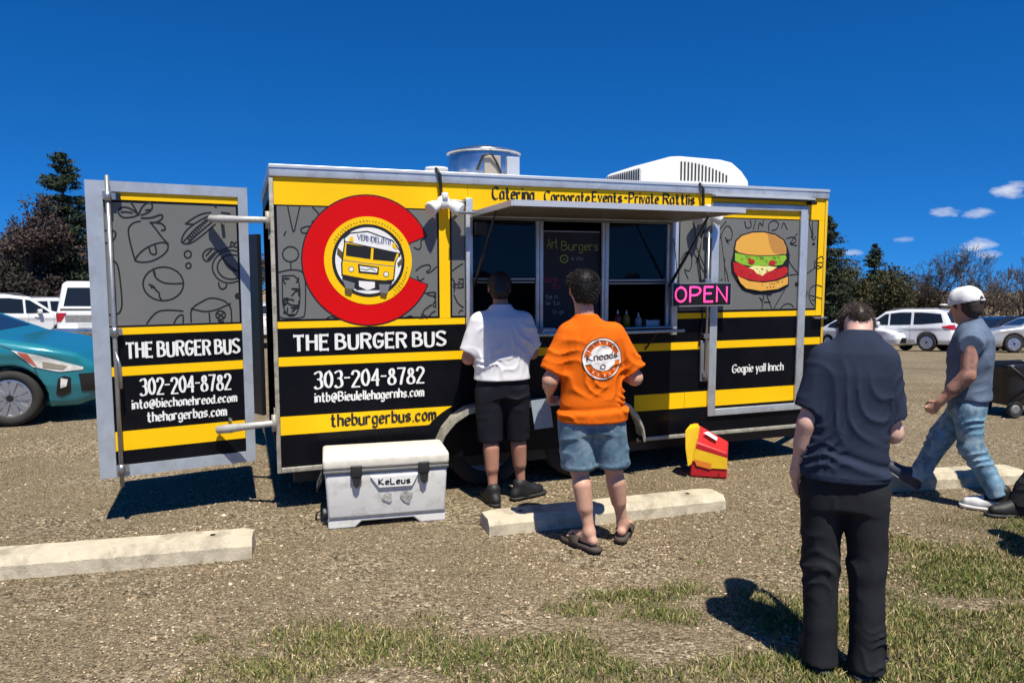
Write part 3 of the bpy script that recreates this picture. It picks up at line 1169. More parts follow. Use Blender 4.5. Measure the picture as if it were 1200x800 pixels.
def spruce(px, top_py, depth, wpx, label, seed, col=(.028, .045, .024), dens=1.0):
    rnd = random.Random(seed)
    rs = np.random.default_rng(seed)
    top = at_depth(px, top_py, depth)
    gz = ground_z(top[0], depth)
    Ht = top[2] - gz
    Rm = wpx / 2 * depth / CAM_F
    t = empty('spruce_tree', (top[0], depth, gz), 0, label, 'tree', 'spruce trees beyond the lot')
    MB().tube([(0, 0, -.3), (0, 0, Ht * .5), (0, 0, Ht)], [.02 * Ht, .011 * Ht, .01], 7).build('trunk', mat('spruce_bark', (.06, .045, .035), .9), t, True)
    segs, P, D = [], [], []
    z = .06 * Ht
    while z < Ht * .985:
        f = 1 - z / Ht
        rr = Rm * (f ** .82) * 1.06 + .05
        nb = int(6 + 7 * f)
        for k in range(nb):
            a = rnd.uniform(0, 6.28)
            L = rr * rnd.uniform(.62, 1.12)
            dz = -.16 * L if f > .25 else .25 * L
            e = np.array([math.cos(a) * L, math.sin(a) * L, z + dz + .12 * L * rnd.uniform(0, 1)])
            m_ = np.array([math.cos(a) * L * .55, math.sin(a) * L * .55, z + dz * .8])
            segs.append((0, 0, z, *m_, .02, .013))
            segs.append((*m_, *e, .013, .006))
            n = int((10 + 46 * L) * dens)
            u = rs.random(n) ** .75
            base = np.where(u[:, None] < .55, m_ * (u[:, None] / .55) + np.array([0, 0, z]) * (1 - u[:, None] / .55), m_ + (e - m_) * ((u[:, None] - .55) / .45))
            sp = .055 + .11 * L * (1 - np.abs(u - .5))
            P.append(base + rs.normal(0, 1, (n, 3)) * np.stack([sp, sp, sp * .45], 1) + np.array([0, 0, -.05]))
        z += Ht * rnd.uniform(.018, .030)
    V, F_ = tubes(segs, 3)
    P = np.concatenate(P)
    V2, F2 = leaf_quads(P, .13, rs, 3.2, .3)
    mesh_obj('crown', np.concatenate([V, V2]), F_.tolist() + (F2 + len(V)).tolist(), None, t, False,
             [mat('spruce_bark', (.06, .045, .035)), mat('spruce_needle_%d' % seed, col, .7, var=.5, vscale=1.6, spec=.3)], [0] * len(F_) + [1] * len(F2))


def bushy(px, top_py, depth, wpx, label, seed, col, n=9000, name='juniper_tree', group='olive evergreens beyond the lot'):
    rnd = random.Random(seed)
    rs = np.random.default_rng(seed)
    top = at_depth(px, top_py, depth)
    gz = ground_z(top[0], depth)
    Ht = top[2] - gz
    W = wpx / 2 * depth / CAM_F
    t = empty(name, (top[0], depth, gz), 0, label, 'tree' if name == 'juniper_tree' else 'bush', group)
    segs, tips = [], []
    grow(rnd, Vector((0, 0, -.3)), Vector((0, 0, 1)), Ht * .28, .03 * Ht, 0, 4, segs, tips, .8, .4)
    S = np.array(segs)
    S[:, [2, 5]] *= Ht * .93 / S[:, 5].max()
    S[:, [0, 1, 3, 4]] *= W * .85 / np.percentile(np.abs(S[:, [3, 4]]), 98)
    V, F_ = tubes(S[:, :8], 4)
    mesh_obj('trunk', V, F_, mat('bark_55', (.055, .045, .038), .9), t, True)
    ends = S[S[:, 8] >= 3][:, 3:6]
    low = np.stack([rs.uniform(-W, W, 60) * .8, rs.uniform(-W, W, 60) * .8, rs.uniform(.2, .5, 60) * Ht], 1)
    ends = np.concatenate([ends, low])
    c = ends[rs.integers(0, len(ends), n)]
    P = c + rs.normal(0, 1, (n, 3)) * np.array([.34, .34, .27]) * (Ht / 7)
    V2, F2 = leaf_quads(P, .10, rs, 1.9)
    mesh_obj('crown', V2, F2, mat('olive_leaf_%d' % seed, col, .8, var=.55, vscale=1.1, spec=.25), t)


spruce(70, 172, 47, 146, 'tall dark green spruce rising left of the open door', 3, dens=1.2)
spruce(972, 250, 58, 100, 'spruce half hidden behind the right end of the trailer', 5, col=(.034, .048, .024))
spruce(1026, 284, 66, 70, 'small pointed spruce above the olive trees right of the trailer', 6, col=(.036, .052, .026))
bushy(985, 299, 60, 90, 'olive evergreen right beside the yellow edge of the trailer', 21, (.062, .058, .022), 11000)
bushy(1034, 308, 58, 80, "olive evergreen behind the dark shirted man's shoulder", 22, (.058, .055, .023), 9500)
bushy(1075, 330, 64, 60, 'low brownish evergreen behind the white wagon', 23, (.065, .052, .028), 5000)
bare_tree(1100, 284, 60, 96, 'bare tree with a wide round crown above the white cap', 31, 7, spread=.85, up=.35, twig=(.05, .042, .04), bark=(.03, .026, .024))
bare_tree(1146, 306, 66, 78, 'pale grey bare tree right of the white cap', 32, 6, twig=(.14, .115, .10), bark=(.07, .06, .05))
bare_tree(1196, 298, 62, 70, 'bare tree at the right edge of the photo', 33, 7, twig=(.10, .085, .072), bark=(.05, .043, .037))
bare_tree(1168, 322, 72, 80, 'low brown bare tree between two taller bare trees', 34, 6, twig=(.15, .11, .085), leaf=(.12, .085, .06), leaves=2500)
bare_tree(1060, 316, 70, 74, 'thin bare tree left of the wide round bare crown', 35, 6, twig=(.13, .105, .085), leaf=(.10, .075, .05), leaves=2000)
bare_tree(1240, 312, 66, 90, 'bare tree cut off by the right edge', 36, 6, twig=(.12, .10, .085))
bare_tree(1125, 332, 74, 80, 'low brushy tree behind the white cap', 37, 6, twig=(.15, .115, .09), leaf=(.13, .09, .065), leaves=2600)
bare_tree(1215, 335, 74, 80, 'low brushy tree at the far right edge of the lot', 38, 6, twig=(.14, .105, .085), leaf=(.12, .085, .06), leaves=2400)
bare_tree(14, 228, 44, 96, 'dark reddish brown tree at the left edge of the photo', 41, 6, leaf=(.062, .04, .033), leaves=9000, twig=(.06, .045, .042), group='brown trees on the left')
bare_tree(112, 252, 45, 90, 'brown tree between the spruce and the open door', 42, 6, leaf=(.07, .046, .034), leaves=8000, twig=(.065, .05, .045), group='brown trees on the left')
bare_tree(48, 262, 52, 90, 'brown tree behind the tall spruce', 43, 6, leaf=(.055, .042, .034), leaves=7500, twig=(.06, .048, .044), group='brown trees on the left')
bare_tree(-50, 240, 46, 110, 'brown tree cut off by the left edge behind the white wagon', 44, 6, leaf=(.06, .042, .036), leaves=7000, twig=(.06, .046, .04), group='brown trees on the left')
bare_tree(296, 285, 52, 70, 'brown tree seen through the gap beside the door', 46, 6, leaf=(.075, .055, .045), leaves=6000, group='brown trees on the left')
for i, (px, py, dp, lab) in enumerate(((22, 318, 41, 'dark scrubby bush behind the white wagon on the left'), (66, 322, 43, 'dark scrubby bush behind the white pickup'), (-30, 320, 42, 'dark scrubby bush at the left edge'), (100, 330, 42, 'dark scrubby bush beside the left edge of the door'))):
    bushy(px, py, dp, 62, lab, 50 + i, (.04 + .004 * i, .033, .027), 7000, 'scrub_bush', 'scrubby bushes on the left')
for i, (px, py, dp, lab) in enumerate(((1052, 338, 84, 'far brown brush behind the white wagon'), (1112, 340, 88, 'far brown brush behind the white cap'), (1165, 338, 86, 'far brown brush between the bare trees on the right'), (1215, 338, 84, 'far brown brush at the right edge'))):
    bushy(px, py, dp, 84, lab, 60 + i, (.085 + .008 * i, .064, .045), 5200, 'scrub_bush', 'far brush on the right')


# ------------------------------------------------------------------ vehicles
def poly_sdf(poly, X, Z):
    P = np.array(poly, float)
    d = np.full(X.shape, 1e9)
    s = np.ones(X.shape)
    n = len(P)
    for i in range(n):
        a, b = P[i], P[i - 1]
        ex, ez = b[0] - a[0], b[1] - a[1]
        wx, wz = X - a[0], Z - a[1]
        t = np.clip((wx * ex + wz * ez) / (ex * ex + ez * ez + 1e-12), 0, 1)
        d = np.minimum(d, (wx - ex * t) ** 2 + (wz - ez * t) ** 2)
        c1, c2, c3 = Z >= a[1], Z < b[1], ex * wz > ez * wx
        flip = (c1 & c2 & c3) | (~c1 & ~c2 & ~c3)
        s = np.where(flip, -s, s)
    return s * np.sqrt(d)


CARS = {
    'hatch': dict(W=1.72, belt=.93, tum=.30, wr=.315, wx=(-1.25, 1.30), k=.10,
                  prof=[(-2.0, .2), (-2.18, .34), (-2.2, .62), (-2.1, .98), (-1.72, 1.30), (-1.1, 1.46), (-.3, 1.50), (.3, 1.42), (.75, 1.2), (1.22, .99), (1.66, .905), (1.98, .80), (2.15, .66), (2.21, .46), (2.12, .24), (1.95, .18)],
                  side=[[(-1.62, 1.22), (-.9, 1.36), (-.2, 1.41), (.3, 1.33), (.95, 1.03)], [(-1.7, 1.06), (-.9, .98), (-.2, .97), (.3, .97), (1.0, .97)]], rear=(1.06, 1.34, .55, .5), front=(1.06, 1.36, .62, .5)),
    'suv': dict(W=1.86, belt=1.03, tum=.20, wr=.36, wx=(-1.38, 1.38), k=.13,
                prof=[(-2.15, .26), (-2.34, .38), (-2.36, .72), (-2.28, 1.08), (-2.02, 1.58), (-1.7, 1.70), (-.4, 1.74), (.35, 1.66), (1.0, 1.18), (1.35, 1.08), (1.95, .99), (2.26, .84), (2.34, .6), (2.3, .34), (2.1, .24)],
                side=[[(-1.9, 1.50), (-1.2, 1.58), (-.3, 1.60), (.3, 1.54), (.82, 1.18)], [(-2.0, 1.15), (-1.2, 1.09), (-.3, 1.08), (.3, 1.08), (.9, 1.1)]], rear=(1.14, 1.56, .72, .64), front=(1.2, 1.58, .72, .62)),
    'pickup': dict(W=1.92, belt=1.10, tum=.16, wr=.38, wx=(-1.75, 1.8), k=.10,
                   prof=[(-2.5, .42), (-2.72, .5), (-2.74, 1.1), (-2.66, 1.18), (-2.5, 1.9), (-2.3, 1.97), (-.7, 1.95), (-.55, 1.86), (.5, 1.84), (1.0, 1.35), (1.3, 1.2), (2.3, 1.12), (2.62, 1.0), (2.66, .6), (2.6, .42), (2.3, .36)],
                   side=[[(-2.3, 1.76), (-1.5, 1.78), (-.8, 1.78)], [(-2.4, 1.3), (-1.5, 1.28), (-.8, 1.28)]], rear=(1.27, 1.78, .66, .60), front=(1.4, 1.76, .74, .66)),
    'sedan': dict(W=1.80, belt=.92, tum=.32, wr=.33, wx=(-1.4, 1.4), k=.12,
                  prof=[(-2.2, .24), (-2.38, .4), (-2.4, .7), (-2.28, .98), (-1.75, 1.04), (-1.1, 1.36), (-.5, 1.45), (.1, 1.44), (.5, 1.33), (1.15, .98), (1.9, .86), (2.3, .7), (2.4, .5), (2.32, .26), (2.1, .2)],
                  side=[[(-1.3, 1.16), (-.9, 1.33), (-.2, 1.38), (.35, 1.33), (.95, 1.02)], [(-1.4, 1.03), (-.9, .97), (-.2, .96), (.35, .96), (.98, .97)]], rear=(1.06, 1.32, .6, .5), front=(1.03, 1.34, .66, .52)),
}


def make_car(name, kind, label, col, x, y, heading, cat='car', group=None, res=.035, detail=False, rough=.25):
    s = CARS[kind]
    W, wr = s['W'], s['wr']
    P = s['prof']
    x0, x1 = min(q[0] for q in P), max(q[0] for q in P)
    zt = max(q[1] for q in P)
    t = empty(name, (x, y, ground_z(x, y)), heading, label, cat, group)
    # follow the slope of the lot
    hx, hy = math.cos(heading), math.sin(heading)
    sl = (ground_z(x + hx, y + hy) - ground_z(x - hx, y - hy)) / 2
    sr = (ground_z(x - hy, y + hx) - ground_z(x + hy, y - hx)) / 2
    t.rotation_euler = (math.atan(sr), -math.atan(sl), heading)
    F_ = Field((x0 - .12, -W / 2 - .12, .08), (x1 + .12, W / 2 + .12, zt + .12), res)
    X, Y, Z = F_.ax[0][:, None, None], F_.ax[1][None, :, None], F_.ax[2][None, None, :]
    X2, Z2 = np.meshgrid(F_.ax[0], F_.ax[2], indexing='ij')
    dp = poly_sdf(P, X2, Z2)[:, None, :]
    ends = np.clip((np.abs(X - (x0 + x1) / 2) - ((x1 - x0) / 2 - .75)) / .75, 0, 1)
    hw = W / 2 * (1 - .16 * ends ** 2) - np.clip(Z - s['belt'], 0, 2) * s['tum'] - np.clip(.45 - Z, 0, 1) * .25
    hw = hw + .022 * np.exp(-((Z - s['belt'] + .1) / .07) ** 2)          # shoulder crease
    d = smax(dp + 0 * Y, (np.abs(Y) - hw) * .93, s['k'])
    for wx in s['wx']:
        c = np.sqrt((X - wx) ** 2 + (Z - wr) ** 2) - (wr + .055)
        d = smax(d, -np.maximum(c, (W / 2 - .27) - np.abs(Y)), .015)
    F_.v = d.astype(np.float32)
    paint = mat('paint_%s_%d_%d' % (kind, int(col[0] * 999), int(col[2] * 999)), col, rough, .0 if max(col) > .6 else .15, coat=.8, var=.05, vscale=2, spec=.5)
    F_.build('body', paint, t)
    gl = mat('car_glass', (.012, .016, .017), .06, spec=.7)
    dark = mat('car_dark_trim', (.012, .012, .013), .5)
    big = 3.0
    for sgn in (-1, 1):
        tp = [(q[0], sgn * (W / 2 + .1), q[1]) for q in s['side'][0]]
        bt = [(q[0], sgn * (W / 2 + .1), q[1]) for q in s['side'][1]]
        # split into panes at a pillar
        xs0, xs1 = min(q[0] for q in s['side'][0]), max(q[0] for q in s['side'][0])
        cuts = [(0, .34), (.37, .66), (.69, 1)] if kind in ('suv', 'hatch') else [(0, .48), (.52, 1)]
        T_, B_ = np.array(tp), np.array(bt)

        def sub(pl, u0, u1):
            L = np.linspace(0, 1, len(pl))
            u = np.unique(np.concatenate([[u0], L[(L > u0) & (L < u1)], [u1]]))
            return [tuple(np.interp(q, L, pl[:, i]) for i in range(3)) for q in u]
        for u0, u1 in cuts:
            V, f = patch(F_, sub(T_, u0, u1), sub(B_, u0, u1), (0, -sgn, 0), 12, 6, .006)
            mesh_obj('side_window', V, f, gl, t, True)
    z0, z1, wb, wt = s['rear']
    V, f = patch(F_, [(x0 - .1, -wt, z1), (x0 - .1, wt, z1)], [(x0 - .1, -wb, z0), (x0 - .1, wb, z0)], (1, 0, 0), 10, 6, .008)
    mesh_obj('rear_window', V, f, gl, t, True)
    z0, z1, wb, wt = s['front']
    V, f = patch(F_, [(x1 + .1, -wt, z1), (x1 + .1, wt, z1)], [(x1 + .1, -wb, z0), (x1 + .1, wb, z0)], (-1, 0, 0), 10, 6, .008)
    mesh_obj('windscreen', V, f, gl, t, True)
    # wheels
    rim_m = mat('alloy_rim', (.52, .53, .55), .32, .85)
    tyre_m = mat('tyre_rubber', (.022, .021, .020), .85, var=.2)
    for wx in s['wx']:
        for sgn in (-1, 1):
            yo = sgn * (W / 2 - .02)
            w = MB()
            w.lathe([(.02, yo + sgn * .004), (wr * .16, yo + sgn * .004), (wr * .18, yo - sgn * .02), (wr * .66, yo - sgn * .03), (wr * .67, yo - sgn * .14)], (wx, 0, wr), 'Y', 28, mi=1)
            w.lathe([(wr * .60, yo - sgn * .012), (wr * .62, yo + sgn * .002), (wr * .69, yo), (wr * .69, yo - sgn * .1)], (wx, 0, wr), 'Y', 28)
            ns = 5
            for k in range(ns):
                a = 2 * math.pi * k / ns + .3
                for da in (-.17, .17):
                    c0, c1 = a + da * .9, a + da * 1.5
                    pts = []
                    for rr, aa, hw_ in ((wr * .12, c0, .020), (wr * .64, c1, .030)):
                        for e in (-1, 1):
                            pts.append((rr * math.cos(aa) - e * hw_ * math.sin(aa), rr * math.sin(aa) + e * hw_ * math.cos(aa)))
                    v = []
                    for yy in (yo + sgn * .006, yo - sgn * .03):
                        v += [(wx + q[0], yy, wr + q[1]) for q in (pts[0], pts[1], pts[3], pts[2])]
                    w.add(v, [(0, 1, 2, 3), (4, 7, 6, 5), (0, 4, 5, 1), (1, 5, 6, 2), (2, 6, 7, 3), (3, 7, 4, 0)])
            wo = w.build('wheel', None, t, mats=[rim_m, dark])
            ty = MB().lathe([(wr * .68, yo - sgn * .01), (wr * .72, yo + sgn * .012), (wr * .88, yo + sgn * .016), (wr * .97, yo), (wr, yo - sgn * .03), (wr, yo - sgn * .17), (wr * .95, yo - sgn * .2), (wr * .68, yo - sgn * .2)], (wx, 0, wr), 'Y', 32, closed=True)
            ty.build('tyre', tyre_m, wo, True)
    # lights and plates
    red = mat('tail_red', (.42, .012, .015), .15, coat=.5)
    clear = mat('headlight_clear', (.72, .72, .70), .12, .0, coat=.8, var=.25, vscale=14)
    tz = {'hatch': (.78, .98), 'suv': (.86, 1.06), 'pickup': (.84, 1.08), 'sedan': (.72, .9)}[kind]
    hz = {'hatch': (.62, .82), 'suv': (.72, .92), 'pickup': (.82, 1.02), 'sedan': (.6, .76)}[kind]
    for sgn in (-1, 1):
        if kind == 'suv':
            V, f = patch(F_, [(x0 - .05, sgn * (W / 2 + .1), tz[1]), (x0 + .38, sgn * (W / 2 + .1), tz[1] - .06)], [(x0 - .05, sgn * (W / 2 + .1), tz[0]), (x0 + .3, sgn * (W / 2 + .1), tz[0] + .08)], (.25, -sgn, 0), 10, 5, .012)
            mesh_obj('tail_light', V, f, red, t, True)
        V, f = patch(F_, [(x0 - .1, sgn * W * .28, tz[1]), (x0 - .1, sgn * W * .45, tz[1])], [(x0 - .1, sgn * W * (.36 if kind != 'suv' else .24), tz[0]), (x0 - .1, sgn * W * .45, tz[0])], (1, 0, 0), 7, 5, .012)
        mesh_obj('tail_light', V, f, red, t, True)
        if not detail:
            V, f = patch(F_, [(x1 + .1, sgn * W * .26, hz[1] - .03), (x1 + .1, sgn * W * .44, hz[1] + .02)], [(x1 + .1, sgn * W * .28, hz[0]), (x1 + .1, sgn * W * .44, hz[0] + .03)], (-1, 0, 0), 7, 5, .012)
            mesh_obj('headlight', V, f, clear, t, True)
    V, f = patch(F_, [(x0 - .1, -.26, tz[0] - .04), (x0 - .1, .26, tz[0] - .04)], [(x0 - .1, -.26, tz[0] - .16), (x0 - .1, .26, tz[0] - .16)], (1, 0, 0), 4, 3, .016)
    mesh_obj('number_plate', V, f, mat('plate_white', (.55, .58, .56), .5, var=.3, vscale=30), t)
    V, f = patch(F_, [(x0 - .1, -W * .42, .42), (x0 - .1, W * .42, .42)], [(x0 - .1, -W * .42, .3), (x0 - .1, W * .42, .3)], (1, 0, 0), 10, 3, .012)
    mesh_obj('rear_valance', V, f, dark, t, True)
    V, f = patch(F_, [(x1 + .1, -W * .3, hz[0] - .06), (x1 + .1, W * .3, hz[0] - .06)], [(x1 + .1, -W * .34, .32), (x1 + .1, W * .34, .32)], (-1, 0, 0), 10, 5, .010)
    mesh_obj('grille', V, f, dark, t, True)
    # sills and mirrors
    for sgn in (-1, 1):
        xs = s['side'][0][-1][0]
        zm = s['side'][1][-1][1]
        mb = MB()
        mb.box((xs - .32, sgn * (W / 2 + .06) - .09, zm - .03), (xs - .2, sgn * (W / 2 + .06) + .09, zm + .13), .025)
        mb.build('wing_mirror', paint, t, True)
        for xa in ({'pickup': (-.55, .45)}.get(kind, (-.75, .22, 1.02))):
            pl = np.array([(xa, sgn * (W / 2 + .1), z) for z in np.linspace(.36, s['belt'] + .02, 9)])
            A = F_.trace(pl, (0, -sgn, 0), .004)
            B = F_.trace(pl + np.array([.009, 0, 0]), (0, -sgn, 0), .004)
            mesh_obj('door_seam', np.concatenate([A, B]), [(i, i + 1, 9 + i + 1, 9 + i) for i in range(8)], dark, t)
        for xa in ({'pickup': (.0,)}.get(kind, (-.55, .4))):
            G = F_.trace(np.array([(xa, sgn * (W / 2 + .1), s['belt'] - .06), (xa + .2, sgn * (W / 2 + .1), s['belt'] - .06)]), (0, -sgn, 0), .02)
            MB().tube([tuple(G[0]), tuple((G[0] + G[1]) / 2 + np.array([0, sgn * .012, 0])), tuple(G[1])], .013, 6).build('door_handle', paint, t, True)
    if kind == 'suv':
        for sgn in (-1, 1):
            mb = MB().tube([(-1.75, sgn * .62, 1.70), (-1.6, sgn * .62, 1.755), (.0, sgn * .62, 1.77), (.25, sgn * .62, 1.70)], .018, 6)
            mb.build('roof_rail', mat('roof_rail_grey', (.25, .25, .26), .4, .6), t, True)
    if kind == 'pickup':
        mb = MB().box((x0 - .13, -.9, .50), (x0 + .08, .9, .66), .03)
        mb.build('rear_bumper', mat('chrome_bumper', (.6, .6, .6), .25, .9, dirt=(.2, .17, .13), dirt_amt=.6), t, True)
        V, f = patch(F_, [(x0 - .1, -.58, 1.02), (x0 - .1, .58, 1.02)], [(x0 - .1, -.58, .84), (x0 - .1, .58, .84)], (1, 0, 0), 12, 3, .01)
        mesh_obj('tailgate_panel', V, f, mat('dull_alloy', (.38, .37, .34), .5, .5, dirt=(.05, .05, .05), dirt_amt=.7, dscale=16), t)
        V, f = patch(F_, [(x0 - .1, -.9, 1.20), (x0 - .1, .9, 1.20)], [(x0 - .1, -.9, 1.14), (x0 - .1, .9, 1.14)], (1, 0, 0), 12, 3, .01)
        mesh_obj('cap_seal', V, f, dark, t)
    if detail:                                                        # the teal hatchback seen close up
        for sgn in (-1, 1):
            yy = sgn * (W / 2 + .1)
            V, f = patch(F_, [(1.36, yy, .865), (1.62, yy, .80), (1.9, yy, .70), (2.06, yy, .645)], [(1.40, yy, .835), (1.56, yy, .67), (1.82, yy, .60), (2.06, yy, .615)], (-.12, -sgn, 0), 20, 8, .008)
            h = mesh_obj('headlight', V, f, clear, t, True)
            V, f = patch(F_, [(1.42, yy, .845), (1.52, yy, .82)], [(1.50, yy, .74), (1.61, yy, .665)], (-.12, -sgn, 0), 7, 5, .013)
            mesh_obj('indicator', V, f, mat('amber_red', (.55, .13, .09), .2, coat=.6), h, True)
            V, f = patch(F_, [(1.66, yy, .73), (1.9, yy, .665)], [(1.66, yy, .655), (1.86, yy, .625)], (-.12, -sgn, 0), 8, 5, .012)
            mesh_obj('reflector', V, f, mat('lamp_silver', (.8, .8, .76), .15, .9), h, True)
            V, f = patch(F_, [(1.80, yy, .52), (1.86, yy, .555), (1.93, yy, .53)], [(1.77, yy, .34), (1.83, yy, .31), (1.92, yy, .36)], (-.1, -sgn, 0), 9, 6, .007)
            g = mesh_obj('fog_light', V, f, dark, t, True)
            V, f = patch(F_, [(1.83, yy, .53), (1.90, yy, .51)], [(1.82, yy, .41), (1.88, yy, .43)], (-.1, -sgn, 0), 6, 5, .014)
            mesh_obj('lens', V, f, clear, g, True)
            V, f = patch(F_, [(2.07, yy, .57), (2.3, yy, .57)], [(2.10, yy, .36), (2.3, yy, .36)], (-.5, -sgn, 0), 8, 6, .007)
            mesh_obj('grille_side', V, f, dark, t, True)
            for pl in ([(1.60, .24), (1.62, .45), (1.56, .66)], [(1.36, .865), (1.2, .93), (.95, .985)]):
                pl = np.array(pl)
                u = np.linspace(0, len(pl) - 1, 14)
                q = np.stack([np.interp(u, range(len(pl)), pl[:, 0]), np.full(14, yy), np.interp(u, range(len(pl)), pl[:, 1])], 1)
                A, B = F_.trace(q, (0, -sgn, 0), .004), F_.trace(q + np.array([.006, 0, .006]), (0, -sgn, 0), .004)
                mesh_obj('panel_seam', np.concatenate([A, B]), [(i, i + 1, 15 + i, 14 + i) for i in range(13)], dark, t)
    return t


WHITE = (.78, .79, .80)
# teal hatchback: its front right wheel stands where the photo shows it
hd = R(15)
fw = gnd(13, 500)
cx, cy = fw[0] - (1.30 * math.cos(hd) + .86 * math.sin(hd)), fw[1] - (1.30 * math.sin(hd) - .86 * math.cos(hd))
make_car('hatchback', 'hatch', 'teal blue hatchback with its nose toward the open door', (.018, .205, .265), cx, cy, hd, res=.022, detail=True, group='cars parked on the left')


def place(px, py, depth):
    p = at_depth(px, py, depth)
    return p[0], p[1]


x, y = place(-26, 380, 24.5)
make_car('wagon', 'suv', 'white wagon with red tail light at the left edge behind the teal car', WHITE, x, y + 1.6, R(52), group='cars parked on the left')
x, y = place(30, 380, 29)
make_car('wagon', 'suv', 'white off-roader between the left wagon and the white pickup', (.74, .76, .77), x, y + 2, R(62), group='cars parked on the left')
x, y = place(88, 380, 20.3)
make_car('pickup_truck', 'pickup', 'white pickup with a tall bed cap beside the open door', WHITE, x, y + 2.7, R(97), 'pickup', 'cars parked on the left')
x, y = place(52, 352, 36)
make_car('wagon', 'suv', 'grey wagon far behind the white pickup', (.28, .29, .31), x, y, R(80), group='cars parked on the left')
x, y = place(72, 352, 39)
make_car('wagon', 'suv', 'pale wagon far behind, roof just showing left of the pickup', (.62, .64, .66), x, y, R(75), group='cars parked on the left')
x, y = place(8, 352, 38)
make_car('sedan_car', 'sedan', 'dark sedan far behind the left wagon', (.05, .055, .06), x, y, R(70), group='cars parked on the left')
x, y = place(300, 380, 24)
make_car('sedan_car', 'sedan', 'white sedan showing in the gap beside the door', (.7, .71, .72), x, y + 1, R(95), group='cars parked on the left')
# right side of the lot
x, y = place(1076, 388, 30.5)
make_car('wagon', 'suv', 'white wagon with red tail light behind the man in the white cap', WHITE, x, y + 1.2, R(128), group='cars parked on the right')
x, y = place(1016, 388, 33)
make_car('sedan_car', 'sedan', 'white sedan showing its side left of the white wagon', (.72, .73, .75), x, y, R(-70), group='cars parked on the right')
x, y = place(1168, 392, 31.5)
make_car('sedan_car', 'sedan', 'black sedan behind the right shoulder of the man in the cap', (.010, .012, .017), x, y, R(195), group='cars parked on the right')
x, y = place(1222, 400, 28)
make_car('sedan_car', 'sedan', 'silver sedan nosing in at the right edge', (.42, .43, .44), x, y, R(172), group='cars parked on the right')
x, y = place(1200, 372, 41)
make_car('hatchback', 'hatch', 'small teal hatchback far off at the right edge', (.015, .15, .19), x, y, R(205), group='cars parked on the right')
x, y = place(1150, 370, 43)
make_car('wagon', 'suv', 'black wagon in the far row right of the cap', (.014, .014, .016), x, y, R(190), group='cars parked on the right')
x, y = place(1185, 366, 49)
make_car('wagon', 'suv', 'dark grey wagon in the farthest row on the right', (.045, .045, .05), x, y, R(185), group='cars parked on the right')
x, y = place(1120, 370, 44)
make_car('sedan_car', 'sedan', 'dark sedan in the far row behind the cap', (.02, .02, .024), x, y, R(185), group='cars parked on the right')


# ------------------------------------------------------------------ the food trailer
TX, TY, PSI = -1.686, 5.284, R(19.93)
TL, TZ0, TZ1, TW = 4.88, .29, 2.48, 2.1
UC, US = math.cos(PSI), math.sin(PSI)


def S(px, py, v=0.0):
    """photo pixel -> (along, height) on the trailer's serving side, v metres out of it"""
    n = np.array([US, -UC])
    o = np.array([TX, TY]) + n * v
    r = ray(px, py)
    t = (o @ n) / (r[:2] @ n)
    p = r * t
    return float((p[:2] - o) @ np.array([UC, US])), float(p[2] + CAM_H)


tr = empty('food_trailer', (TX, TY, 0), PSI, 'black and yellow food trailer with raised serving awning and open rear door', 'trailer')
BLACK = mat('gloss_black_vinyl', (.0035, .004, .0065), .32, var=.15, vscale=3, spec=.16, dirt=(.012, .012, .014), dirt_amt=.4, dscale=4, rvar=.08)
YEL = mat('yellow_vinyl', (.92, .55, .004), .45, var=.04, vscale=2, spec=.2)
GREY = mat('grey_vinyl', (.155, .158, .152), .42, var=.06, vscale=2.5, spec=.35)
ALU = mat('aluminium_trim', (.56, .60, .64), .42, .55, var=.12, vscale=7, dirt=(.30, .29, .26), dirt_amt=.5, dscale=9)
ALU_OLD = mat('weathered_trim', (.42, .40, .33), .6, .35, var=.25, vscale=16, dirt=(.12, .10, .075), dirt_amt=.8, dscale=18)
INK = mat('black_ink', (.008, .008, .009), .5)
WHT = mat('white_vinyl', (.80, .80, .78), .45, var=.05, vscale=20)
RED = mat('red_vinyl', (.62, .004, .006), .5, var=.05, vscale=2, spec=.12)
DARKIN = mat('shaded_interior', (.018, .017, .016), .8, var=.3, vscale=5)  # near-black base colour carries the shade inside the trailer
STEEL = mat('brushed_steel', (.42, .43, .44), .35, .85, var=.2, vscale=8)
BLKM = mat('black_metal', (.012, .012, .013), .45)
RUB = mat('tyre_rubber', (.022, .021, .020), .85)

OU0, OU1, OZ0, OZ1 = 1.44, 3.28, 1.275, 2.155         # serving opening


def side_wall():
    us = [0, OU0, OU1, TL]
    zs = [TZ0, OZ0, OZ1, TZ1]
    v, f = [], []
    for y in (0.0, .045):
        for z in zs:
            for u in us:
                v.append((u, y, z))
    for k in (0, 1):
        for j in range(3):
            for i in range(3):
                if i == 1 and j == 1:
                    continue
                a = k * 16 + j * 4 + i
                q = (a, a + 1, a + 5, a + 4)
                f.append(q if k == 0 else q[::-1])
    def edge(i, j):
        f.append((i, j, j + 16, i + 16))
    for i in range(3):
        edge(i + 1, i)
        edge(12 + i, 13 + i)
        edge(i * 4, i * 4 + 4)
        edge(i * 4 + 7, i * 4 + 3)
    edge(5, 6); edge(10, 9); edge(9, 5); edge(6, 10)
    mesh_obj('side_wall', v, f, BLACK, tr)


side_wall()
MB().box((.0, TW - .045, TZ0), (TL, TW, TZ1)).build('far_wall', BLACK, tr)
MB().box((TL - .045, .047, TZ0), (TL - .001, TW - .047, TZ1)).build('front_wall', BLACK, tr)
MB().box((.0, .047, TZ0), (TL - .047, TW - .047, TZ0 + .06)).build('trailer_floor', DARKIN, tr)
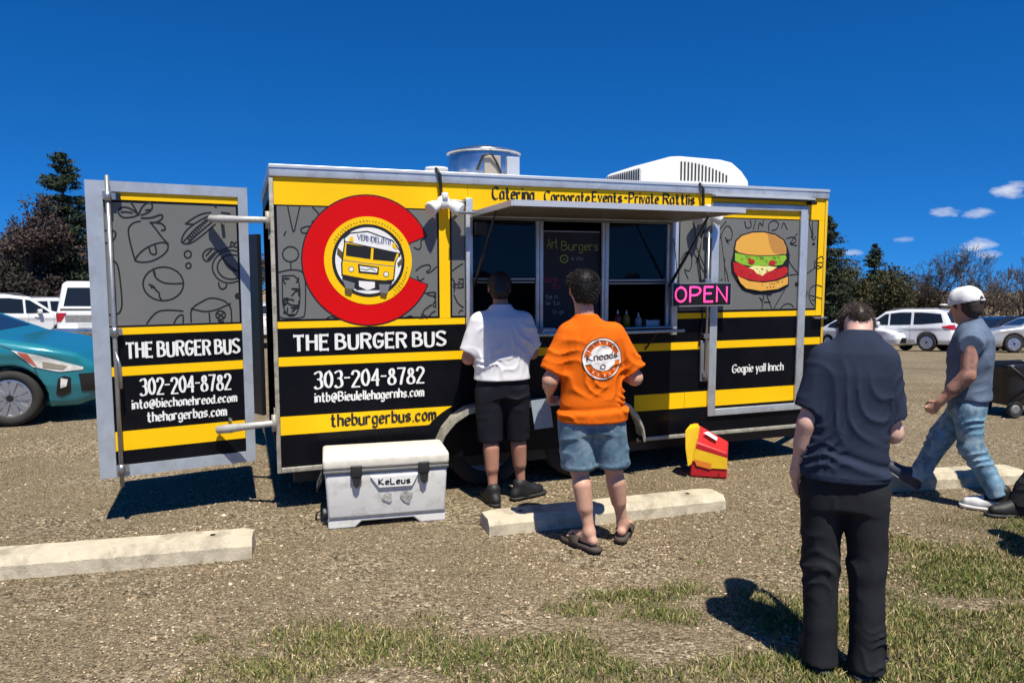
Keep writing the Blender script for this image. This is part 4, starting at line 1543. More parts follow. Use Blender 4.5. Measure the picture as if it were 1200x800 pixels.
# crowned roof
n = 12
v = []
for i in range(n + 1):
    y = -.005 + (TW + .01) * i / n
    z = TZ1 + .035 * math.sin(math.pi * i / n) + .002
    v += [(-.01, y, z), (TL + .01, y, z), (-.01, y, z - .03), (TL + .01, y, z - .03)]
f = []
for i in range(n):
    a, b = i * 4, i * 4 + 4
    f += [(a, a + 1, b + 1, b), (a + 2, b + 2, b + 3, a + 3), (a, b, b + 2, a + 2), (a + 1, a + 3, b + 3, b + 1)]
mesh_obj('roof', v, f, mat('roof_skin', (.6, .6, .58), .5, .3, var=.1), tr)


def sheet(name, poly, off, m, parent=None):
    """thin vinyl sheet on the serving side"""
    mb = MB()
    mb.prism(poly, -off, -off + .0016)
    return mb.build(name, m, parent or tr)


def band(name, u0, u1, z0, z1, m, off=.002):
    return sheet(name, [(u0, z0), (u1, z0), (u1, z1), (u0, z1)], off, m)


band('yellow_band', .012, 1.43, 2.213, 2.404, YEL)
band('yellow_band', 1.432, 3.30, 2.213, 2.404, YEL)
band('yellow_band', 3.302, 4.868, 2.213, 2.404, YEL)
band('grey_panel', .03, 1.188, 1.402, 2.203, GREY)
band('grey_panel', 1.302, 1.404, 1.402, 2.203, GREY)
band('grey_panel', 3.325, 4.79, 1.402, 2.203, GREY)
band('yellow_bar', 1.203, 1.287, 1.387, 2.2115, YEL)
band('yellow_bar', 4.806, 4.868, 1.334, 2.2115, YEL)
band('yellow_stripe', .012, 1.404, 1.337, 1.3855, YEL)
band('yellow_stripe', 3.30, 4.804, 1.334, 1.3825, YEL)
band('yellow_stripe', .012, 2.44, 1.064, 1.130, YEL)
band('yellow_stripe', 2.442, 4.868, 1.064, 1.130, YEL)
arc = [(1.60 + .56 * math.cos(a), .335 + .42 * math.sin(a)) for a in np.linspace(R(122), R(152), 7)]
sheet('yellow_stripe', [(.012, .562), (arc[-1][0] - .02, .562)] + [(max(q[0], 0) - .02, min(q[1], .69)) for q in arc[::-1]][1:] + [(arc[0][0] - .01, .698), (.012, .698)], .002, YEL)
band('yellow_stripe', 2.905, 3.40, .548, .688, YEL)
band('yellow_stripe', 3.403, 4.868, .548, .688, YEL)

# roof rail, corner and bottom trims
MB().box((-.018, -.020, 2.406), (TL + .018, .0, TZ1 + .012), .006).build('roof_rail', ALU, tr, True)
MB().box((-.018, -.026, TZ1 - .012), (TL + .018, -.0205, TZ1 + .006), .0).build('drip_edge', mat('bright_edge', (.62, .64, .66), .4, .4), tr)
MB().box((-.018, .0005, 2.406), (-.0005, TW, TZ1 + .012), .005).build('end_rail', ALU, tr, True)
MB().box((-.020, -.013, TZ0 - .006), (.010, -.0005, 2.405), .004).build('corner_trim', ALU_OLD, tr, True)
MB().box((TL - .011, -.010, TZ0 - .006), (TL + .016, -.0005, 2.405), .004).build('corner_trim', mat('yellow_trim', (.72, .45, .02), .5), tr, True)
MB().box((.012, -.014, TZ0 - .004), (1.16, -.0005, TZ0 + .034), .004).build('bottom_trim', ALU_OLD, tr, True)
MB().box((2.93, -.014, TZ0 - .004), (TL - .013, -.0005, TZ0 + .030), .004).build('bottom_trim', ALU_OLD, tr, True)
MB().box((.1, .1, TZ0 - .11), (TL - .05, .18, TZ0 - .002)).build('chassis_rail', BLKM, tr)
MB().box((.1, TW - .18, TZ0 - .11), (TL - .05, TW - .1, TZ0 - .002)).build('chassis_rail', BLKM, tr)
for u, y, q in ((4.80, 1.05, 0),):
    MB().tube([(TL, .35, .38), (TL + 1.1, 1.05, .40)], .045, 8).tube([(TL, 1.75, .38), (TL + 1.1, 1.05, .40)], .045, 8).box((TL + 1.02, .97, .36), (TL + 1.3, 1.13, .44), .02).tube([(TL + 1.05, 1.05, .0), (TL + 1.05, 1.05, .62)], .03, 8).build('tow_hitch', BLKM, tr, True)
for y in (.55, TW - .1):
    MB().tube([(.35, y, .0), (.35, y, TZ0)], .025, 8).box((.27, y - .08, -.012), (.43, y + .08, .008)).build('levelling_jack', BLKM, tr)

# rear end: two jambs, header, dark opening, far door leaf folded back
REAR = mat('rear_frame_black', (.012, .013, .016), .4)
MB().box((-.006, .016, TZ0), (.0, .10, 2.40)).build('rear_jamb', REAR, tr)
MB().box((-.006, TW - .10, TZ0), (.0, TW, 2.40)).build('rear_jamb', REAR, tr)
MB().box((-.006, .101, 2.30), (.0, TW - .101, 2.40)).build('rear_header', REAR, tr)
for k in range(2):
    MB().box((-.03, -.012, (.70, 2.06)[k] - .09), (-.0205, .05, (.70, 2.06)[k] + .06), .003).build('hinge_plate', ALU_OLD, tr)
M = Matrix.Translation((-.03, TW, 0)) @ Matrix.Rotation(R(118), 4, 'Z')
MB().box((0, 0, .33), (1.0, .045, 2.10), .004, M).build('far_rear_door', REAR, tr)

# cooking kit in the trailer, its shade put into near-black colours
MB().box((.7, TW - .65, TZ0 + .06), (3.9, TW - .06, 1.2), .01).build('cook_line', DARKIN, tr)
MB().box((1.0, TW - .75, 1.85), (2.9, TW - .05, 2.3), .01).build('exhaust_hood', mat('shaded_hood', (.05, .05, .05), .5, .6), tr)
MB().box((1.0, .06, 1.18), (3.8, .5, 1.22), .004).build('serving_counter', mat('shaded_counter', (.05, .05, .05), .4, .5), tr)
for u in (1.1, 3.7):
    MB().box((u, .12, TZ0 + .06), (u + .04, .46, 1.18)).build('counter_leg', DARKIN, tr)
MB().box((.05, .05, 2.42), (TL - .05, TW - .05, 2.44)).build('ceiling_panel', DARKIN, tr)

# serving window frames
def bar(name, u0, u1, z0, z1, y0=-.02, y1=.03, m=ALU, bev=.004):
    return MB().box((u0, y0, z0), (u1, y1, z1), bev).build(name, m, tr, True)


bar('window_jamb', 1.408, 1.462, 1.16, 2.30, -.034, -.003)
bar('window_mullion', 2.0, 2.028, OZ0, 2.14, .0, .03)
bar('window_mullion', 2.034, 2.064, OZ0, 2.14, .006, .036)
bar('window_mullion', 2.587, 2.612, OZ0, 2.14, .0, .03)
bar('window_mullion', 2.618, 2.652, OZ0, 2.14, .006, .036)
bar('window_jamb', 3.206, 3.232, OZ0, 2.14, .002, .034)
bar('window_jamb', 3.238, 3.296, 1.20, 2.17, -.03, .028)
bar('window_header', 1.463, 3.237, 2.142, 2.158, -.004, .034, mat('dark_alu', (.16, .17, .18), .45, .6))
bar('window_sill', 1.463, 3.237, 1.262, 1.2745, -.03, .04)
GLASS = glass_mat('window_glass', (.010, .014, .018), .03, .22)
for u0, u1, z0 in ((1.466, 1.996, 1.70), (2.656, 3.202, 1.685)):
    MB().box((u0, .016, z0), (u1, .021, 2.138)).build('window_pane', GLASS, tr)
    bar('sash_rail', u0, u1, z0 - .026, z0 - .006, .006, .03, mat('sash_alu', (.30, .31, .32), .4, .6))
    bar('sash_rail', u0, u1, z0 - .050, z0 - .034, .010, .03, mat('sash_alu', (.30, .31, .32), .4, .6))
bar('blind_rail', 1.50, 1.97, 2.085, 2.10, .026, .036, mat('sash_alu', (.30, .31, .32)))

# menu board in the middle opening
board = MB().box((2.068, .040, 1.276), (2.584, .052, 2.06)).build('menu_board', mat('menu_board', (.006, .005, .016), .6, var=.5, vscale=3), tr)
MB().box((2.068, .036, 2.062), (2.584, .05, 2.07)).build('board_rail', mat('sash_alu', (.30, .31, .32)), board)
CH_G, CH_P, CH_W = mat('chalk_green', (.30, .38, .06), .9), mat('chalk_pink', (.45, .04, .10), .9), mat('chalk_white', (.35, .37, .4), .9)
chalk = lambda u, z, o: (u, .040 - o, z)
for txt, x_, z_, w_, h_, m_ in (('Art', 2.11, 1.93, .09, .075, CH_G), ('Burgers', 2.235, 1.915, .33, .07, CH_G), ('o cu', 2.325, 1.835, .10, .035, CH_W), ('burn', 2.09, 1.655, .11, .05, CH_P), ('fri', 2.16, 1.60, .06, .05, CH_P),
                                ('te n', 2.10, 1.52, .10, .04, CH_W), ('le to', 2.10, 1.47, .12, .035, CH_W), ('to go', 2.16, 1.40, .10, .035, CH_W)):
    ink = Ink(chalk, .002)
    write(ink, txt, x_, z_, w_, h_, 0, .8, .55, gap=1.7)
    ink.build('chalk_lettering', m_, board)
ink = Ink(chalk, .002)
ink.stroke([(2.26 + .034 * math.cos(a), 1.845 + .03 * math.sin(a)) for a in np.linspace(0, 2 * math.pi, 15)], .009, 0)
ink.stroke([(2.25, 1.842), (2.272, 1.842)], .006, 0)
ink.build('chalk_smiley', CH_G, board)

# folded-out counter shelf
sh = MB().box((1.47, -.215, 1.238), (3.25, -.036, 1.256), .004).build('counter_shelf', mat('shelf_dark', (.06, .06, .062), .4, .5), tr, True)
MB().box((1.47, -.225, 1.240), (3.25, -.2155, 1.262), .003).build('shelf_lip', STEEL, sh, True)
for u in (1.7, 3.0):
    MB().tube([(u, -.19, 1.237), (u, -.006, 1.08)], .008, 6).build('shelf_bracket', BLKM, sh)

# awning flap with its rims and gas struts
AV, AZ = .96, 2.172
aw = MB()
A0, A1 = Vector((0, -.036, 2.160)), Vector((0, -AV, AZ))
ad = (A1 - A0)
an = Vector((0, -ad.z, ad.y)).normalized() * -1
if an.z < 0:
    an = -an
def awp(u, t, h):
    q = A0 + ad * t + an * h
    return (u, q.y, q.z)
def awbox(mb, u0, u1, t0, t1, h0, h1):
    v = [awp(u, t, h) for h in (h0, h1) for (u, t) in ((u0, t0), (u1, t0), (u1, t1), (u0, t1))]
    mb.add(v, [(0, 3, 2, 1), (4, 5, 6, 7), (0, 1, 5, 4), (1, 2, 6, 5), (2, 3, 7, 6), (3, 0, 4, 7)])
awbox(aw, 1.455, 3.235, .0, .985, .006, .026)
awning = aw.build('awning', mat('awning_skin', (.12, .115, .10), .6, .2, var=.12, vscale=4), tr)
for nm, b_ in (('awning_rim', (1.44, 1.4545, 0, 1.0, -.004, .034)), ('awning_rim', (3.2355, 3.265, 0, 1.0, -.004, .034)), ('awning_front_rim', (1.4550, 3.2350, .9855, 1.004, -.003, .036))):
    mb = MB()
    awbox(mb, *b_)
    mb.build(nm, mat('bright_edge', (.62, .64, .66), .4, .4), awning)
MB().box((1.463, -.033, 2.160), (3.236, -.0045, 2.185), .003).build('awning_hinge', ALU, tr, True)
for u in (1.475, 3.225):
    q = awp(u, .55, -.006)
    MB().tube([(u, -.012, 1.62), tuple((Vector((u, -.012, 1.62)) + Vector(q)) / 2)], .013, 8).tube([tuple((Vector((u, -.012, 1.62)) + Vector(q)) / 2), q], .008, 8).build('gas_strut', BLKM, tr, True)
MB().box((1.468, -.09, 2.02), (1.56, -.036, 2.12), .008).build('awning_latch', BLKM, tr)
for k in (0, 1):                                             # folded edge strips at the left of the flap
    mb = MB()
    awbox(mb, 1.30 - .02 * k, 1.439, .05 + .05 * k, .10 + .05 * k, .012 + .008 * k, .02 + .008 * k)
    mb.build('flap_strip', ALU, awning)

# side door frame
DU0, DU1, DZ0, DZ1 = 3.632, 4.664, .462, 2.335
df = MB()
bar('door_frame_post', DU0, DU0 + .076, DZ0, DZ1, -.026, -.0045)
bar('door_frame_post', DU1 - .082, DU1, DZ0, DZ1, -.026, -.0045)
bar('door_frame_rail', DU0 + .0765, DU1 - .0825, DZ1 - .052, DZ1, -.026, -.0045)
bar('door_frame_rail', DU0 + .0765, DU1 - .0825, DZ0, DZ0 + .062, -.026, -.0045)
MB().box((DU0 + .080, -.0060, DZ0 + .066), (DU0 + .086, -.0042, DZ1 - .056)).build('door_seal', BLKM, tr)
MB().box((3.63, -.062, 2.372), (4.70, -.0045, 2.384), .003).build('rain_gutter', BLKM, tr)
MB().box((3.63, -.066, 2.3845), (4.70, -.0045, 2.400), .003).build('gutter_lip', mat('bright_edge', (.62, .64, .66)), tr)
MB().box((4.655, -.07, 2.345), (4.715, -.0045, 2.3715), .004).build('gutter_end', BLKM, tr)
lk = MB().tube([(3.585, -.045, .80), (3.585, -.045, 2.12)], .012, 8).build('lock_bar', STEEL, tr, True)
for z in (.84, 1.18, 1.66, 2.05):
    MB().box((3.555, -.055, z - .02), (3.615, -.0045, z + .02), .004).build('bar_keeper', STEEL, lk)
MB().box((3.540, -.034, .78), (3.628, -.0045, 1.14), .006).build('lock_housing', mat('housing_grey', (.22, .23, .24), .5, .5), tr, True)
MB().tube([(3.56, -.012, 2.10), (3.50, -.02, 1.86), (3.545, -.015, 1.62), (3.56, -.016, 1.3), (3.53, -.013, 1.10)], .006, 6).build('power_cable', BLKM, tr, True)
MB().tube([(3.45, -.012, 2.2), (3.47, -.03, 1.95), (3.60, -.016, 1.72), (3.622, -.013, 1.60)], .005, 6).build('power_cable', BLKM, tr, True)
MB().box((4.76, -.05, 1.305), (4.90, -.011, 1.320), .003).build('door_stay', STEEL, tr)

# wheels and fender
for u in (1.62, 2.44):
    for y in (.10, TW - .34):
        w = MB().lathe([(.02, y - .012), (.06, y - .012), (.07, y + .02), (.19, y + .045), (.205, y + .01), (.215, y + .01), (.215, y + .2)], (u, 0, .335), 'Y', 28).build('wheel', mat('wheel_grey', (.25, .25, .25), .5, .4), tr, True)
        MB().lathe([(.213, y + .005), (.235, y - .016), (.305, y - .018), (.33, y), (.336, y + .03), (.336, y + .17), (.325, y + .2), (.213, y + .2)], (u, 0, .335), 'Y', 36, closed=True).build('tyre', RUB, w, True)
MB().box((1.12, .0465, TZ0 - .001), (2.94, .30, .74)).build('wheel_well', REAR, tr)
fp = [(1.135, .36), (1.15, .44), (1.20, .545), (1.28, .635), (1.38, .695), (1.52, .722), (2.55, .722), (2.69, .695), (2.79, .635), (2.87, .545), (2.92, .44), (2.935, .36)]
v, f = [], []
for (u, z) in fp:
    nrm = np.array([u - 2.03, z - .2])
    k = nrm / np.linalg.norm(nrm) * .012
    v += [(u, -.012, z), (u, -.15, z), (u, -.15, z - .045), (u - k[0], -.138, z - .045 - k[1] * .2), (u - k[0], -.138, z - k[1]), (u - k[0], -.012, z - k[1])]
for i in range(len(fp) - 1):
    for j in range(6):
        a, b = i * 6 + j, i * 6 + (j + 1) % 6
        f.append((a, b, b + 6, a + 6))
f += [tuple(range(6)), tuple(range((len(fp) - 1) * 6, len(fp) * 6))[::-1]]
fo = mesh_obj('fender', v, f, ALU_OLD, tr)
MB().box((2.945, -.10, .30), (2.965, -.013, .40), .003).build('step_bracket', BLKM, tr)

# roof machinery
ac = [(3.19, 2.50), (3.19, 2.675), (3.24, 2.70), (3.50, 2.785), (3.60, 2.795), (4.05, 2.785), (4.17, 2.765), (4.28, 2.69), (4.36, 2.60), (4.37, 2.50)]
mb = MB().prism(ac, .45, 1.15)
aco = mb.build('roof_air_conditioner', mat('ac_white', (.74, .74, .71), .5, var=.04), tr)
md = aco.modifiers.new('b', 'BEVEL')
md.width = .025
md.segments = 2
md.limit_method = 'ANGLE'
slot = mat('slot_dark', (.03, .03, .03), .8)
for k in range(14):
    u = 3.60 + .038 * k
    zt = 2.745 - .0015 * k * k * .4
    MB().box((u, .4465, 2.575), (u + .017, .4495, zt)).build('grille_slot', slot, aco)
for k in range(15):
    y = .48 + .043 * k
    MB().box((3.1865, y, 2.52), (3.1895, y + .02, 2.665)).build('grille_slot', slot, aco)
fan = MB().lathe([(.30, 2.50), (.305, 2.52), (.305, 2.70), (.298, 2.725), (.30, 2.728)], (1.755, .6, 0), 'Z', 40).build('exhaust_fan', mat('fan_chrome', (.62, .64, .66), .22, .95, var=.25, vscale=5, rvar=.12), tr)
smooth_by_angle(fan)
MB().lathe([(.318, 2.728), (.318, 2.742), (.26, 2.760), (.16, 2.768), (.155, 2.785), (.0, 2.79)], (1.755, .6, 0), 'Z', 40).build('fan_cap', mat('fan_chrome', (.6, .6, .6)), fan, True)
MB().box((1.66, .285, 2.53), (1.80, .305, 2.68), .006).build('motor_plate', mat('motor_tan', (.46, .40, .32), .5, .3), fan)
MB().box((1.86, .30, 2.535), (1.97, .33, 2.68), .006).build('switch_box', mat('bright_edge', (.62, .64, .66)), fan)
pts = [(1.60, .30, 2.56), (1.64, .27, 2.67), (1.71, .26, 2.69), (1.76, .27, 2.62), (1.80, .275, 2.54)]
MB().tube(pts, .009, 6).build('conduit', BLKM, fan, True)
MB().lathe([(.05, 2.49), (.05, 2.545), (.095, 2.555), (.09, 2.575), (.0, 2.582)], (1.29, .4, 0), 'Z', 24).build('roof_vent', mat('ac_white', (.7, .7, .7)), tr, True)

# flood lights on hooked brackets
LAMP_W = mat('lamp_white', (.78, .78, .75), .4, var=.04)
LENS = mat('lamp_lens', (.55, .57, .58), .15)


def floodlight(u, z):
    b = MB()
    b.tube([(u - .03, .02, z + .275), (u - .045, -.03, z + .285), (u - .02, -.045, z + .24), (u - .005, -.03, z + .06)], [.010, .012, .013, .014], 6)
    bo = b.build('light_bracket', BLKM, tr, True)
    MB().lathe([(.0, -.02), (.045, -.022), (.052, -.035), (.05, -.075), (.03, -.09), (.0, -.092)], (u + .005, 0, z + .035), 'Y', 20).build('junction_box', LAMP_W, bo, True)
    MB().box((u - .015, -.105, z + .055), (u + .03, -.055, z + .105), .012).build('motion_sensor', LAMP_W, bo, True)
    for s in (-1, 1):
        c = Vector((u + .005 + s * .085, -.095, z - .005))
        ax = Vector((s * .75, -.45, -.40)).normalized()
        mb = MB()
        mb.tube([(u + s * .03, -.06, z + .03), tuple(c - ax * .03)], .013, 8)
        prof = [(-.055, .018), (-.045, .034), (-.01, .046), (.035, .052), (.045, .05)]
        mb.tube([tuple(c + ax * q[0]) for q in prof], [q[1] for q in prof], 18)
        h = mb.build('lamp_head', LAMP_W, bo, True)
        MB().tube([tuple(c + ax * .0452), tuple(c + ax * .049)], [.044, .04], 18).build('lens', LENS, h)
    MB().tube([(u + .06, -.075, z + .05), (u + .11, -.06, z + .05), (u + .165, -.03, z + .045)], .007, 6).build('conduit', LAMP_W, bo, True)
    MB().lathe([(.0, -.01), (.02, -.01), (.024, -.03), (.0, -.034)], (u + .175, 0, z + .04), 'Y', 12).build('cable_gland', BLKM, bo, True)


floodlight(1.222, 2.225)
floodlight(3.535, 2.205)


# ------------------------------------------------------------------ prints on the serving side
side = lambda u, z, off: (u, -off, z)


def zoomed(ox, oy, sc, fn):
    return lambda pts: [fn(ox + a / sc, oy + b / sc) for a, b in pts]


LC = (.668, 1.822)
def ringpoly(r, n=64, a0=0, a1=2 * math.pi, c=LC):
    return [(c[0] + r * math.cos(a), c[1] + r * math.sin(a)) for a in np.linspace(a0, a1, n)]


ga, gb = R(23.5), R(22.5)
def cshape(r0, r1, e):
    return ringpoly(r1, 56, ga - e, 2 * math.pi - gb + e) + ringpoly(r0, 44, 2 * math.pi - gb + e * 1.3, ga - e * 1.3)


logo = sheet('logo_outline', cshape(.31, .482, .016), .0036, INK)
sheet('logo_letter', cshape(.318, .472, 0), .0056, RED, logo)
sheet('logo_disc', ringpoly(.322, 60)[:-1], .0076, YEL, logo)
sheet('logo_ring', ringpoly(.266, 60)[:-1], .0096, INK, logo)
sheet('logo_field', ringpoly(.243, 60)[:-1], .0116, WHT, logo)
Zb = zoomed(385, 250, 7.27, S)
bus = Ink(side, .0122, .00015)
BM = [INK, YEL, WHT, mat('print_grey', (.17, .18, .19), .5), mat('print_brown', (.10, .07, .03), .5), mat('print_blue', (.03, .04, .20), .5)]
bus.fill(Zb([(75, 290), (122, 335), (112, 395), (70, 350)]), 4).fill(Zb([(632, 370), (582, 425), (592, 462), (628, 425)]), 4)
bus.fill(Zb([(125, 205), (180, 165), (330, 150), (545, 228), (618, 330), (605, 372), (132, 262)]), 0)
bus.fill(Zb([(136, 215), (184, 176), (330, 162), (538, 238), (606, 330), (598, 360), (144, 252)]), 2)
bus.fill(Zb([(134, 236), (606, 338), (572, 414), (556, 575), (330, 602), (108, 532), (104, 430)]), 0)
bus.fill(Zb([(142, 246), (598, 346), (562, 414), (546, 562), (330, 588), (120, 520), (116, 434)]), 1)
bus.fill(Zb([(150, 258), (362, 290), (354, 392), (146, 362)]), 0).fill(Zb([(382, 295), (580, 338), (556, 412), (376, 396)]), 0)
bus.stroke(Zb([(120, 398), (330, 428), (562, 452)]), .006, 3)
bus.fill(Zb([(248, 432), (428, 458), (422, 524), (254, 508)]), 0).fill(Zb([(262, 448), (416, 468), (410, 505), (270, 492)]), 2)
bus.stroke(Zb([(270, 470), (320, 485), (360, 470), (400, 492)]), .006, 0)
for cx_, cy_ in ((192, 476), (488, 518)):
    q = [(cx_ + 24 * math.cos(a), cy_ + 24 * math.sin(a)) for a in np.linspace(0, 6.28, 15)[:-1]]
    bus.fill(Zb(q), 0)
    q = [(cx_ + 19 * math.cos(a), cy_ + 19 * math.sin(a)) for a in np.linspace(0, 6.28, 15)[:-1]]
    bus.fill(Zb(q), 2)
bus.fill(Zb([(118, 520), (330, 560), (545, 576), (530, 606), (500, 650), (240, 650), (114, 560)]), 0)
bus.fill(Zb([(255, 574), (392, 584), (392, 632), (330, 655), (258, 622)]), 2)
bus.fill(Zb([(116, 562), (222, 594), (214, 646), (146, 642)]), 3).fill(Zb([(428, 602), (522, 604), (496, 684), (434, 674)]), 3)
bus.fill(Zb([(134, 640), (206, 642), (190, 696), (140, 682)]), 4).fill(Zb([(436, 674), (496, 690), (486, 716), (440, 706)]), 4)
bus.fill(Zb([(168, 240), (182, 200), (204, 195), (212, 240)]), 1).fill(Zb([(535, 262), (558, 250), (585, 310), (545, 292)]), 1)
p0, p1 = Zb([(245, 222), (525, 262)])
write(bus, 'VERNDEL0T0', p0[0], p0[1], p1[0] - p0[0], .036, 5, 1.5, .8, gap=1.5, slope=(p1[1] - p0[1]) / (p1[0] - p0[0]))
# lettering round the yellow disc
rnd = random.Random(5)
for a0, a1, n_ in ((R(148), R(32), 26), (R(-50), R(-12), 9)):
    for a in np.linspace(a0, a1, n_):
        rr, h_ = .285, rnd.uniform(.008, .02)
        t_ = np.array([-math.sin(a), math.cos(a)])
        c_ = np.array([LC[0] + rr * math.cos(a), LC[1] + rr * math.sin(a)])
        rv = np.array([math.cos(a), math.sin(a)])
        bus.stroke([tuple(c_ - rv * h_ / 2 + t_ * rnd.uniform(-.006, .006)), tuple(c_ + rv * h_ / 2), tuple(c_ + t_ * .008)], .004, 0)
bus.build('bus_drawing', None, logo, BM)


def lettering(name, s, p0, p1, h, m, parent=None, base=.0042, **kw):
    """text whose baseline runs between two photo pixels on the serving side"""
    a, b = S(*p0), S(*p1)
    ink = Ink(side, base)
    write(ink, s, a[0], a[1], b[0] - a[0], h, **kw)
    return ink.build(name, m, parent or tr)


lettering('name_lettering', 'THE BURGER BUS', (345, 410.5), (521, 405), .105, WHT, pen=2.1, thin=1.3, nib=R(10), serif=1.05, gap=2.9, jit=.3)
lettering('phone_lettering', '303-204-8782', (369, 455), (496, 447), .122, WHT, pen=1.7, thin=.75, nib=R(10), serif=.5, gap=2.2, jit=.2)
lettering('email_lettering', 'intb@Bieulellehagernhs.com', (369, 471), (496, 463), .066, WHT, pen=2.1, thin=.7, nib=R(38), gap=2.2, jit=.25)
lettering('web_lettering', 'theburgerbus.com', (388, 499.5), (510, 490), .088, INK, pen=2.1, thin=.6, nib=R(38), gap=2.2, jit=.2)
lettering('slogan_lettering', 'Caterina', (577, 233), (625, 235.5), .088, INK, pen=2.3, thin=.5, nib=R(40), gap=2.2, jit=.25)
lettering('slogan_lettering', 'Corporate', (638, 236.2), (690, 236.5), .080, INK, pen=2.3, thin=.5, nib=R(40), gap=2.2, jit=.25)
lettering('slogan_lettering', 'Events', (694, 236.7), (728, 238), .080, INK, pen=2.3, thin=.5, nib=R(40), gap=2.2, jit=.25)
lettering('slogan_lettering', '~Private', (731, 237.6), (771, 238.5), .082, INK, pen=2.3, thin=.5, nib=R(40), gap=2.2, jit=.25)
lettering('slogan_lettering', 'Rattlis', (777, 238.6), (813, 239.5), .080, INK, pen=2.3, thin=.5, nib=R(40), gap=2.2, jit=.25)
lettering('greeting_lettering', 'Goqpie yall lnnch', (858, 436.5), (917, 433), .07, WHT, pen=1.8, thin=.7, nib=R(30), gap=1.8, jit=.15)

# burger print
Zg = zoomed(840, 255, 8.0, S)
bg = Ink(side, .0042, .00025)
GM = [INK, mat('bun_orange', (.78, .40, .06), .45), mat('bun_brown', (.52, .25, .05), .45), mat('lettuce_green', (.27, .50, .03), .5), mat('meat_red', (.50, .012, .014), .5), mat('cheese_cream', (.85, .78, .30), .5), mat('lettuce_dark', (.06, .20, .02), .5)]
bg.fill(Zg([(155, 290), (172, 212), (228, 160), (330, 130), (430, 126), (545, 150), (630, 205), (662, 280), (682, 350), (670, 470), (672, 640), (600, 690), (470, 720), (350, 720), (235, 680), (180, 600), (135, 520), (128, 420), (150, 340)]), 0)
bg.fill(Zg([(168, 300), (182, 222), (232, 172), (330, 142), (430, 138), (540, 162), (618, 212), (648, 280), (648, 338), (530, 352), (400, 354), (280, 345), (200, 325)]), 1)
bg.fill(Zg([(472, 146), (540, 163), (617, 213), (646, 282), (646, 336), (580, 344), (520, 330), (490, 250)]), 2, 1)
bg.fill(Zg([(168, 330), (280, 354), (400, 362), (530, 360), (640, 350), (652, 380), (610, 440), (520, 455), (440, 448), (330, 458), (240, 440), (168, 405)]), 3)
rnd = random.Random(4)
for k in range(16):
    x_, y_ = rnd.uniform(190, 610), rnd.uniform(368, 430)
    bg.stroke(Zg([(x_, y_), (x_ + 12, y_ - 14), (x_ + 26, y_), (x_ + 14, y_ + 14)]), .004, 6, 1)
for cx_, cy_, r_ in ((322, 412, 30), (515, 424, 34), (300, 385, 12)):
    bg.fill(Zg([(cx_ + r_ * math.cos(a), cy_ + r_ * .75 * math.sin(a)) for a in np.linspace(0, 6.28, 12)[:-1]]), 4)
bg.fill(Zg([(146, 418), (200, 425), (260, 455), (330, 480), (420, 470), (500, 490), (580, 478), (652, 452), (660, 525), (570, 578), (420, 600), (250, 582), (158, 530)]), 4, 1)
bg.fill(Zg([(290, 470), (340, 452), (490, 455), (560, 465), (500, 500), (470, 505), (420, 545), (365, 522), (340, 490)]), 5)
for k in range(7):
    x_, y_ = rnd.uniform(345, 470), rnd.uniform(465, 505)
    bg.stroke(Zg([(x_, y_), (x_ + 9, y_ + 5)]), .006, 0)
for k in range(26):
    x_, y_ = rnd.uniform(170, 640), rnd.uniform(500, 570)
    bg.stroke(Zg([(x_, y_), (x_ + 8, y_ - 4)]), .004, rnd.choice((0, 2)))
bg.stroke(Zg([(200, 552), (300, 588), (420, 604), (540, 590), (650, 540)]), .007, 0, 1)
bg.fill(Zg([(182, 548), (290, 594), (420, 610), (550, 594), (654, 552), (652, 622), (560, 668), (400, 686), (262, 662), (208, 610)]), 1)
for (x_, y_) in ((405, 632), (460, 625), (480, 620), (500, 618), (520, 615), (545, 605), (560, 600), (595, 596), (455, 650), (485, 648), (515, 645), (550, 645)):
    bg.stroke(Zg([(x_, y_), (x_ + 10, y_ + 4)]), .007, rnd.choice((0, 0, 5)))
bg.build('burger_print', None, tr, GM)


def doodle(fn3, Zf, strokes, parent, base=.0042, w=.0085, name='doodle'):
    ink = Ink(fn3, base)
    for st in strokes:
        ww = w
        sm = 1
        if isinstance(st, tuple) and st and st[0] == 'o':
            _, x_, y_, rx_, ry_ = st
            ink.stroke(Zf([(x_ + rx_ * math.cos(a), y_ + ry_ * math.sin(a)) for a in np.linspace(0, 2 * math.pi, 25)][:-1] + [(x_ + rx_, y_)]), ww)
            continue
        if isinstance(st, tuple) and st and st[0] == 'f':
            _, x_, y_, r_ = st
            ink.fill(Zf([(x_ + r_ * math.cos(a), y_ + r_ * math.sin(a)) for a in np.linspace(0, 2 * math.pi, 17)][:-1]))
            continue
        ink.stroke(Zf(st), ww, smooth=2 if len(st) > 2 else 0)
    return ink.build(name, INK, parent)


def scrawl(x0, y0, x1, y1, n, seed):
    """small looping marks inside a box, as on the printed panels"""
    rnd = random.Random(seed)
    out = []
    for k in range(n):
        x_, y_ = rnd.uniform(x0, x1), rnd.uniform(y0, y1)
        q = [(x_, y_)]
        a = rnd.uniform(0, 6.28)
        for j in range(rnd.randint(4, 8)):
            a += rnd.uniform(-1.3, 1.3)
            s_ = rnd.uniform(8, 20)
            x_, y_ = min(max(x_ + s_ * math.cos(a), x0), x1), min(max(y_ + s_ * math.sin(a), y0), y1)
            q.append((x_, y_))
        out.append(q)
    return out


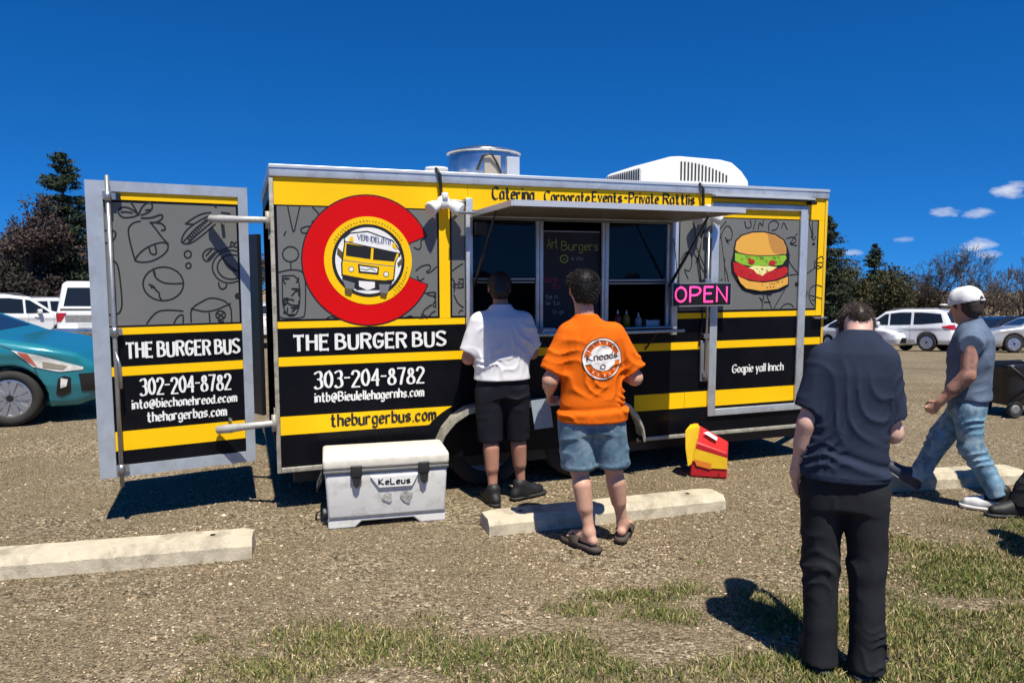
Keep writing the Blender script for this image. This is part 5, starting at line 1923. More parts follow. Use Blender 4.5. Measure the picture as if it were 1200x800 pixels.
Zl = zoomed(300, 180, 3.635, S)
doodle(side, Zl, [[(135, 225), (148, 290), (160, 345), (172, 290), (186, 226)]], tr)
doodle(side, Zl, [[(240, 228), (258, 245), (270, 262)]], tr)
doodle(side, Zl, [[(190, 320), (215, 308), (236, 312), (222, 336), (196, 340), (190, 322)], [(236, 312), (240, 285)]], tr)
doodle(side, Zl, [('o', 147, 428, 34, 32), [(148, 460), (149, 492)]], tr)
doodle(side, Zl, [[(96, 505), (150, 492), (205, 500), (212, 560), (210, 680), (200, 700), (110, 702), (98, 690)], [(112, 520), (188, 518), (186, 690), (114, 690), (112, 520)]] + scrawl(118, 530, 182, 560, 4, 1) + scrawl(118, 575, 182, 605, 4, 2) + scrawl(118, 615, 182, 645, 4, 3) + scrawl(118, 650, 182, 685, 4, 4), tr)
doodle(side, Zl, [[(300, 702), (320, 690), (345, 702)]], tr)
doodle(side, Zl, [[(118, 350), (128, 330)]], tr)
doodle(side, Zl, [[(672, 398), (690, 410), (704, 400), (700, 370), (724, 358)], [(680, 500), (700, 480), (740, 470), (745, 492), (722, 502), (738, 510), (770, 480)], [(686, 520), (694, 545), (716, 530)]], tr)
doodle(side, Zl, scrawl(690, 590, 765, 700, 7, 8) + [[(640, 696), (660, 688), (672, 700)]], tr)
doodle(side, Zl, [[(640, 242), (670, 262), (690, 300)]], tr)
doodle(side, Zl, [[(835, 500), (860, 480), (882, 468)], [(842, 600), (860, 640), (884, 655)], [(862, 680), (872, 664), (882, 670)], [(836, 530), (850, 560), (842, 590)]] + scrawl(840, 530, 882, 570, 5, 9), tr)
Zr = zoomed(720, 170, 3.479, S)
doodle(side, Zr, [[(430, 380), (450, 330), (470, 330), (482, 360), (474, 390), (450, 385), (468, 405), (450, 375)], [(428, 345), (455, 310)]], tr)
doodle(side, Zr, [[(530, 310), (535, 340), (560, 335), (552, 305)]], tr)
doodle(side, Zr, [[(565, 345), (575, 305)], [(585, 345), (590, 310), (604, 335), (606, 305)]], tr)
doodle(side, Zr, [[(630, 350), (626, 320), (650, 305), (672, 320), (660, 345), (640, 348)], [(680, 340), (688, 310), (704, 345)], [(700, 380), (735, 372), (742, 398), (708, 402), (744, 410)], [(715, 400), (745, 360)]], tr)
doodle(side, Zr, [[(450, 460), (446, 490), (458, 520), (464, 560)], [(440, 545), (432, 552)]], tr)
doodle(side, Zr, [[(700, 455), (720, 490), (745, 520)], [(712, 530), (748, 526)]], tr)
doodle(side, Zr, [[(590, 620), (604, 640), (600, 668)], [(620, 612), (640, 665)], [(694, 588), (672, 625), (648, 668)], [(676, 665), (692, 648), (716, 645), (730, 660)]] + scrawl(596, 604, 640, 640, 3, 4), tr)
doodle(side, Zr, [('f', 742, 567, 8)], tr)
doodle(side, Zr, [('f', 811, 403, 6)], tr)
doodle(side, Zr, [[(792, 310), (800, 345), (810, 385), (806, 340), (806, 312)], [(800, 370), (812, 392), (820, 372)]], tr)
doodle(side, Zr, [[(778, 528), (810, 505), (830, 490)], [(812, 478), (845, 448), (852, 470), (846, 500), (818, 505), (812, 480), (850, 478)], [(826, 490), (846, 498)]], tr)
doodle(side, Zr, [[(852, 580), (825, 568), (800, 578), (790, 610), (800, 640), (812, 655)], [(796, 612), (820, 618), (852, 628)], [(804, 628), (814, 634), (822, 618)], [(780, 620), (786, 596)]], tr)
doodle(side, Zr, [[(270, 470), (285, 440), (305, 430), (318, 470), (306, 520), (280, 500), (300, 545)], [(330, 480), (345, 440), (352, 560)]], tr)

# ------------------------------------------------------------------ the open rear door (a leaf standing at an angle beside the corner)
DA, DB = np.array([-2.832, 5.0]), np.array([-1.942, 5.5])
DW = float(np.linalg.norm(DB - DA))
dd = (DB - DA) / DW
dn = np.array([dd[1], -dd[0]])
TI = Matrix.Translation((TX, TY, 0)) @ Matrix.Rotation(PSI, 4, 'Z')
TI = TI.inverted()


def dpt(x, z, off=0.0):
    p = DA + dd * x + dn * off
    return tuple(TI @ Vector((p[0], p[1], z)))


def SDr(px, py):
    r = ray(px, py)
    t = (DA @ dn) / (r[:2] @ dn)
    p = r * t
    return float((p[:2] - DA) @ dd), float(p[2] + CAM_H)


def dbox(mb, x0, x1, z0, z1, o0, o1):
    v = [dpt(x, z, o) for o in (o0, o1) for x, z in ((x0, z0), (x1, z0), (x1, z1), (x0, z1))]
    mb.add(v, [(0, 1, 2, 3), (4, 7, 6, 5), (0, 4, 5, 1), (1, 5, 6, 2), (2, 6, 7, 3), (3, 7, 4, 0)])
    return mb


DZB, DZT = .328, 2.345
door = dbox(MB(), .0, DW, DZB, DZT, -.045, 0).build('rear_door', BLACK, tr)
DALU = mat('door_frame_alu', (.46, .51, .57), .45, .45, var=.12, vscale=6, dirt=(.32, .31, .28), dirt_amt=.4, dscale=8)
for nm, q in (('frame_stile', (-.004, .098, DZB - .004, DZT + .004)), ('frame_stile', (DW - .062, DW + .004, DZB - .004, DZT + .004)), ('frame_rail', (.0985, DW - .0625, DZT - .066, DZT + .004)), ('frame_rail', (.0985, DW - .0625, DZB - .004, DZB + .074))):
    o_ = dbox(MB(), *q, .0005, .016).build(nm, DALU, door)


def dband(name, x0, x1, z0, z1, m):
    return dbox(MB(), x0, x1, z0, z1, .0006, .0026).build(name, m, door)


ix0, ix1 = .0995, DW - .0635
zz = {k: SDr(*p)[1] for k, p in dict(y0=(200, 236.5), y1=(200, 221), g0=(200, 381), g1=(200, 239), s1a=(200, 390), s1b=(200, 382), s2a=(200, 437), s2b=(200, 426.5), s3a=(200, 522), s3b=(200, 500)).items()}
dband('yellow_band', ix0, ix1, zz['y0'], min(zz['y1'], DZT - .067), YEL)
dband('grey_panel', ix0, ix1 - .012, zz['g0'] + .008, zz['g1'] - .004, GREY)
dband('yellow_stripe', ix0, ix1, zz['s1a'], zz['s1b'], YEL)
dband('yellow_stripe', ix0, ix1, zz['s2a'], zz['s2b'], YEL)
dband('yellow_stripe', ix0, ix1, zz['s3a'], zz['s3b'], YEL)
Zd = zoomed(90, 190, 4.0, SDr)
dfn = lambda x, z, off: dpt(x, z, off)
DD = dict(parent=door, base=.004, w=.0105)
doodle(dfn, Zd, [[(300, 276), (262, 284), (240, 310), (244, 350), (258, 410), (274, 462)], [(345, 283), (372, 315), (400, 355), (430, 385)], [(274, 462), (300, 470), (350, 466), (400, 440), (428, 410), (428, 384), (405, 374), (360, 384), (310, 410), (276, 448), (274, 462)], [(338, 400), (345, 430), (370, 434), (374, 420), (366, 388)],
                 [(290, 246), (250, 215), (210, 208), (190, 232), (212, 262), (262, 258), (290, 246)], [(290, 246), (306, 206), (340, 184), (358, 204), (345, 232), (300, 250)], [(285, 240), (262, 200), (250, 184)], [(262, 238), (225, 232), (205, 236)], [(345, 222), (320, 226)], [(300, 262), (350, 262), (398, 242), (405, 262), (372, 284), (340, 282)], [(372, 284), (398, 286), (416, 306), (412, 318), (394, 320)]], **DD)
doodle(dfn, Zd, [[(620, 252), (570, 275), (510, 320), (488, 365), (495, 382), (530, 384), (580, 350), (650, 290)], [(626, 262), (560, 305), (498, 375)], [(640, 275), (580, 325), (515, 384)], [(508, 290), (545, 262), (590, 240), (630, 236)], [(508, 290), (545, 290)], [(640, 200), (655, 214)], [(675, 236), (720, 242)]]
       + [[(600 - 9 * k, 268 + 9.5 * k), (612 - 9 * k, 280 + 9.5 * k)] for k in range(10)], **DD)
doodle(dfn, Zd, [('o', 520, 432, 16, 17)], **DD)
doodle(dfn, Zd, [('o', 523, 485, 12, 13)], **DD)
doodle(dfn, Zd, [('o', 405, 570, 95, 79), [(358, 503), (366, 540), (400, 564), (440, 570), (496, 568)], [(336, 572), (362, 582), (370, 600), (388, 612), (386, 630), (398, 645)], [(360, 503), (368, 530)], [(345, 586), (365, 588)]], **DD)
doodle(dfn, Zd, [[(770, 426), (730, 410), (680, 420), (642, 455), (632, 500), (655, 545), (700, 568), (745, 562), (770, 548)], [(770, 440), (720, 432), (675, 448), (652, 495), (680, 540), (730, 552), (770, 535)], [(660, 420), (715, 398), (735, 392), (770, 412)], [(660, 418), (640, 402), (604, 410), (586, 438), (600, 464), (620, 464), (645, 432), (660, 418)], [(604, 440), (634, 408)], [(612, 456), (650, 418)], [(664, 562), (668, 588), (684, 596), (700, 586), (702, 568)],
                 [(684, 450), (700, 475), (754, 512), (740, 512), (704, 490), (684, 450)], [(720, 390), (724, 368), (738, 388), (746, 372)]], **DD)
doodle(dfn, Zd, [[(536, 750), (533, 686), (582, 655), (632, 630), (722, 660), (726, 750)], [(533, 686), (620, 706), (722, 662)], [(620, 706), (624, 750)], ('o', 674, 716, 22, 20), [(655, 705), (690, 728)], [(690, 702), (660, 730)], [(674, 736), (660, 746), (690, 746)]], **DD)
doodle(dfn, Zd, [('f', 755, 627, 15)], **DD)
doodle(dfn, Zd, [[(326, 758), (352, 722), (382, 696), (440, 692), (500, 698)], [(455, 755), (468, 728), (486, 714), (500, 716), (498, 754)]], **DD)
doodle(dfn, Zd, [[(150, 452), (182, 465), (198, 500), (214, 660), (206, 700), (185, 716), (112, 712)], [(155, 520), (170, 530), (186, 680), (160, 690)], [(112, 432), (130, 440), (112, 450), (132, 462), (114, 480), (132, 500), (112, 520), (134, 540), (114, 560), (136, 585), (116, 610), (136, 630), (118, 660), (134, 690), (118, 712)], [(152, 560), (172, 566), (160, 600), (178, 612), (164, 640)]], **DD)
doodle(dfn, Zd, [[(92, 340), (110, 322), (176, 318), (186, 344), (160, 380), (118, 378), (94, 352)], [(120, 200), (150, 210), (150, 255)], [(92, 310), (98, 322)]], **DD)


def dletter(name, s, p0, p1, h, m, **kw):
    a, b = SDr(*p0), SDr(*p1)
    ink = Ink(dfn, .004)
    write(ink, s, a[0], a[1], b[0] - a[0], h, slope=(b[1] - a[1]) / (b[0] - a[0]), **kw)
    return ink.build(name, m, door)


dletter('name_lettering', 'THE BURGER BUS', (149, 419), (280, 413), .100, WHT, pen=2.1, thin=1.3, nib=R(10), serif=1.05, gap=2.9, jit=.3)
dletter('phone_lettering', '302-204-8782', (165, 463), (270, 456), .115, WHT, pen=1.7, thin=.75, nib=R(10), serif=.5, gap=2.2, jit=.2)
dletter('email_lettering', 'into@biechonehreod.ecom', (155, 479), (277, 470), .062, WHT, pen=2.1, thin=.7, nib=R(38), gap=2.2, jit=.25)
dletter('web_lettering', 'thehargerbas.com', (173, 494), (265, 486), .066, WHT, pen=2.1, thin=.7, nib=R(38), gap=2.2, jit=.25)
# locking rod with keepers
rod = MB().tube([dpt(.128, DZT + .035, .052), dpt(.128, 1.3, .054), dpt(.128, DZB - .06, .052)], .0145, 10).build('locking_rod', mat('rod_steel', (.40, .40, .39), .4, .7, var=.2, vscale=12), door, True)
for z in (DZT - .10, 1.335, DZB + .06):
    dbox(MB(), .095 + .004, .175, z - .022, z + .022, .0165, .046).build('rod_keeper', STEEL, door)
    MB().tube([dpt(.128, z + .03, .052), dpt(.128, z - .03, .052)], .024, 10).build('rod_collar', STEEL, door, True)
dbox(MB(), .145, .205, DZT - .125, DZT - .075, .0165, .035).build('cam_latch', BLKM, door)
MB().tube([dpt(.128, 1.20, .06), dpt(.150, 1.10, .085), dpt(.152, .95, .085)], .010, 8).build('rod_handle', STEEL, door, True)
# strap hinges reaching from the trailer corner over the leaf
for (pa, pb, r0, r1) in (((245, 257), (309, 258), .026, .022), ((254, 502), (314, 495), .030, .022)):
    a, b = SDr(*pa), S(pb[0] + 6, pb[1])
    A_ = Vector(dpt(a[0], a[1], .05))
    B_ = Vector((-.032, -.02, b[1]))
    m_ = A_.lerp(B_, .5)
    dirv = (B_ - A_).normalized()
    MB().tube([tuple(A_ - dirv * .01), tuple(A_), tuple(A_.lerp(B_, .2)), tuple(m_), tuple(B_)], [r0 * .5, r0, r0 * 1.1, (r0 + r1) / 2, r1], 10).build('strap_hinge', mat('hinge_galv', (.50, .50, .47), .55, .35, var=.2, vscale=20, dirt=(.2, .18, .14), dirt_amt=.6, dscale=20), tr, True)
    MB().tube([tuple(B_ - Vector((0, 0, .06))), tuple(B_ + Vector((0, 0, .06)))], .018, 10).build('hinge_pin', ALU_OLD, tr, True)
MB().tube([dpt(.85, .66, .004), dpt(.85, .66, .05)], .012, 8).build('hinge_stud', STEEL, door)
MB().tube([dpt(.85, 2.09, .004), dpt(.85, 2.09, .05)], .012, 8).build('hinge_stud', STEEL, door)

# ------------------------------------------------------------------ OPEN sign hung on the serving side
sg = empty('open_sign', tuple((TI.inverted() @ Vector((3.485, -.10, 1.455)))), PSI, 'black light sign reading OPEN in pink, hung right of the serving window', 'sign')
MB().box((-.288, -.012, .0), (.288, .012, .182), .006).build('sign_board', mat('sign_black', (.010, .010, .012), .35), sg, True)
fr = mat('sign_edge', (.32, .33, .34), .4, .5)
for nm, q in (('edge_strip', (-.298, .298, .1825, .192)), ('edge_strip', (-.298, .298, -.010, -.0005))):
    MB().box((q[0], -.015, q[2]), (q[1], .013, q[3])).build(nm, fr, sg)
for s_ in (-1, 1):
    MB().box((min(s_ * .2885, s_ * .298), -.015, .0), (max(s_ * .2885, s_ * .298), .013, .182)).build('edge_strip', fr, sg)
    MB().tube([(s_ * .24, 0, .19), (s_ * .24, .02, .35), (s_ * .24, .085, .62)], .0035, 5).build('hanging_wire', BLKM, sg)
    MB().box((s_ * .2 - .02, .0125, .03), (s_ * .2 + .02, .095, .06)).build('stand_off', BLKM, sg)
ink = Ink(lambda x, z, o: (x, -.012 - o, z), .001, .0003)
write(ink, 'OPEN', -.262, .030, .51, .125, 0, 1.1, 1.1, gap=2.4)
ink.build('sign_letters', mat('neon_pink', (.8, .05, .25), .4, emit=(1.0, .05, .28), estr=1.1), sg)


# ------------------------------------------------------------------ people
def unit(v):
    v = np.array(v, float)
    return v / (np.linalg.norm(v) + 1e-9)


def hand(F, w, d, nrm, side, curl=.5, s=1.0):
    """palm, four fingers and a thumb; d along the forearm, nrm towards which the fingers close, side +1 thumb on lat+"""
    d, nrm = unit(d), unit(nrm)
    nrm = unit(nrm - d * (d @ nrm))
    lat = np.cross(d, nrm) * side
    w = np.array(w, float)
    F.cone(w - d * .02, w + d * .02 * s, .024, .022, .015)
    for i, (o, l) in enumerate(((.028, .036), (.010, .042), (-.009, .039), (-.026, .031))):
        kn = w + d * .088 * s + lat * o * s
        F.cone(w + d * .018 + lat * o * .55, kn, .014, .0125, .010)
        a1, a2, a3 = curl * .8, curl * 1.9, curl * 2.7
        p1 = kn + (d * math.cos(a1) + nrm * math.sin(a1)) * l * s
        p2 = p1 + (d * math.cos(a2) + nrm * math.sin(a2)) * l * .72 * s
        p3 = p2 + (d * math.cos(a3) + nrm * math.sin(a3)) * l * .55 * s
        F.cone(kn, p1, .0100, .0092, .005).cone(p1, p2, .0092, .0085, .003).cone(p2, p3, .0085, .0075, .003)
    t0 = w + d * .022 + lat * .022
    t1 = t0 + (d * .55 + lat * .55 + nrm * .35) * .048 * s
    t2 = t1 + (d * .8 + lat * .05 + nrm * .5) * .034 * s
    F.cone(t0, t1, .014, .0115, .010).cone(t1, t2, .0110, .0085, .004)


def head(F, c, yaw=0.0, pitch=0.0, s=1.0):
    """skull, jaw, nose, ears, brow, lips; pitch bows forward, yaw turns left"""
    c = np.array(c, float)

    def T(x, y, z):
        y, z = y * math.cos(pitch) + z * math.sin(pitch), -y * math.sin(pitch) + z * math.cos(pitch)
        x, y = x * math.cos(yaw) - y * math.sin(yaw), x * math.sin(yaw) + y * math.cos(yaw)
        return c + np.array([x, y, z]) * s
    F.cone(T(0, -.028, .03), T(0, .022, .028), .080 * s, .072 * s, .02)
    F.cone(T(0, .035, -.03), T(0, .045, -.075), .060 * s, .043 * s, .03)
    F.cone(T(0, .065, -.088), T(0, .07, -.094), .026 * s, .024 * s, .02)
    F.cone(T(0, .092, .01), T(0, .115, -.028), .010 * s, .015 * s, .012)
    F.cone(T(-.03, .088, .022), T(.03, .088, .022), .014 * s, .014 * s, .015)
    for q in (-1, 1):
        F.cone(T(q * .03, .088, .002), T(q * .032, .086, .002), .013 * s, .013 * s, .01, mode='sub')
        F.cone(T(q * .031, .076, .002), T(q * .031, .077, .002), .0125 * s, .0125 * s, .002)
        F.cone(T(q * .078, -.005, .022), T(q * .081, .004, -.018), .015 * s, .010 * s, .008, flat=(.7, 1.2, 1.2))
    F.cone(T(-.02, .092, -.058), T(.02, .092, -.058), .009 * s, .009 * s, .006)
    F.cone(T(-.022, .102, -.0575), T(.022, .102, -.0575), .003 * s, .003 * s, .004, mode='sub')
    return T


def foot(F, ank, toe_dir, flat_z=.0, ln=.25, bare=True, lift=0.0):
    """a foot from the heel under the ankle to the toes"""
    d = unit((toe_dir[0], toe_dir[1], lift))
    a = np.array(ank, float)
    lat = unit(np.cross(d, (0, 0, 1)))
    up = np.cross(lat, d)
    h = a - up * .045 - d * .035
    F.cone(h, h + d * .05, .030, .030, .02)
    F.cone(a, a + d * .09 - up * .038, .036, .030, .03)
    F.cone(a + d * .05 - up * .042, a + d * (ln - .09) - up * .052, .032, .027, .02)
    F.cone(a + d * (ln - .11) - up * .052 + lat * .018, a + d * (ln - .07) - up * .055 + lat * .022, .025, .02, .015)
    for i in range(5):
        o = .030 - .015 * i
        e = ln - .045 - .009 * abs(i - .6)
        F.cone(a + d * (ln - .09) - up * .058 + lat * o, a + d * e - up * .063 + lat * o * 1.05, .011, .009 if i else .011, .004)


def shoe_field(ank, toe_dir, ln=.29, lift=0.0, tall=.10, res=.007, wide=1.0):
    d = unit((toe_dir[0], toe_dir[1], lift))
    a = np.array(ank, float)
    lat = unit(np.cross(d, (0, 0, 1)))
    up = np.cross(lat, d)
    m = .36
    F = Field(a - m, a + m, res)
    b = a - up * .062
    F.cone(b - d * .055, b + d * .03, .040 * wide, .042 * wide, .02)
    F.cone(b + d * .02, b + d * (ln - .15), .043 * wide, .044 * wide, .03)
    F.cone(b + d * (ln - .16), b + d * (ln - .105), .046 * wide, .036 * wide, .02)
    F.cone(a - d * .02 - up * .02, a - d * .015 + up * (tall - .09), .047, .050, .03)
    F.cone(a + d * .02 - up * .01, a + d * .10 - up * .045, .046, .036, .03)
    F.cut(a - up * .0985, -up)
    return F, a, d, up, lat


def sole(ank, toe_dir, ln, lift, name, m, parent, th=.022, w=1.0, drop=.0985):
    d = unit((toe_dir[0], toe_dir[1], lift))
    lat = unit(np.cross(d, (0, 0, 1)))
    up = np.cross(lat, d)
    a = np.array(ank, float) - up * drop
    out = [(-.100, 0), (-.088, .028), (-.05, .038), (.0, .036), (.06, .038), (ln - .16, .048), (ln - .10, .046), (ln - .065, .03), (ln - .055, 0)]
    out = out + [(x, -y) for x, y in out[-2:0:-1]]
    mb = MB()
    v = []
    for h, k in ((0, .97), (th * .5, 1.03), (th, 1.0)):
        v += [a + d * (x * (1.0 if h else .98)) + lat * y * w * k + up * h for x, y in out]
    n = len(out)
    f = [tuple(range(n))[::-1], tuple(range(2 * n, 3 * n))]
    for L_ in range(2):
        f += [(L_ * n + i, L_ * n + (i + 1) % n, (L_ + 1) * n + (i + 1) % n, (L_ + 1) * n + i) for i in range(n)]
    mb.add(v, f)
    return mb.build(name, m, parent, True)


def hair_tufts(F, name, m, parent, n, seed, T, zmin, ln=.02, res=None):
    """short strands standing off a hair cap, joined with the cap's own surface"""
    V, Fq = F.mesh()
    rs = np.random.default_rng(seed)
    ctr = V[Fq].mean(1)
    nr = np.cross(V[Fq[:, 1]] - V[Fq[:, 0]], V[Fq[:, 2]] - V[Fq[:, 0]])
    nr /= np.linalg.norm(nr, axis=1, keepdims=True) + 1e-12
    idx = rs.integers(0, len(ctr), n)
    P, Nn = ctr[idx], nr[idx]
    L_ = ln * rs.uniform(.5, 1.3, (n, 1))
    sweep = np.array([.3, .25, -.75]) * .9 + rs.normal(0, .5, (n, 3))
    tip = P + (Nn * .75 + sweep * .55) * L_
    sd = np.cross(Nn, rs.normal(size=(n, 3)))
    sd /= np.linalg.norm(sd, axis=1, keepdims=True) + 1e-9
    w = .0016
    V2 = np.stack([P - sd * w - Nn * .002, P + sd * w - Nn * .002, tip], 1).reshape(-1, 3)
    F2 = (np.arange(n) * 3)[:, None] + np.array([[0, 1, 2]]) + len(V)
    return mesh_obj(name, np.concatenate([V, V2]), Fq.tolist() + F2.tolist(), m, parent, True)


def skin_mat(name, col):
    return mat(name, col, .52, var=.10, vscale=14, bump=.12, bscale=160, sub=.12, spec=.35, dirt=(col[0] * .8, col[1] * .55, col[2] * .5), dirt_amt=.35, dscale=9)


def cloth(name, col, var=.10, rough=.9, weave=.25, wscale=420):
    return mat(name, col, rough, var=var, vscale=7, bump=weave, bscale=wscale, spec=.15)


def folds(A, fx, fz, ph=0.0, z0=None, z1=None, fy=0.0):
    """soft cloth creases: narrow crests that come and go over the cloth"""
    def fn(X, Y, Z):
        q = np.sin(fx * X + fz * Z + fy * Y + ph + 1.5 * np.sin(.45 * fx * X - .6 * fz * Z + 1.3 * ph) + 1.2 * np.sin(.8 * fz * X + 6 * Y + ph))
        r = (1 - np.abs(q)) ** 1.7
        m = np.clip(.35 + .75 * np.sin(11 * X + 5 * Z + 9 * Y + 2.7 * ph) + .5 * np.sin(17 * Z - 8 * X + ph), 0, 1)
        w = 1.0
        if z0 is not None:
            w = np.clip((Z - z0) / .06, 0, 1) * np.clip((z1 - Z) / .06, 0, 1)
        return -1.7 * A * (r * m - .15) * w
    return fn


# ---- man in the orange shirt -------------------------------------------------------------------------
def orange_man():
    g = gnd(690, 646)
    ox, oy = .50, g[1] + .10
    t = empty('person', (ox, oy, 0), R(7), 'man with dark hair in orange t-shirt and denim shorts at the window', 'person')
    SK = skin_mat('skin_fair', (.56, .32, .23))
    F = Field((-.42, -.22, -.005), (.42, .50, 1.80), .0066)
    T = head(F, (-.055, .035, 1.625), yaw=.12, pitch=.14)
    F.cone((-.045, .0, 1.42), (-.055, .012, 1.56), .062, .056, .02)
    F.stack([(.80, 0, 0, .14, .09), (1.0, 0, 0, .15, .10), (1.25, 0, 0, .15, .10), (1.37, -.02, 0, .11, .08), (1.43, -.04, 0, .07, .06)], .03)
    # arms: both forearms reach forward
    F.chain([(-.160, .0, 1.335), (-.268, -.03, 1.075), (-.235, .20, .975)], [.044, .046, .032], .02)
    F.cone((-.268, -.03, 1.08), (-.255, .07, 1.03), .042, .046, .02)
    F.chain([(.145, .0, 1.335), (.272, -.01, 1.08), (.20, .23, 1.10)], [.044, .046, .031], .02)
    F.cone((.272, -.01, 1.08), (.25, .08, 1.09), .042, .045, .02)
    hand(F, (-.235, .20, .975), (.05, .75, -.6), (.6, .3, -.4), -1, .7)
    hand(F, (.20, .23, 1.10), (-.45, .85, .15), (-.5, -.4, -.2), 1, .6)
    # legs
    F.chain([(-.095, 0, .86), (-.07, .02, .49), (-.018, -.05, .11)], [.085, .056, .033], .02)
    F.cone((-.062, -.025, .40), (-.048, -.04, .27), .058, .046, .03)
    F.chain([(.10, 0, .86), (.155, .03, .49), (.238, .10, .11)], [.085, .056, .033], .02)
    F.cone((.17, .025, .40), (.195, .045, .27), .058, .046, .03)
    foot(F, (-.018, -.05, .105), (-.50, .85))
    foot(F, (.238, .10, .105), (.42, .9))
    body = F.build('body', SK, t)
    # hair
    H = Field((-.20, -.14, 1.50), (.08, .18, 1.80), .006)
    for a, b, r in (((0, -.034, .038), (0, .020, .046), .090), ((0, -.05, -.01), (0, -.05, -.03), .072), ((-.02, .03, .055), (.03, .03, .055), .068)):
        H.cone(T(*a), T(*b), r, r * .96, .02)
    H.warp(lambda X, Y, Z: .002 * np.sin(60 * X + 40 * Z) * np.sin(55 * Y - 30 * Z + 20 * X))
    H.cone(T(-.05, .095, -.03), T(.05, .095, -.03), .058, .058, .01, mode='sub')
    for q in (-1, 1):
        H.cone(T(q * .09, .03, -.03), T(q * .09, .06, -.03), .045, .05, .01, mode='sub')
        H.cone(T(q * .088, .0, .0), T(q * .10, .0, .0), .026, .026, .008, mode='sub')
    H.cut(T(0, -.05, -.072), (0, .15, -1))
    hair_tufts(H, 'hair', mat('hair_dark', (.010, .008, .007), .55, var=.5, vscale=60, spec=.3), t, 11000, 3, T, 1.5, .014)
    # shirt
    OR = cloth('orange_cotton', (.74, .135, .005), .06)
    Fs = Field((-.42, -.25, .78), (.42, .28, 1.52), .0085)
    Fs.stack([(.812, .005, .0, .222, .158), (.86, .005, .0, .222, .158), (.93, .0, .0, .206, .148), (1.05, 0, 0, .190, .138), (1.2, -.005, 0, .188, .136), (1.33, -.01, 0, .188, .122), (1.40, -.02, 0, .148, .102), (1.455, -.04, 0, .088, .078), (1.485, -.045, .004, .070, .070)], .02)
    Fs.cone((-.145, 0, 1.352), (-.262, -.02, 1.125), .080, .082, .04, cut1=True)
    Fs.cone((.13, 0, 1.352), (.262, -.01, 1.125), .080, .082, .04, cut1=True)
    Fs.warp(folds(.0075, 9, 52, .4, .80, 1.05, 7))
    Fs.warp(folds(.0065, 26, 30, 1.7, .96, 1.36, 9))
    Fs.warp(folds(.0050, 44, -30, 3.1, .86, 1.38, 14))
    Fs.warp(lambda X, Y, Z: .007 * np.exp(-((Z - .905 - .06 * X) / .016) ** 2) - .005 * np.exp(-((Z - .875 - .05 * X) / .02) ** 2))
    Fs.warp(lambda X, Y, Z: -.008 * np.exp(-((np.abs(X) - .17 - .12 * (1.3 - Z)) / .014) ** 2) * np.clip((Z - 1.08) / .1, 0, 1) * np.clip((1.34 - Z) / .1, 0, 1) * -1)
    Fs.cutz(.815)
    Fs.cut((-.045, -.01, 1.478), (0, .35, 1))
    shirt = Fs.build('shirt', OR, t)
    # round print on the back
    pc = (.035, 1.215)
    def onback(x, z, off):
        return (x, -.30, z)
    PW, PK = mat('shirt_print_white', (.72, .70, .68), .85), mat('shirt_print_dark', (.06, .03, .03), .85)
    ink = Ink(lambda x, z, o: (x, -.30 - o * 0, z), 0, 0)
    offs = []
    def ring(r, w, mi):
        ink.stroke([(pc[0] + r * math.cos(a), pc[1] + r * math.sin(a)) for a in np.linspace(0, 2 * math.pi, 70)], w, mi)
    n0 = 0
    lift = []
    def mark(l):
        lift.extend([l] * (len(ink.mb.v) - len(lift)))
    ring(.127, .006, 1); mark(.003)
    ring(.120, .008, 0); mark(.0036)
    for k in range(-13, 14):
        x_ = k * .006
        hh = math.sqrt(max(0, .083 ** 2 - x_ ** 2))
        if hh > .01:
            ink.stroke([(pc[0] + x_, pc[1] + z) for z in np.linspace(-hh * .85, hh, 10)], .0061, 0)
    mark(.0034)
    for k in range(8):
        z_ = pc[1] - .018 + k * .0055
        ink.stroke([(x, z_ + .12 * (x - pc[0])) for x in np.linspace(pc[0] - .118, pc[0] + .116, 24)], .0057, 0)
    mark(.0044)
    write(ink, 'Kneads', pc[0] - .098, pc[1] - .012, .195, .040, 1, 1.9, 1.0, gap=1.8, slope=.10); mark(.0056)
    for k in range(15):
        a = R(150) - k * R(120) / 14
        q = np.array([pc[0] + .102 * math.cos(a), pc[1] + .102 * math.sin(a)])
        e = np.array([math.cos(a), math.sin(a)]) * .010
        s_ = np.array([-math.sin(a), math.cos(a)]) * .004
        ink.stroke([tuple(q - e), tuple(q + e + s_)], .0035, 1 if k % 3 else 0)
        ink.stroke([tuple(q + e), tuple(q - s_ * 1.8)], .003, 1)
    for k in range(10):
        a = R(-140) + k * R(100) / 9
        q = np.array([pc[0] + .098 * math.cos(a), pc[1] + .098 * math.sin(a)])
        e = np.array([math.cos(a), math.sin(a)]) * .009
        ink.stroke([tuple(q - e), tuple(q + e)], .004, 0 if k % 2 else 1)
    mark(.0056)
    ink.stroke([(pc[0] + .0 + .016 * math.cos(a), pc[1] - .045 + .014 * math.sin(a)) for a in np.linspace(0, 6.283, 14)], .005, 1); mark(.0066)
    V = Fs.trace(np.array(ink.mb.v), (0, 1, 0), 0.0, 1.0)
    V[:, 1] -= np.array(lift)
    mesh_obj('shirt_print', V, ink.mb.f, None, shirt, False, [PW, PK], ink.mb.m)
    # denim shorts
    DN = mat('denim_blue', (.12, .20, .27), .9, var=.45, vscale=11, bump=.3, bscale=380, spec=.15, dirt=(.42, .52, .56), dirt_amt=.65, dscale=7)
    Fp = Field((-.30, -.24, .46), (.34, .26, .95), .009)
    Fp.stack([(.74, 0, 0, .185, .125), (.85, 0, 0, .19, .13), (.93, 0, 0, .18, .125)], .03)
    Fp.cone((-.098, .0, .80), (-.078, .015, .50), .118, .110, .03, cut1=True)
    Fp.cone((.10, .0, .80), (.150, .03, .50), .118, .110, .03, cut1=True)
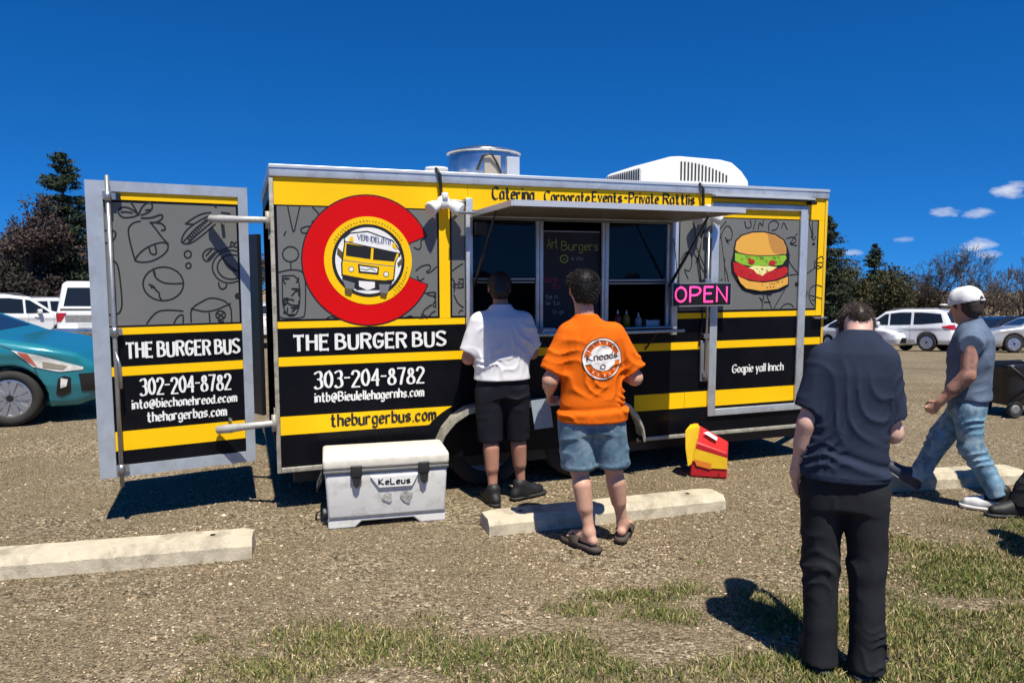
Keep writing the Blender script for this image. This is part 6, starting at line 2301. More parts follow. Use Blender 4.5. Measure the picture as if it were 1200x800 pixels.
    Fp.warp(folds(.006, 24, 20, .8, .5, .86, 8))
    Fp.warp(lambda X, Y, Z: -.005 * np.exp(-((Z - .525) / .007) ** 2) + .004 * np.exp(-((Z - .512) / .012) ** 2))
    Fp.cutz(.505)
    Fp.build('shorts', DN, t)
    # slide sandals
    SO = mat('sandal_brown', (.060, .045, .034), .8, var=.2, vscale=30)
    for an, td in (((-.018, -.05, .105), (-.50, .85)), ((.238, .10, .105), (.42, .9))):
        so = sole(an, td, .30, 0, 'sandal', SO, t, .026, 1.12, drop=.104)
        d = unit((td[0], td[1], 0))
        lat = unit(np.cross(d, (0, 0, 1)))
        a = np.array(an)
        mb = MB()
        v = []
        for q in (0.05, .135):
            for k in range(9):
                th = math.pi * k / 8
                v.append(a + d * q + lat * .056 * math.cos(th) + np.array([0, 0, -.082 + (.062 if q < .1 else .05) * math.sin(th)]))
        v2 = [np.array(q) + np.array([0, 0, .006]) for q in v]
        f = [(k, k + 1, 9 + k + 1, 9 + k) for k in range(8)] + [(18 + k, 27 + k, 28 + k, 19 + k) for k in range(8)]
        f += [(k, 18 + k, 19 + k, k + 1) for k in range(8)] + [(9 + k, 10 + k, 28 + k, 27 + k) for k in range(8)]
        mb.add(v + v2, f)
        mb.build('strap', SO, so, True)
    # folded paper held low in the left hand
    p = Matrix.Translation((ox, oy, 0)) @ Matrix.Rotation(R(7), 4, 'Z') @ Vector((-.265, .30, .80))
    pm = MB()
    for i in range(2):
        pm.box((-.062 + .002 * i, -.002 + .004 * i, -.095), (.062, .001 + .004 * i, .10), 0, Matrix.Rotation(R(-8), 4, 'Y'))
    tag(pm.build('folded_paper', mat('paper_grey_blue', (.30, .36, .40), .8, var=.1, vscale=30)), "grey blue folded paper in the orange shirted man's left hand", 'paper').location = p
    return t


orange_man()


# ---- man in the white shirt at the counter ------------------------------------------------------------
def white_man():
    t = empty('person', (-.075, 5.54, 0), R(14), 'man in white t-shirt and black shorts leaning at the serving counter', 'person')
    SK = skin_mat('skin_tan', (.42, .21, .14))
    F = Field((-.40, -.22, -.005), (.42, .62, 1.74), .0068)
    T = head(F, (.01, .13, 1.61), yaw=-.1, pitch=.35)
    F.cone((.0, .03, 1.42), (.01, .10, 1.55), .060, .056, .02)
    F.stack([(.90, 0, 0, .14, .09), (1.1, 0, 0, .15, .10), (1.35, 0, .01, .17, .10), (1.44, 0, .02, .10, .07)], .03)
    F.chain([(-.19, .01, 1.36), (-.255, .02, 1.10), (-.20, .27, 1.20)], [.052, .045, .032], .02)
    F.chain([(.19, .01, 1.36), (.25, .06, 1.12), (.20, .30, 1.24)], [.052, .045, .032], .02)
    hand(F, (-.20, .27, 1.20), (.15, .9, .2), (.3, 0, -.9), -1, .45)
    hand(F, (.20, .30, 1.24), (-.15, .9, .1), (-.3, 0, -.9), 1, .45)
    F.chain([(-.10, 0, .90), (-.095, -.02, .50), (-.085, -.06, .11)], [.085, .054, .034], .02)
    F.cone((-.095, -.045, .42), (-.092, -.055, .28), .058, .048, .03)
    F.chain([(.10, 0, .90), (.125, .02, .50), (.155, .03, .11)], [.085, .054, .034], .02)
    F.cone((.13, .0, .42), (.14, .01, .28), .058, .048, .03)
    F.build('body', SK, t)
    H = Field((-.13, .0, 1.48), (.15, .30, 1.78), .0065)
    for a, b, r in (((0, -.034, .038), (0, .020, .046), .088), ((0, -.05, -.01), (0, -.05, -.04), .070)):
        H.cone(T(*a), T(*b), r, r * .96, .02)
    H.cone(T(-.05, .095, -.03), T(.05, .095, -.03), .062, .062, .01, mode='sub')
    for q in (-1, 1):
        H.cone(T(q * .09, .02, -.03), T(q * .09, .06, -.03), .045, .05, .01, mode='sub')
    hair_tufts(H, 'hair', mat('hair_brown', (.022, .014, .010), .5, var=.4, vscale=60), t, 2500, 5, T, 1.5, .014)
    WS = cloth('white_cotton', (.72, .72, .74), .05)
    Fs = Field((-.42, -.25, .90), (.42, .32, 1.55), .0088)
    Fs.stack([(.935, 0, 0, .215, .15), (1.0, 0, 0, .212, .148), (1.15, 0, 0, .215, .14), (1.32, 0, .005, .208, .128), (1.405, 0, .012, .16, .105), (1.46, 0, .03, .10, .08), (1.50, 0, .045, .075, .07)], .02)
    Fs.cone((-.16, .01, 1.36), (-.248, .015, 1.14), .088, .080, .05, cut1=True)
    Fs.cone((.16, .01, 1.36), (.245, .05, 1.16), .088, .080, .05, cut1=True)
    Fs.warp(folds(.0075, 34, 16, .2, .93, 1.38, 10))
    Fs.warp(folds(.006, 12, 46, 2.2, .93, 1.15, 6))
    Fs.warp(folds(.0045, 48, -22, 1.2, .95, 1.40, 12))
    Fs.cutz(.94)
    Fs.cut((0, .03, 1.495), (0, .5, 1))
    Fs.build('shirt', WS, t)
    BS = cloth('black_nylon', (.010, .011, .016), .2, .6, .1)
    Fp = Field((-.30, -.24, .44), (.34, .26, 1.02), .0095)
    Fp.stack([(.80, 0, 0, .18, .125), (.92, 0, 0, .185, .13), (1.0, 0, 0, .175, .12)], .03)
    Fp.cone((-.10, .0, .84), (-.097, -.015, .47), .112, .095, .03, cut1=True)
    Fp.cone((.10, .0, .84), (.124, .02, .47), .112, .095, .03, cut1=True)
    Fp.warp(folds(.006, 22, 24, 1.1, .48, .9, 8))
    Fp.build('shorts', BS, t)
    SM = mat('shoe_black', (.013, .013, .014), .6, var=.3, vscale=30)
    for an, td in (((-.085, -.06, .105), (-.15, .95)), ((.155, .03, .105), (.93, .42))):
        f_, *_ = shoe_field(an, td)
        so = f_.build('shoe', SM, t)
        sole(an, td, .30, 0, 'sole', mat('sole_dark', (.03, .03, .032), .7), so, .020, 1.1, drop=.104)


white_man()


# ---- man in the foreground with his head bowed ---------------------------------------------------------
def navy_man():
    t = empty('person', (1.43, 3.13, 0), R(-20), 'man in navy t-shirt and black trousers, head bowed, standing on the grass', 'person')
    SK = skin_mat('skin_pale', (.58, .36, .29))
    F = Field((-.36, -.22, -.005), (.40, .46, 1.76), .0062)
    t.scale = (.87, .95, 1)
    T = head(F, (.045, .215, 1.475), yaw=.0, pitch=1.15)
    F.cone((.04, .01, 1.44), (.044, .09, 1.515), .064, .058, .03)
    F.cone((.044, .08, 1.515), (.045, .17, 1.50), .058, .058, .03)
    F.stack([(.88, 0, 0, .13, .09), (1.1, .01, 0, .14, .10), (1.34, .02, 0, .135, .10), (1.45, .035, 0, .08, .07)], .03)
    # left arm hangs, hand at the front pocket; right forearm reaches forward
    F.chain([(-.120, .0, 1.345), (-.180, -.05, 1.10), (-.222, .01, .86)], [.046, .042, .030], .018)
    F.cone((-.181, -.052, 1.095), (-.196, -.03, 1.00), .041, .043, .02)
    hand(F, (-.222, .01, .86), (.02, .5, -.85), (.85, .25, .1), -1, .5)
    F.chain([(.155, .0, 1.345), (.212, .02, 1.07), (.13, .24, 1.15)], [.046, .042, .030], .018)
    F.cone((.212, .02, 1.07), (.19, .08, 1.09), .041, .042, .02)
    hand(F, (.13, .24, 1.15), (-.45, .85, .2), (-.4, -.5, .3), 1, .7)
    F.chain([(-.09, 0, .86), (-.085, .01, .48), (-.075, .0, .11)], [.08, .055, .040], .02)
    F.chain([(.10, 0, .86), (.12, .01, .48), (.135, .0, .11)], [.08, .055, .040], .02)
    F.build('body', SK, t)
    H = Field((-.09, -.02, 1.37), (.18, .40, 1.72), .006)
    for a, b, r in (((0, -.034, .038), (0, .020, .046), .088), ((0, -.048, -.01), (0, -.05, -.045), .070)):
        H.cone(T(*a), T(*b), r, r * .96, .02)
    H.cone((.044, .058, 1.556), (.045, .14, 1.545), .046, .064, .02)
    H.warp(lambda X, Y, Z: .002 * np.sin(90 * X + 30 * Z) * np.sin(70 * Y - 30 * Z))
    H.cone(T(-.05, .095, -.03), T(.05, .095, -.03), .062, .062, .01, mode='sub')
    for q in (-1, 1):
        H.cone(T(q * .09, .02, -.03), T(q * .09, .06, -.03), .045, .05, .01, mode='sub')
    hair_tufts(H, 'hair', mat('hair_mid_brown', (.045, .030, .016), .5, var=.4, vscale=60), t, 8000, 6, T, 1.4, .014)
    NV = cloth('navy_cotton', (.024, .033, .058), .14)
    Fs = Field((-.36, -.25, .84), (.40, .28, 1.56), .0078)
    Fs.stack([(.865, 0, 0, .205, .148), (.93, 0, 0, .203, .146), (1.02, .005, 0, .190, .138), (1.15, .01, 0, .186, .134), (1.32, .02, 0, .188, .126), (1.41, .03, .0, .150, .106), (1.465, .04, .01, .105, .085), (1.505, .042, .03, .074, .074)], .02)
    Fs.cone((-.110, .0, 1.365), (-.172, -.035, 1.155), .076, .076, .04, cut1=True)
    Fs.cone((.15, .0, 1.365), (.205, .015, 1.13), .076, .070, .04, cut1=True)
    Fs.warp(folds(.0065, 12, 42, 2.4, .86, 1.08, 8))
    Fs.warp(folds(.0050, 30, 18, .9, 1.0, 1.40, 9))
    Fs.warp(folds(.0040, 46, -34, 2.0, .88, 1.38, 12))
    Fs.warp(lambda X, Y, Z: .008 * np.exp(-((Z - .985 + .30 * X) / .016) ** 2) * np.clip((X + .12) / .1, 0, 1) - .007 * np.exp(-((Z - .955 + .30 * X) / .018) ** 2) * np.clip((X + .1) / .1, 0, 1))
    Fs.warp(lambda X, Y, Z: -.003 * np.exp(-((Z - .893) / .004) ** 2))
    Fs.cutz(.868)
    Fs.cut((.04, .0, 1.492), (0, .55, 1))
    Fs.build('shirt', NV, t)
    NK = Field((-.10, -.16, 1.42), (.20, .16, 1.58), .006)
    BT = cloth('black_twill', (.019, .020, .023), .22, .85, .2)
    Fp = Field((-.26, -.24, .005), (.32, .26, .98), .0085)
    Fp.stack([(.74, .005, 0, .172, .12), (.86, .005, 0, .180, .128), (.94, .005, 0, .172, .12)], .03)
    Fp.chain([(-.095, .0, .80), (-.090, .008, .48), (-.080, -.005, .20)], [.108, .088, .080], .03)
    Fp.cone((-.080, -.005, .20), (-.076, -.018, .030), .082, .088, .02, cut1=True)
    Fp.chain([(.105, .0, .80), (.122, .008, .48), (.136, -.005, .20)], [.108, .088, .080], .03)
    Fp.cone((.136, -.005, .20), (.138, -.018, .030), .082, .088, .02, cut1=True)
    Fp.warp(folds(.0055, 20, 28, .5, .34, .86, 8))
    Fp.warp(folds(.010, 18, 58, 1.9, .03, .27, 12))
    Fp.warp(folds(.005, 36, 30, .2, .3, .62, 16))
    Fp.build('trousers', BT, t)
    SM = mat('shoe_charcoal', (.018, .018, .019), .75, var=.3, vscale=40)
    for an, td in (((-.075, -.0, .105), (-.25, .95)), ((.135, -.0, .105), (.42, .9))):
        f_, *_ = shoe_field(an, td, tall=.09, res=.0065)
        so = f_.build('shoe', SM, t)
        sole(an, td, .30, 0, 'sole', mat('sole_dark', (.03, .03, .032), .7), so, .020, 1.1, drop=.104)


navy_man()


# ---- man walking off to the left in a white cap ---------------------------------------------------------
def cap_man():
    t = empty('person', (3.40, 5.47, 0), R(58), 'man in white cap, grey sleeveless shirt and blue jeans striding left', 'person')
    SK = skin_mat('skin_ruddy', (.50, .27, .19))
    TAT = mat('tattooed_skin', (.34, .18, .135), .55, var=.35, vscale=22, dirt=(.028, .026, .03), dirt_amt=.85, dscale=14, spec=.35)
    F = Field((-.40, -.46, -.005), (.42, .62, 1.70), .0070)
    T = head(F, (-.01, .05, 1.485), yaw=-.5, pitch=.22)
    F.cone((.0, .0, 1.32), (-.005, .03, 1.42), .062, .058, .02)
    F.stack([(.82, 0, 0, .14, .09), (1.0, 0, 0, .15, .10), (1.2, 0, .0, .175, .11), (1.30, 0, .0, .16, .09), (1.36, 0, 0, .09, .07)], .03)
    F.chain([(-.20, .0, 1.235), (-.255, .01, 1.0), (-.235, .17, .80)], [.058, .050, .034], .02)
    F.cone((-.25, .03, .98), (-.245, .09, .90), .046, .048, .02)
    hand(F, (-.235, .17, .80), (.05, .55, -.8), (.75, .1, .2), -1, .95)
    F.chain([(.20, .0, 1.235), (.255, -.06, 1.0), (.235, -.02, .77)], [.058, .050, .034], .02)
    hand(F, (.235, -.02, .77), (-.05, .3, -.9), (-.75, .1, .2), 1, .7)
    F.chain([(-.09, 0, .80), (-.085, -.03, .46), (-.075, -.22, .13)], [.085, .058, .040], .02)
    F.chain([(.09, 0, .80), (.085, .17, .46), (.075, .30, .14)], [.085, .058, .040], .02)
    F.build('body', None, t, [SK, TAT], lambda c: ((c[:, 0] < -.17) & (c[:, 2] > .86) & (c[:, 2] < 1.30)).astype(int))
    # short hair under the cap
    H = Field((-.14, -.12, 1.36), (.13, .20, 1.66), .0068)
    H.cone(T(0, -.034, .03), T(0, .015, .035), .087, .083, .02)
    H.cone(T(0, -.05, -.01), T(0, -.05, -.03), .068, .066, .02)
    H.cone(T(-.05, .095, -.03), T(.05, .095, -.03), .062, .062, .01, mode='sub')
    H.build('hair', mat('hair_clipped', (.035, .022, .016), .7, var=.4, vscale=80), t)
    C = Field((-.16, -.16, 1.42), (.15, .30, 1.72), .0062)
    C.cone(T(0, -.034, .040), T(0, .018, .045), .096, .092, .02)
    C.cone(T(0, -.03, .072), T(0, .02, .078), .074, .068, .03)
    up = T(0, 0, 1) - T(0, 0, 0)
    C.cut(T(0, 0, .022), -up)
    C.cone(T(0, -.15, .028), T(0, -.09, .028), .026, .024, .004, mode='sub')
    C.cone(T(-.035, .095, .030), T(.035, .095, .030), .055, .055, .01, flat=(1, 1.25, .16))
    cap = C.build('cap', cloth('cap_white', (.74, .73, .72), .10), t)
    MB().tube([tuple(T(-.026, -.131, .026)), tuple(T(0, -.137, .024)), tuple(T(.026, -.131, .026))], .006, 6).build('cap_strap', cloth('cap_white', (.7, .7, .7)), cap, True)
    GS = cloth('slate_blue_cotton', (.115, .155, .225), .3)
    Fs = Field((-.36, -.26, .78), (.36, .28, 1.44), .0088)
    Fs.stack([(.80, 0, 0, .21, .155), (.88, 0, 0, .205, .15), (1.0, 0, 0, .205, .15), (1.15, 0, -.005, .222, .152), (1.26, 0, -.01, .222, .135), (1.32, 0, -.005, .165, .108), (1.37, 0, .0, .095, .08), (1.40, 0, .01, .076, .072)], .02)
    Fs.cone((-.15, 0, 1.262), (-.23, 0, 1.22), .088, .086, .03)
    Fs.cone((.15, 0, 1.262), (.23, 0, 1.22), .088, .086, .03)
    Fs.cut((-.262, 0, 1.22), (-1, 0, -.15))
    Fs.cut((.262, 0, 1.22), (1, 0, -.15))
    Fs.warp(folds(.007, 22, 26, .3, .80, 1.24, 12))
    Fs.warp(folds(.005, 9, 42, 1.4, .80, .98, 8))
    Fs.cutz(.805)
    Fs.cut((0, 0, 1.39), (0, .4, 1))
    Fs.build('shirt', GS, t)
    JN = mat('jeans_light', (.13, .24, .34), .9, var=.5, vscale=10, bump=.3, bscale=350, spec=.15, dirt=(.42, .52, .58), dirt_amt=.75, dscale=8)
    Fp = Field((-.28, -.42, .05), (.30, .50, .90), .0092)
    Fp.stack([(.68, 0, 0, .172, .125), (.80, 0, 0, .180, .135), (.87, 0, 0, .175, .13)], .03)
    Fp.chain([(-.092, .0, .74), (-.088, -.035, .46), (-.078, -.185, .20)], [.108, .082, .068], .03)
    Fp.cone((-.078, -.185, .20), (-.076, -.225, .115), .070, .070, .02, cut1=True)
    Fp.chain([(.092, .0, .74), (.088, .165, .46), (.078, .27, .22)], [.108, .084, .070], .03)
    Fp.cone((.078, .27, .22), (.076, .305, .135), .072, .072, .02, cut1=True)
    Fp.warp(folds(.008, 16, 40, .5, .1, .72, 20))
    Fp.build('jeans', JN, t)
    WH, BK = mat('shoe_white', (.70, .70, .68), .5, var=.1, vscale=20), mat('shoe_black', (.013, .013, .014), .6)
    NB = mat('shoe_navy', (.020, .026, .050), .6, var=.2, vscale=30)
    an, td = (-.075, -.235, .105), (.0, 1)
    f_, a, d, u_, l_ = shoe_field(an, td, ln=.30, tall=.14, wide=1.08)
    so = f_.build('shoe', None, t, [WH, BK], lambda c: (((c - a) @ u_ > -.028) & ((c - a) @ d < .10)).astype(int))
    sole(an, td, .31, 0, 'sole', WH, so, .024, 1.15, drop=.104)
    an, td = (.075, .33, .165), (.0, 1)
    f_, a, d, u_, l_ = shoe_field(an, td, ln=.30, lift=.62, tall=.10, wide=1.08)
    so = f_.build('shoe', NB, t)
    sole(an, td, .31, .62, 'sole', mat('sole_grey', (.12, .13, .15), .7), so, .022, 1.15, drop=.104)


cap_man()


# ---- passer-by at the right edge: only a black trouser leg shows -----------------------------------------
def edge_person(loc, rz, label):
    t = empty('person', loc, rz, label, 'person')
    SK = skin_mat('skin_fair', (.56, .32, .23))
    F = Field((-.36, -.46, -.005), (.36, .66, 1.78), .0085)
    T = head(F, (0, .04, 1.60), 0, .1)
    F.cone((0, 0, 1.42), (0, .02, 1.54), .062, .058, .02)
    F.stack([(.86, 0, 0, .14, .09), (1.1, 0, 0, .15, .10), (1.34, 0, 0, .17, .10), (1.44, 0, 0, .09, .07)], .03)
    F.chain([(-.19, 0, 1.36), (-.24, -.03, 1.09), (-.22, .12, .88)], [.052, .044, .032], .02)
    F.chain([(.19, 0, 1.36), (.24, -.06, 1.09), (.22, .0, .86)], [.052, .044, .032], .02)
    hand(F, (-.22, .12, .88), (0, .5, -.8), (.8, .1, .1), -1, .6)
    hand(F, (.22, .0, .86), (0, .3, -.9), (-.8, .1, .1), 1, .6)
    F.build('body', SK, t)
    H = Field((-.13, -.12, 1.48), (.13, .18, 1.78), .0085)
    H.cone(T(0, -.034, .038), T(0, .02, .046), .088, .084, .02)
    H.cone(T(0, -.05, -.01), T(0, -.05, -.04), .07, .068, .02)
    H.cone(T(-.05, .095, -.03), T(.05, .095, -.03), .062, .062, .01, mode='sub')
    H.build('hair', mat('hair_dark', (.01, .008, .007)), t)
    BT = cloth('black_twill', (.0125, .0135, .0165))
    Fs = Field((-.36, -.25, .82), (.36, .26, 1.52), .011)
    Fs.stack([(.84, 0, 0, .205, .15), (1.1, 0, 0, .20, .14), (1.32, 0, 0, .215, .128), (1.41, 0, 0, .17, .108), (1.47, 0, .01, .09, .08)], .02)
    Fs.cone((-.16, 0, 1.36), (-.225, -.02, 1.14), .084, .078, .04, cut1=True)
    Fs.cone((.16, 0, 1.36), (.225, -.04, 1.14), .084, .078, .04, cut1=True)
    Fs.build('shirt', cloth('charcoal_cotton', (.02, .02, .022)), t)
    Fp = Field((-.28, -.42, .03), (.28, .60, .96), .010)
    Fp.stack([(.72, 0, 0, .172, .12), (.86, 0, 0, .18, .13), (.93, 0, 0, .172, .12)], .03)
    Fp.chain([(-.09, 0, .78), (-.085, .22, .46), (-.08, .375, .20)], [.105, .085, .080], .03)
    Fp.cone((-.08, .375, .20), (-.08, .42, .07), .082, .085, .02, cut1=True)
    Fp.chain([(.09, 0, .78), (.085, -.03, .46), (.08, -.20, .2)], [.105, .085, .078], .03)
    Fp.cone((.08, -.20, .20), (.08, -.25, .07), .08, .082, .02, cut1=True)
    Fp.warp(folds(.006, 14, 34, 1.9, .03, .4, 12))
    Fp.build('trousers', BT, t)
    for an, td in (((-.08, .42, .105), (0, 1)), ((.08, -.25, .105), (0, 1))):
        f_, *_ = shoe_field(an, td, res=.0085)
        so = f_.build('shoe', mat('shoe_black', (.013, .013, .014)), t)
        sole(an, td, .30, 0, 'sole', mat('sole_dark', (.03, .03, .032)), so, .02, 1.1, drop=.104)
    return t


g = gnd(1186, 600)
ep = edge_person((g[0] + .42, g[1] - .02, 0), R(88), 'passer-by at the right edge showing only a black trouser leg')


def copy_tree(o, loc, rz, label):
    r = o.copy()
    COL.objects.link(r)
    r.location, r.rotation_euler = loc, (0, 0, rz)
    r['label'] = label
    for ch in list(o.children):
        c = ch.copy()
        COL.objects.link(c)
        c.parent = r
        for gch in ch.children:
            d = gch.copy()
            COL.objects.link(d)
            d.parent = c
    return r


# a bystander just outside the right edge whose shadow falls into view on the grass
g = gnd(1116, 622)
copy_tree(ep, (g[0] + .62, g[1] - .85, 0), R(15), 'bystander outside the right edge whose shadow lies on the grass')


# ------------------------------------------------------------------ cooler
def cooler():
    a, b = gnd(381, 620), gnd(526, 608)
    W = float(np.linalg.norm(b - a))
    rz = math.atan2(b[1] - a[1], b[0] - a[0])
    D_, H_ = .40, .49
    t = empty('ice_cooler', (a[0], a[1], 0), rz, 'scuffed white ice cooler with grey lid seam beside the trailer wheel', 'cooler')
    CW = mat('cooler_white', (.70, .70, .67), .5, var=.07, vscale=5, dirt=(.40, .37, .31), dirt_amt=.6, dscale=9, spec=.4)
    CL = mat('cooler_lid', (.74, .71, .62), .5, var=.07, vscale=5, dirt=(.50, .45, .34), dirt_amt=.55, dscale=6)
    CG = mat('cooler_grey', (.14, .14, .14), .6, var=.2, vscale=20)
    # tub: tapers slightly towards the ground, arched foot recess in front
    n = 17
    def outline(ins, z):
        return [(ins, ins, z), (W - ins, ins, z), (W - ins, D_ - ins, z), (ins, D_ - ins, z)]
    v, f = [], []
    for z, i in ((.052, .022), (.30, .010), (.375, .004)):
        v += outline(i, z)
    for L_ in range(2):
        f += [(L_ * 4 + k, L_ * 4 + (k + 1) % 4, L_ * 4 + 4 + (k + 1) % 4, L_ * 4 + 4 + k) for k in range(4)]
    f += [(3, 2, 1, 0), (8, 9, 10, 11)]
    o = mesh_obj('tub', v, f, CW, t)
    md = o.modifiers.new('b', 'BEVEL'); md.width = .022; md.segments = 3; md.limit_method = 'ANGLE'; md.angle_limit = R(40)
    o.data.polygons.foreach_set('use_smooth', [True] * len(o.data.polygons))
    ft = MB()
    pl = [(.02, -.012), (.20, -.012), (.245, .030), (W - .245, .030), (W - .20, -.012), (W - .02, -.012), (W - .02, .058), (.02, .058)]
    ft.prism(pl, .018, D_ - .018)
    fo = ft.build('base', CW, t)
    md = fo.modifiers.new('b', 'BEVEL'); md.width = .010; md.segments = 2
    MB().box((.024, .011, .0595), (W - .024, .017, .073)).build('base_groove', CG, t)
    MB().box((-.002, -.006, .376), (W + .002, D_ + .004, .402), .008).build('seam_band', CG, t, True)
    lid = MB().box((-.006, -.010, .4025), (W + .006, D_ + .006, H_), .024).build('lid', CL, t, True)
    MB().box((.06, .05, H_ - .002), (W - .06, D_ - .05, H_ + .003), .003).build('lid_pad', CL, lid, True)
    for x in (.215, W - .175):
        l_ = MB().box((x - .038, -.030, .352), (x + .038, -.0105, .432), .008).build('latch', mat('latch_black', (.018, .018, .018), .55), t, True)
        MB().prism([(x - .03, .353), (x + .03, .353), (x + .02, .295), (x, .275), (x - .02, .295)], -.024, -.004).build('latch_tongue', mat('latch_black', (.018, .018, .018)), l_)
    pl = [(W * .36, .345), (W * .75, .345), (W * .735, .315), (W * .70, .262), (W * .43, .262), (W * .385, .315)]
    pt = MB().prism(pl, -.006, .02).build('name_plate', mat('plate_raised', (.72, .72, .70), .5, var=.05), t)
    md = pt.modifiers.new('b', 'BEVEL'); md.width = .004
    ink = Ink(lambda x, z, o_: (x, -.006 - o_, z), .0012)
    write(ink, 'KeLeus', W * .43, .285, W * .25, .040, 0, 2.1, 1.2, gap=2.2)
    ink.build('plate_lettering', INK, t)
    ink = Ink(lambda x, z, o_: (x, .0085 - o_ - (.30 - z) * -.03, z), .004)
    for (cx_, cz_, r_) in ((.50, .19, .034), (.655, .185, .040)):
        pts = [(W * cx_ + r_ * (1 + .25 * math.sin(3 * q + cx_ * 9)) * math.cos(q), cz_ + r_ * 1.1 * (1 + .2 * math.sin(4 * q)) * math.sin(q)) for q in np.linspace(0, 6.28, 18)[:-1]]
        ink.fill(pts)
    ink.build('worn_sticker', mat('sticker_grey', (.36, .35, .33), .8, var=.5, vscale=40), t)
    # rope handle on the left end, drain plug, rubber feet
    MB().tube([(-.004, .10, .34), (-.045, .12, .25), (-.05, .20, .21), (-.045, .28, .25), (-.004, .30, .34)], .008, 8).build('rope_handle', mat('rope_black', (.02, .02, .02), .8), t, True)
    MB().lathe([(.022, -.012), (.022, .02)], (.0, .1, .09), 'X', 14).build('drain_plug', CG, t, True)
    for x in (.06, W - .06):
        for y in (.06, D_ - .06):
            MB().box((x - .035, y - .035, -.016), (x + .035, y + .035, -.010)).build('foot_pad', CG, t)


cooler()


# ------------------------------------------------------------------ red and yellow box on the gravel
def red_box():
    a, b = gnd(814, 553), gnd(853, 564)
    t = empty('red_box', ((a[0] + b[0]) / 2, (a[1] + b[1]) / 2 + .08, 0), R(-14), 'red and yellow cardboard box with slanted top on gravel by the trailer', 'box')
    RD = mat('box_red', (.46, .012, .016), .45, var=.12, vscale=7)
    YL = mat('box_yellow', (.84, .52, .012), .5, var=.06, vscale=9)
    # wedge-shaped carton: tall at the left rear, sloping to the right
    v = [(-.155, -.11, 0), (.150, -.11, 0), (.150, .12, 0), (-.155, .12, 0), (-.125, -.10, .30), (.150, -.11, .215), (.165, .12, .27), (-.135, .13, .43)]
    f = [(0, 3, 2, 1), (4, 5, 6, 7), (0, 1, 5, 4), (1, 2, 6, 5), (2, 3, 7, 6), (3, 0, 4, 7)]
    o = mesh_obj('carton', v, f, RD, t)
    md = o.modifiers.new('b', 'BEVEL'); md.width = .012; md.segments = 2
    mb = MB()
    mb.add([(-.135, -.113, .25), (.148, -.118, .18), (.148, -.1185, .085), (-.02, -.1185, .085), (-.03, -.1180, .12), (-.140, -.1165, .14)], [(0, 1, 2, 3, 4, 5)])
    mb.build('front_label', YL, t)
    mb = MB()
    mb.add([(-.125, -.1205, .155), (.02, -.1205, .125), (.018, -.1205, .075), (-.10, -.1205, .10)], [(0, 1, 2, 3)])
    mb.build('label_patch', mat('box_orange', (.78, .22, .02), .5), t)
    mb = MB()
    mb.add([(-.05, .0, .362), (.06, -.03, .305), (.07, .03, .317), (-.01, .05, .365)], [(0, 1, 2, 3)])
    mb.build('top_sticker', mat('sticker_pale', (.74, .66, .66), .5), t)
    # yellow flap folded over the left end
    v = [(-.20, -.13, .40), (-.085, -.12, .435), (-.10, -.14, .33), (-.145, -.15, .12), (-.172, -.155, .10), (-.195, -.15, .25)]
    v2 = [(x + .004, y + .006, z) for x, y, z in v]
    n = 6
    mb = MB()
    mb.add(v + v2, [tuple(range(6)), tuple(range(6, 12))[::-1]] + [(i, i + 6, (i + 1) % 6 + 6, (i + 1) % 6) for i in range(6)])
    mb.add([(-.085, -.12, .436), (-.20, -.13, .401), (-.16, .02, .425), (-.10, .04, .432)], [(0, 1, 2, 3)])
    mb.build('flap', YL, t)
    MB().lathe([(.006, -.124), (.006, -.11)], (.085, 0, .035), 'Y', 10).build('eyelet', INK, t)


red_box()


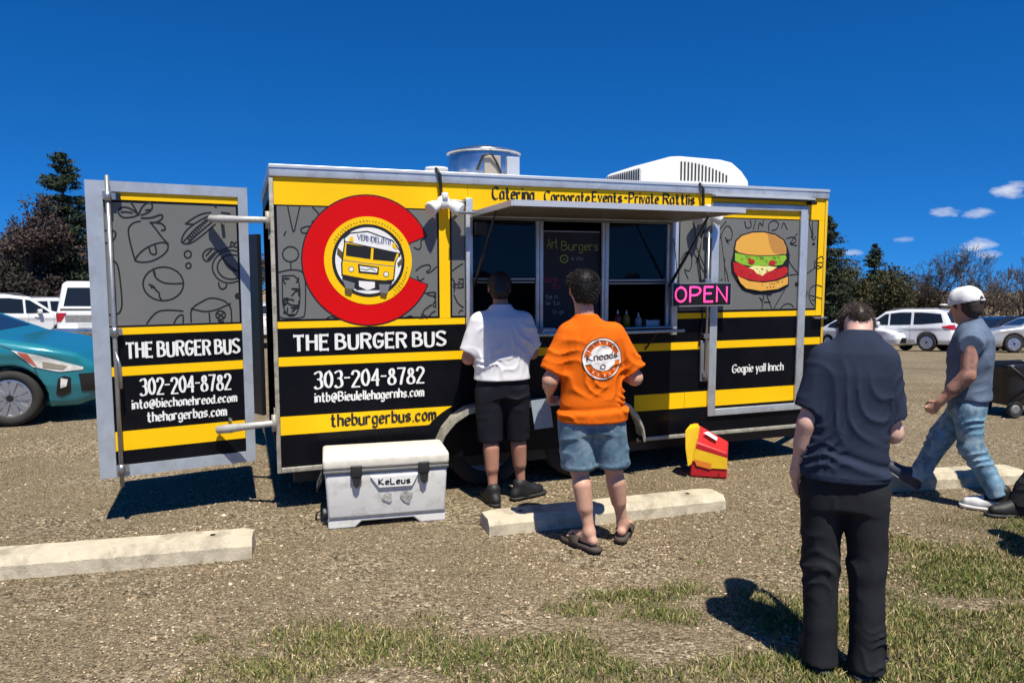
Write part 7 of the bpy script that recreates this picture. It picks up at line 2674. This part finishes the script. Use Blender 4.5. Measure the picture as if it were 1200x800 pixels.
# ------------------------------------------------------------------ black fabric wagon at the right edge
def wagon_cart():
    g = gnd(1196, 489)
    t = empty('folding_wagon', (g[0] + .10, g[1] + .25, ground_z(g[0], g[1] + .25)), R(12), 'black fabric folding wagon on the gravel at the right edge', 'wagon')
    BF = mat('black_nylon_sheen', (.010, .010, .011), .32, var=.3, vscale=9, bump=.5, bscale=22, spec=.5)
    F = Field((-.42, -.30, .08), (.55, .30, .72), .014)
    F.stack([(.14, 0, 0, .30, .20), (.30, 0, 0, .33, .22), (.60, 0, 0, .36, .24), (.64, 0, 0, .35, .23)], .02, p=5)
    F.stack([(.24, 0, 0, .29, .18), (.70, 0, 0, .32, .20)], .01, 'sub', p=5)
    F.warp(folds(.012, 16, 18, .6, .16, .62, 9))
    F.build('fabric_tub', BF, t)
    for x in (-.24, .24):
        for y in (-.22, .22):
            w = MB().lathe([(.01, y - .02), (.03, y - .025), (.07, y - .015), (.075, y + .02)], (x, 0, .10), 'Y', 18).build('wheel', mat('wheel_grey', (.25, .25, .25)), t, True)
            MB().lathe([(.072, y - .022), (.095, y - .028), (.104, y), (.095, y + .028), (.072, y + .022)], (x, 0, .10), 'Y', 22, closed=True).build('tyre', RUB, w, True)
    for y in (-.235, .235):
        MB().tube([(-.34, y, .62), (.34, y, .15)], .012, 6).tube([(.34, y, .62), (-.34, y, .15)], .012, 6).build('frame_brace', BLKM, t, True)
    MB().tube([(.34, -.08, .22), (.62, -.08, .75), (.63, .08, .76), (.34, .08, .22)], .012, 6).build('pull_handle', BLKM, t, True)


wagon_cart()


# ------------------------------------------------------------------ things on the counter
TW_M = TI.inverted()


def on_counter(u, y, z):
    return TW_M @ Vector((u, y, z))


def bottle(u, y, col, h, r, label, m):
    prof = [(.0, 0), (r, .002), (r, h * .62), (r * .85, h * .70), (r * .36, h * .80), (r * .34, h * .86), (r * .12, h), (.0, h)]
    t = empty('squeeze_bottle', on_counter(u, y, 1.2205), PSI, label, 'bottle', 'bottles on the serving counter')
    MB().lathe(prof[:5], (0, 0, 0), 'Z', 16).build('bottle_body', m, t, True)
    MB().lathe(prof[4:], (0, 0, .0005), 'Z', 12).build('nozzle', mat('nozzle_pale', (.5, .5, .48), .4), t, True)


bottle(2.80, .12, 0, .20, .032, 'red squeeze bottle on the counter in the right window', mat('bottle_red', (.22, .01, .01), .35))
bottle(2.90, .15, 0, .19, .032, 'mustard squeeze bottle on the counter in the right window', mat('bottle_mustard', (.35, .20, .01), .35))
bottle(3.00, .12, 0, .17, .03, 'clear squeeze bottle on the counter in the right window', mat('bottle_clear', (.35, .35, .33), .25))
c_ = empty('napkin_holder', on_counter(3.12, .12, 1.2205), PSI, 'steel napkin holder at the right end of the counter', 'napkin holder')
MB().box((-.07, -.05, 0), (.07, .05, .008)).box((-.07, -.05, .0085), (-.062, .05, .11)).box((.062, -.05, .0085), (.07, .05, .11)).build('holder', STEEL, c_)
MB().box((-.06, -.045, .0085), (.06, .045, .10), .004).build('napkins', mat('napkin_white', (.6, .6, .58), .9), c_)
c_ = empty('napkin_stack', on_counter(2.02, -.13, 1.2565), PSI + .2, 'small stack of white napkins on the shelf between the two men', 'napkins')
for k in range(3):
    MB().box((-.07 + .004 * k, -.06, .014 * k), (.07, .06 - .003 * k, .014 * k + .0125), .003, Matrix.Rotation(R(6 * k), 4, 'Z')).build('napkin', mat('napkin_white', (.6, .6, .58)), c_)
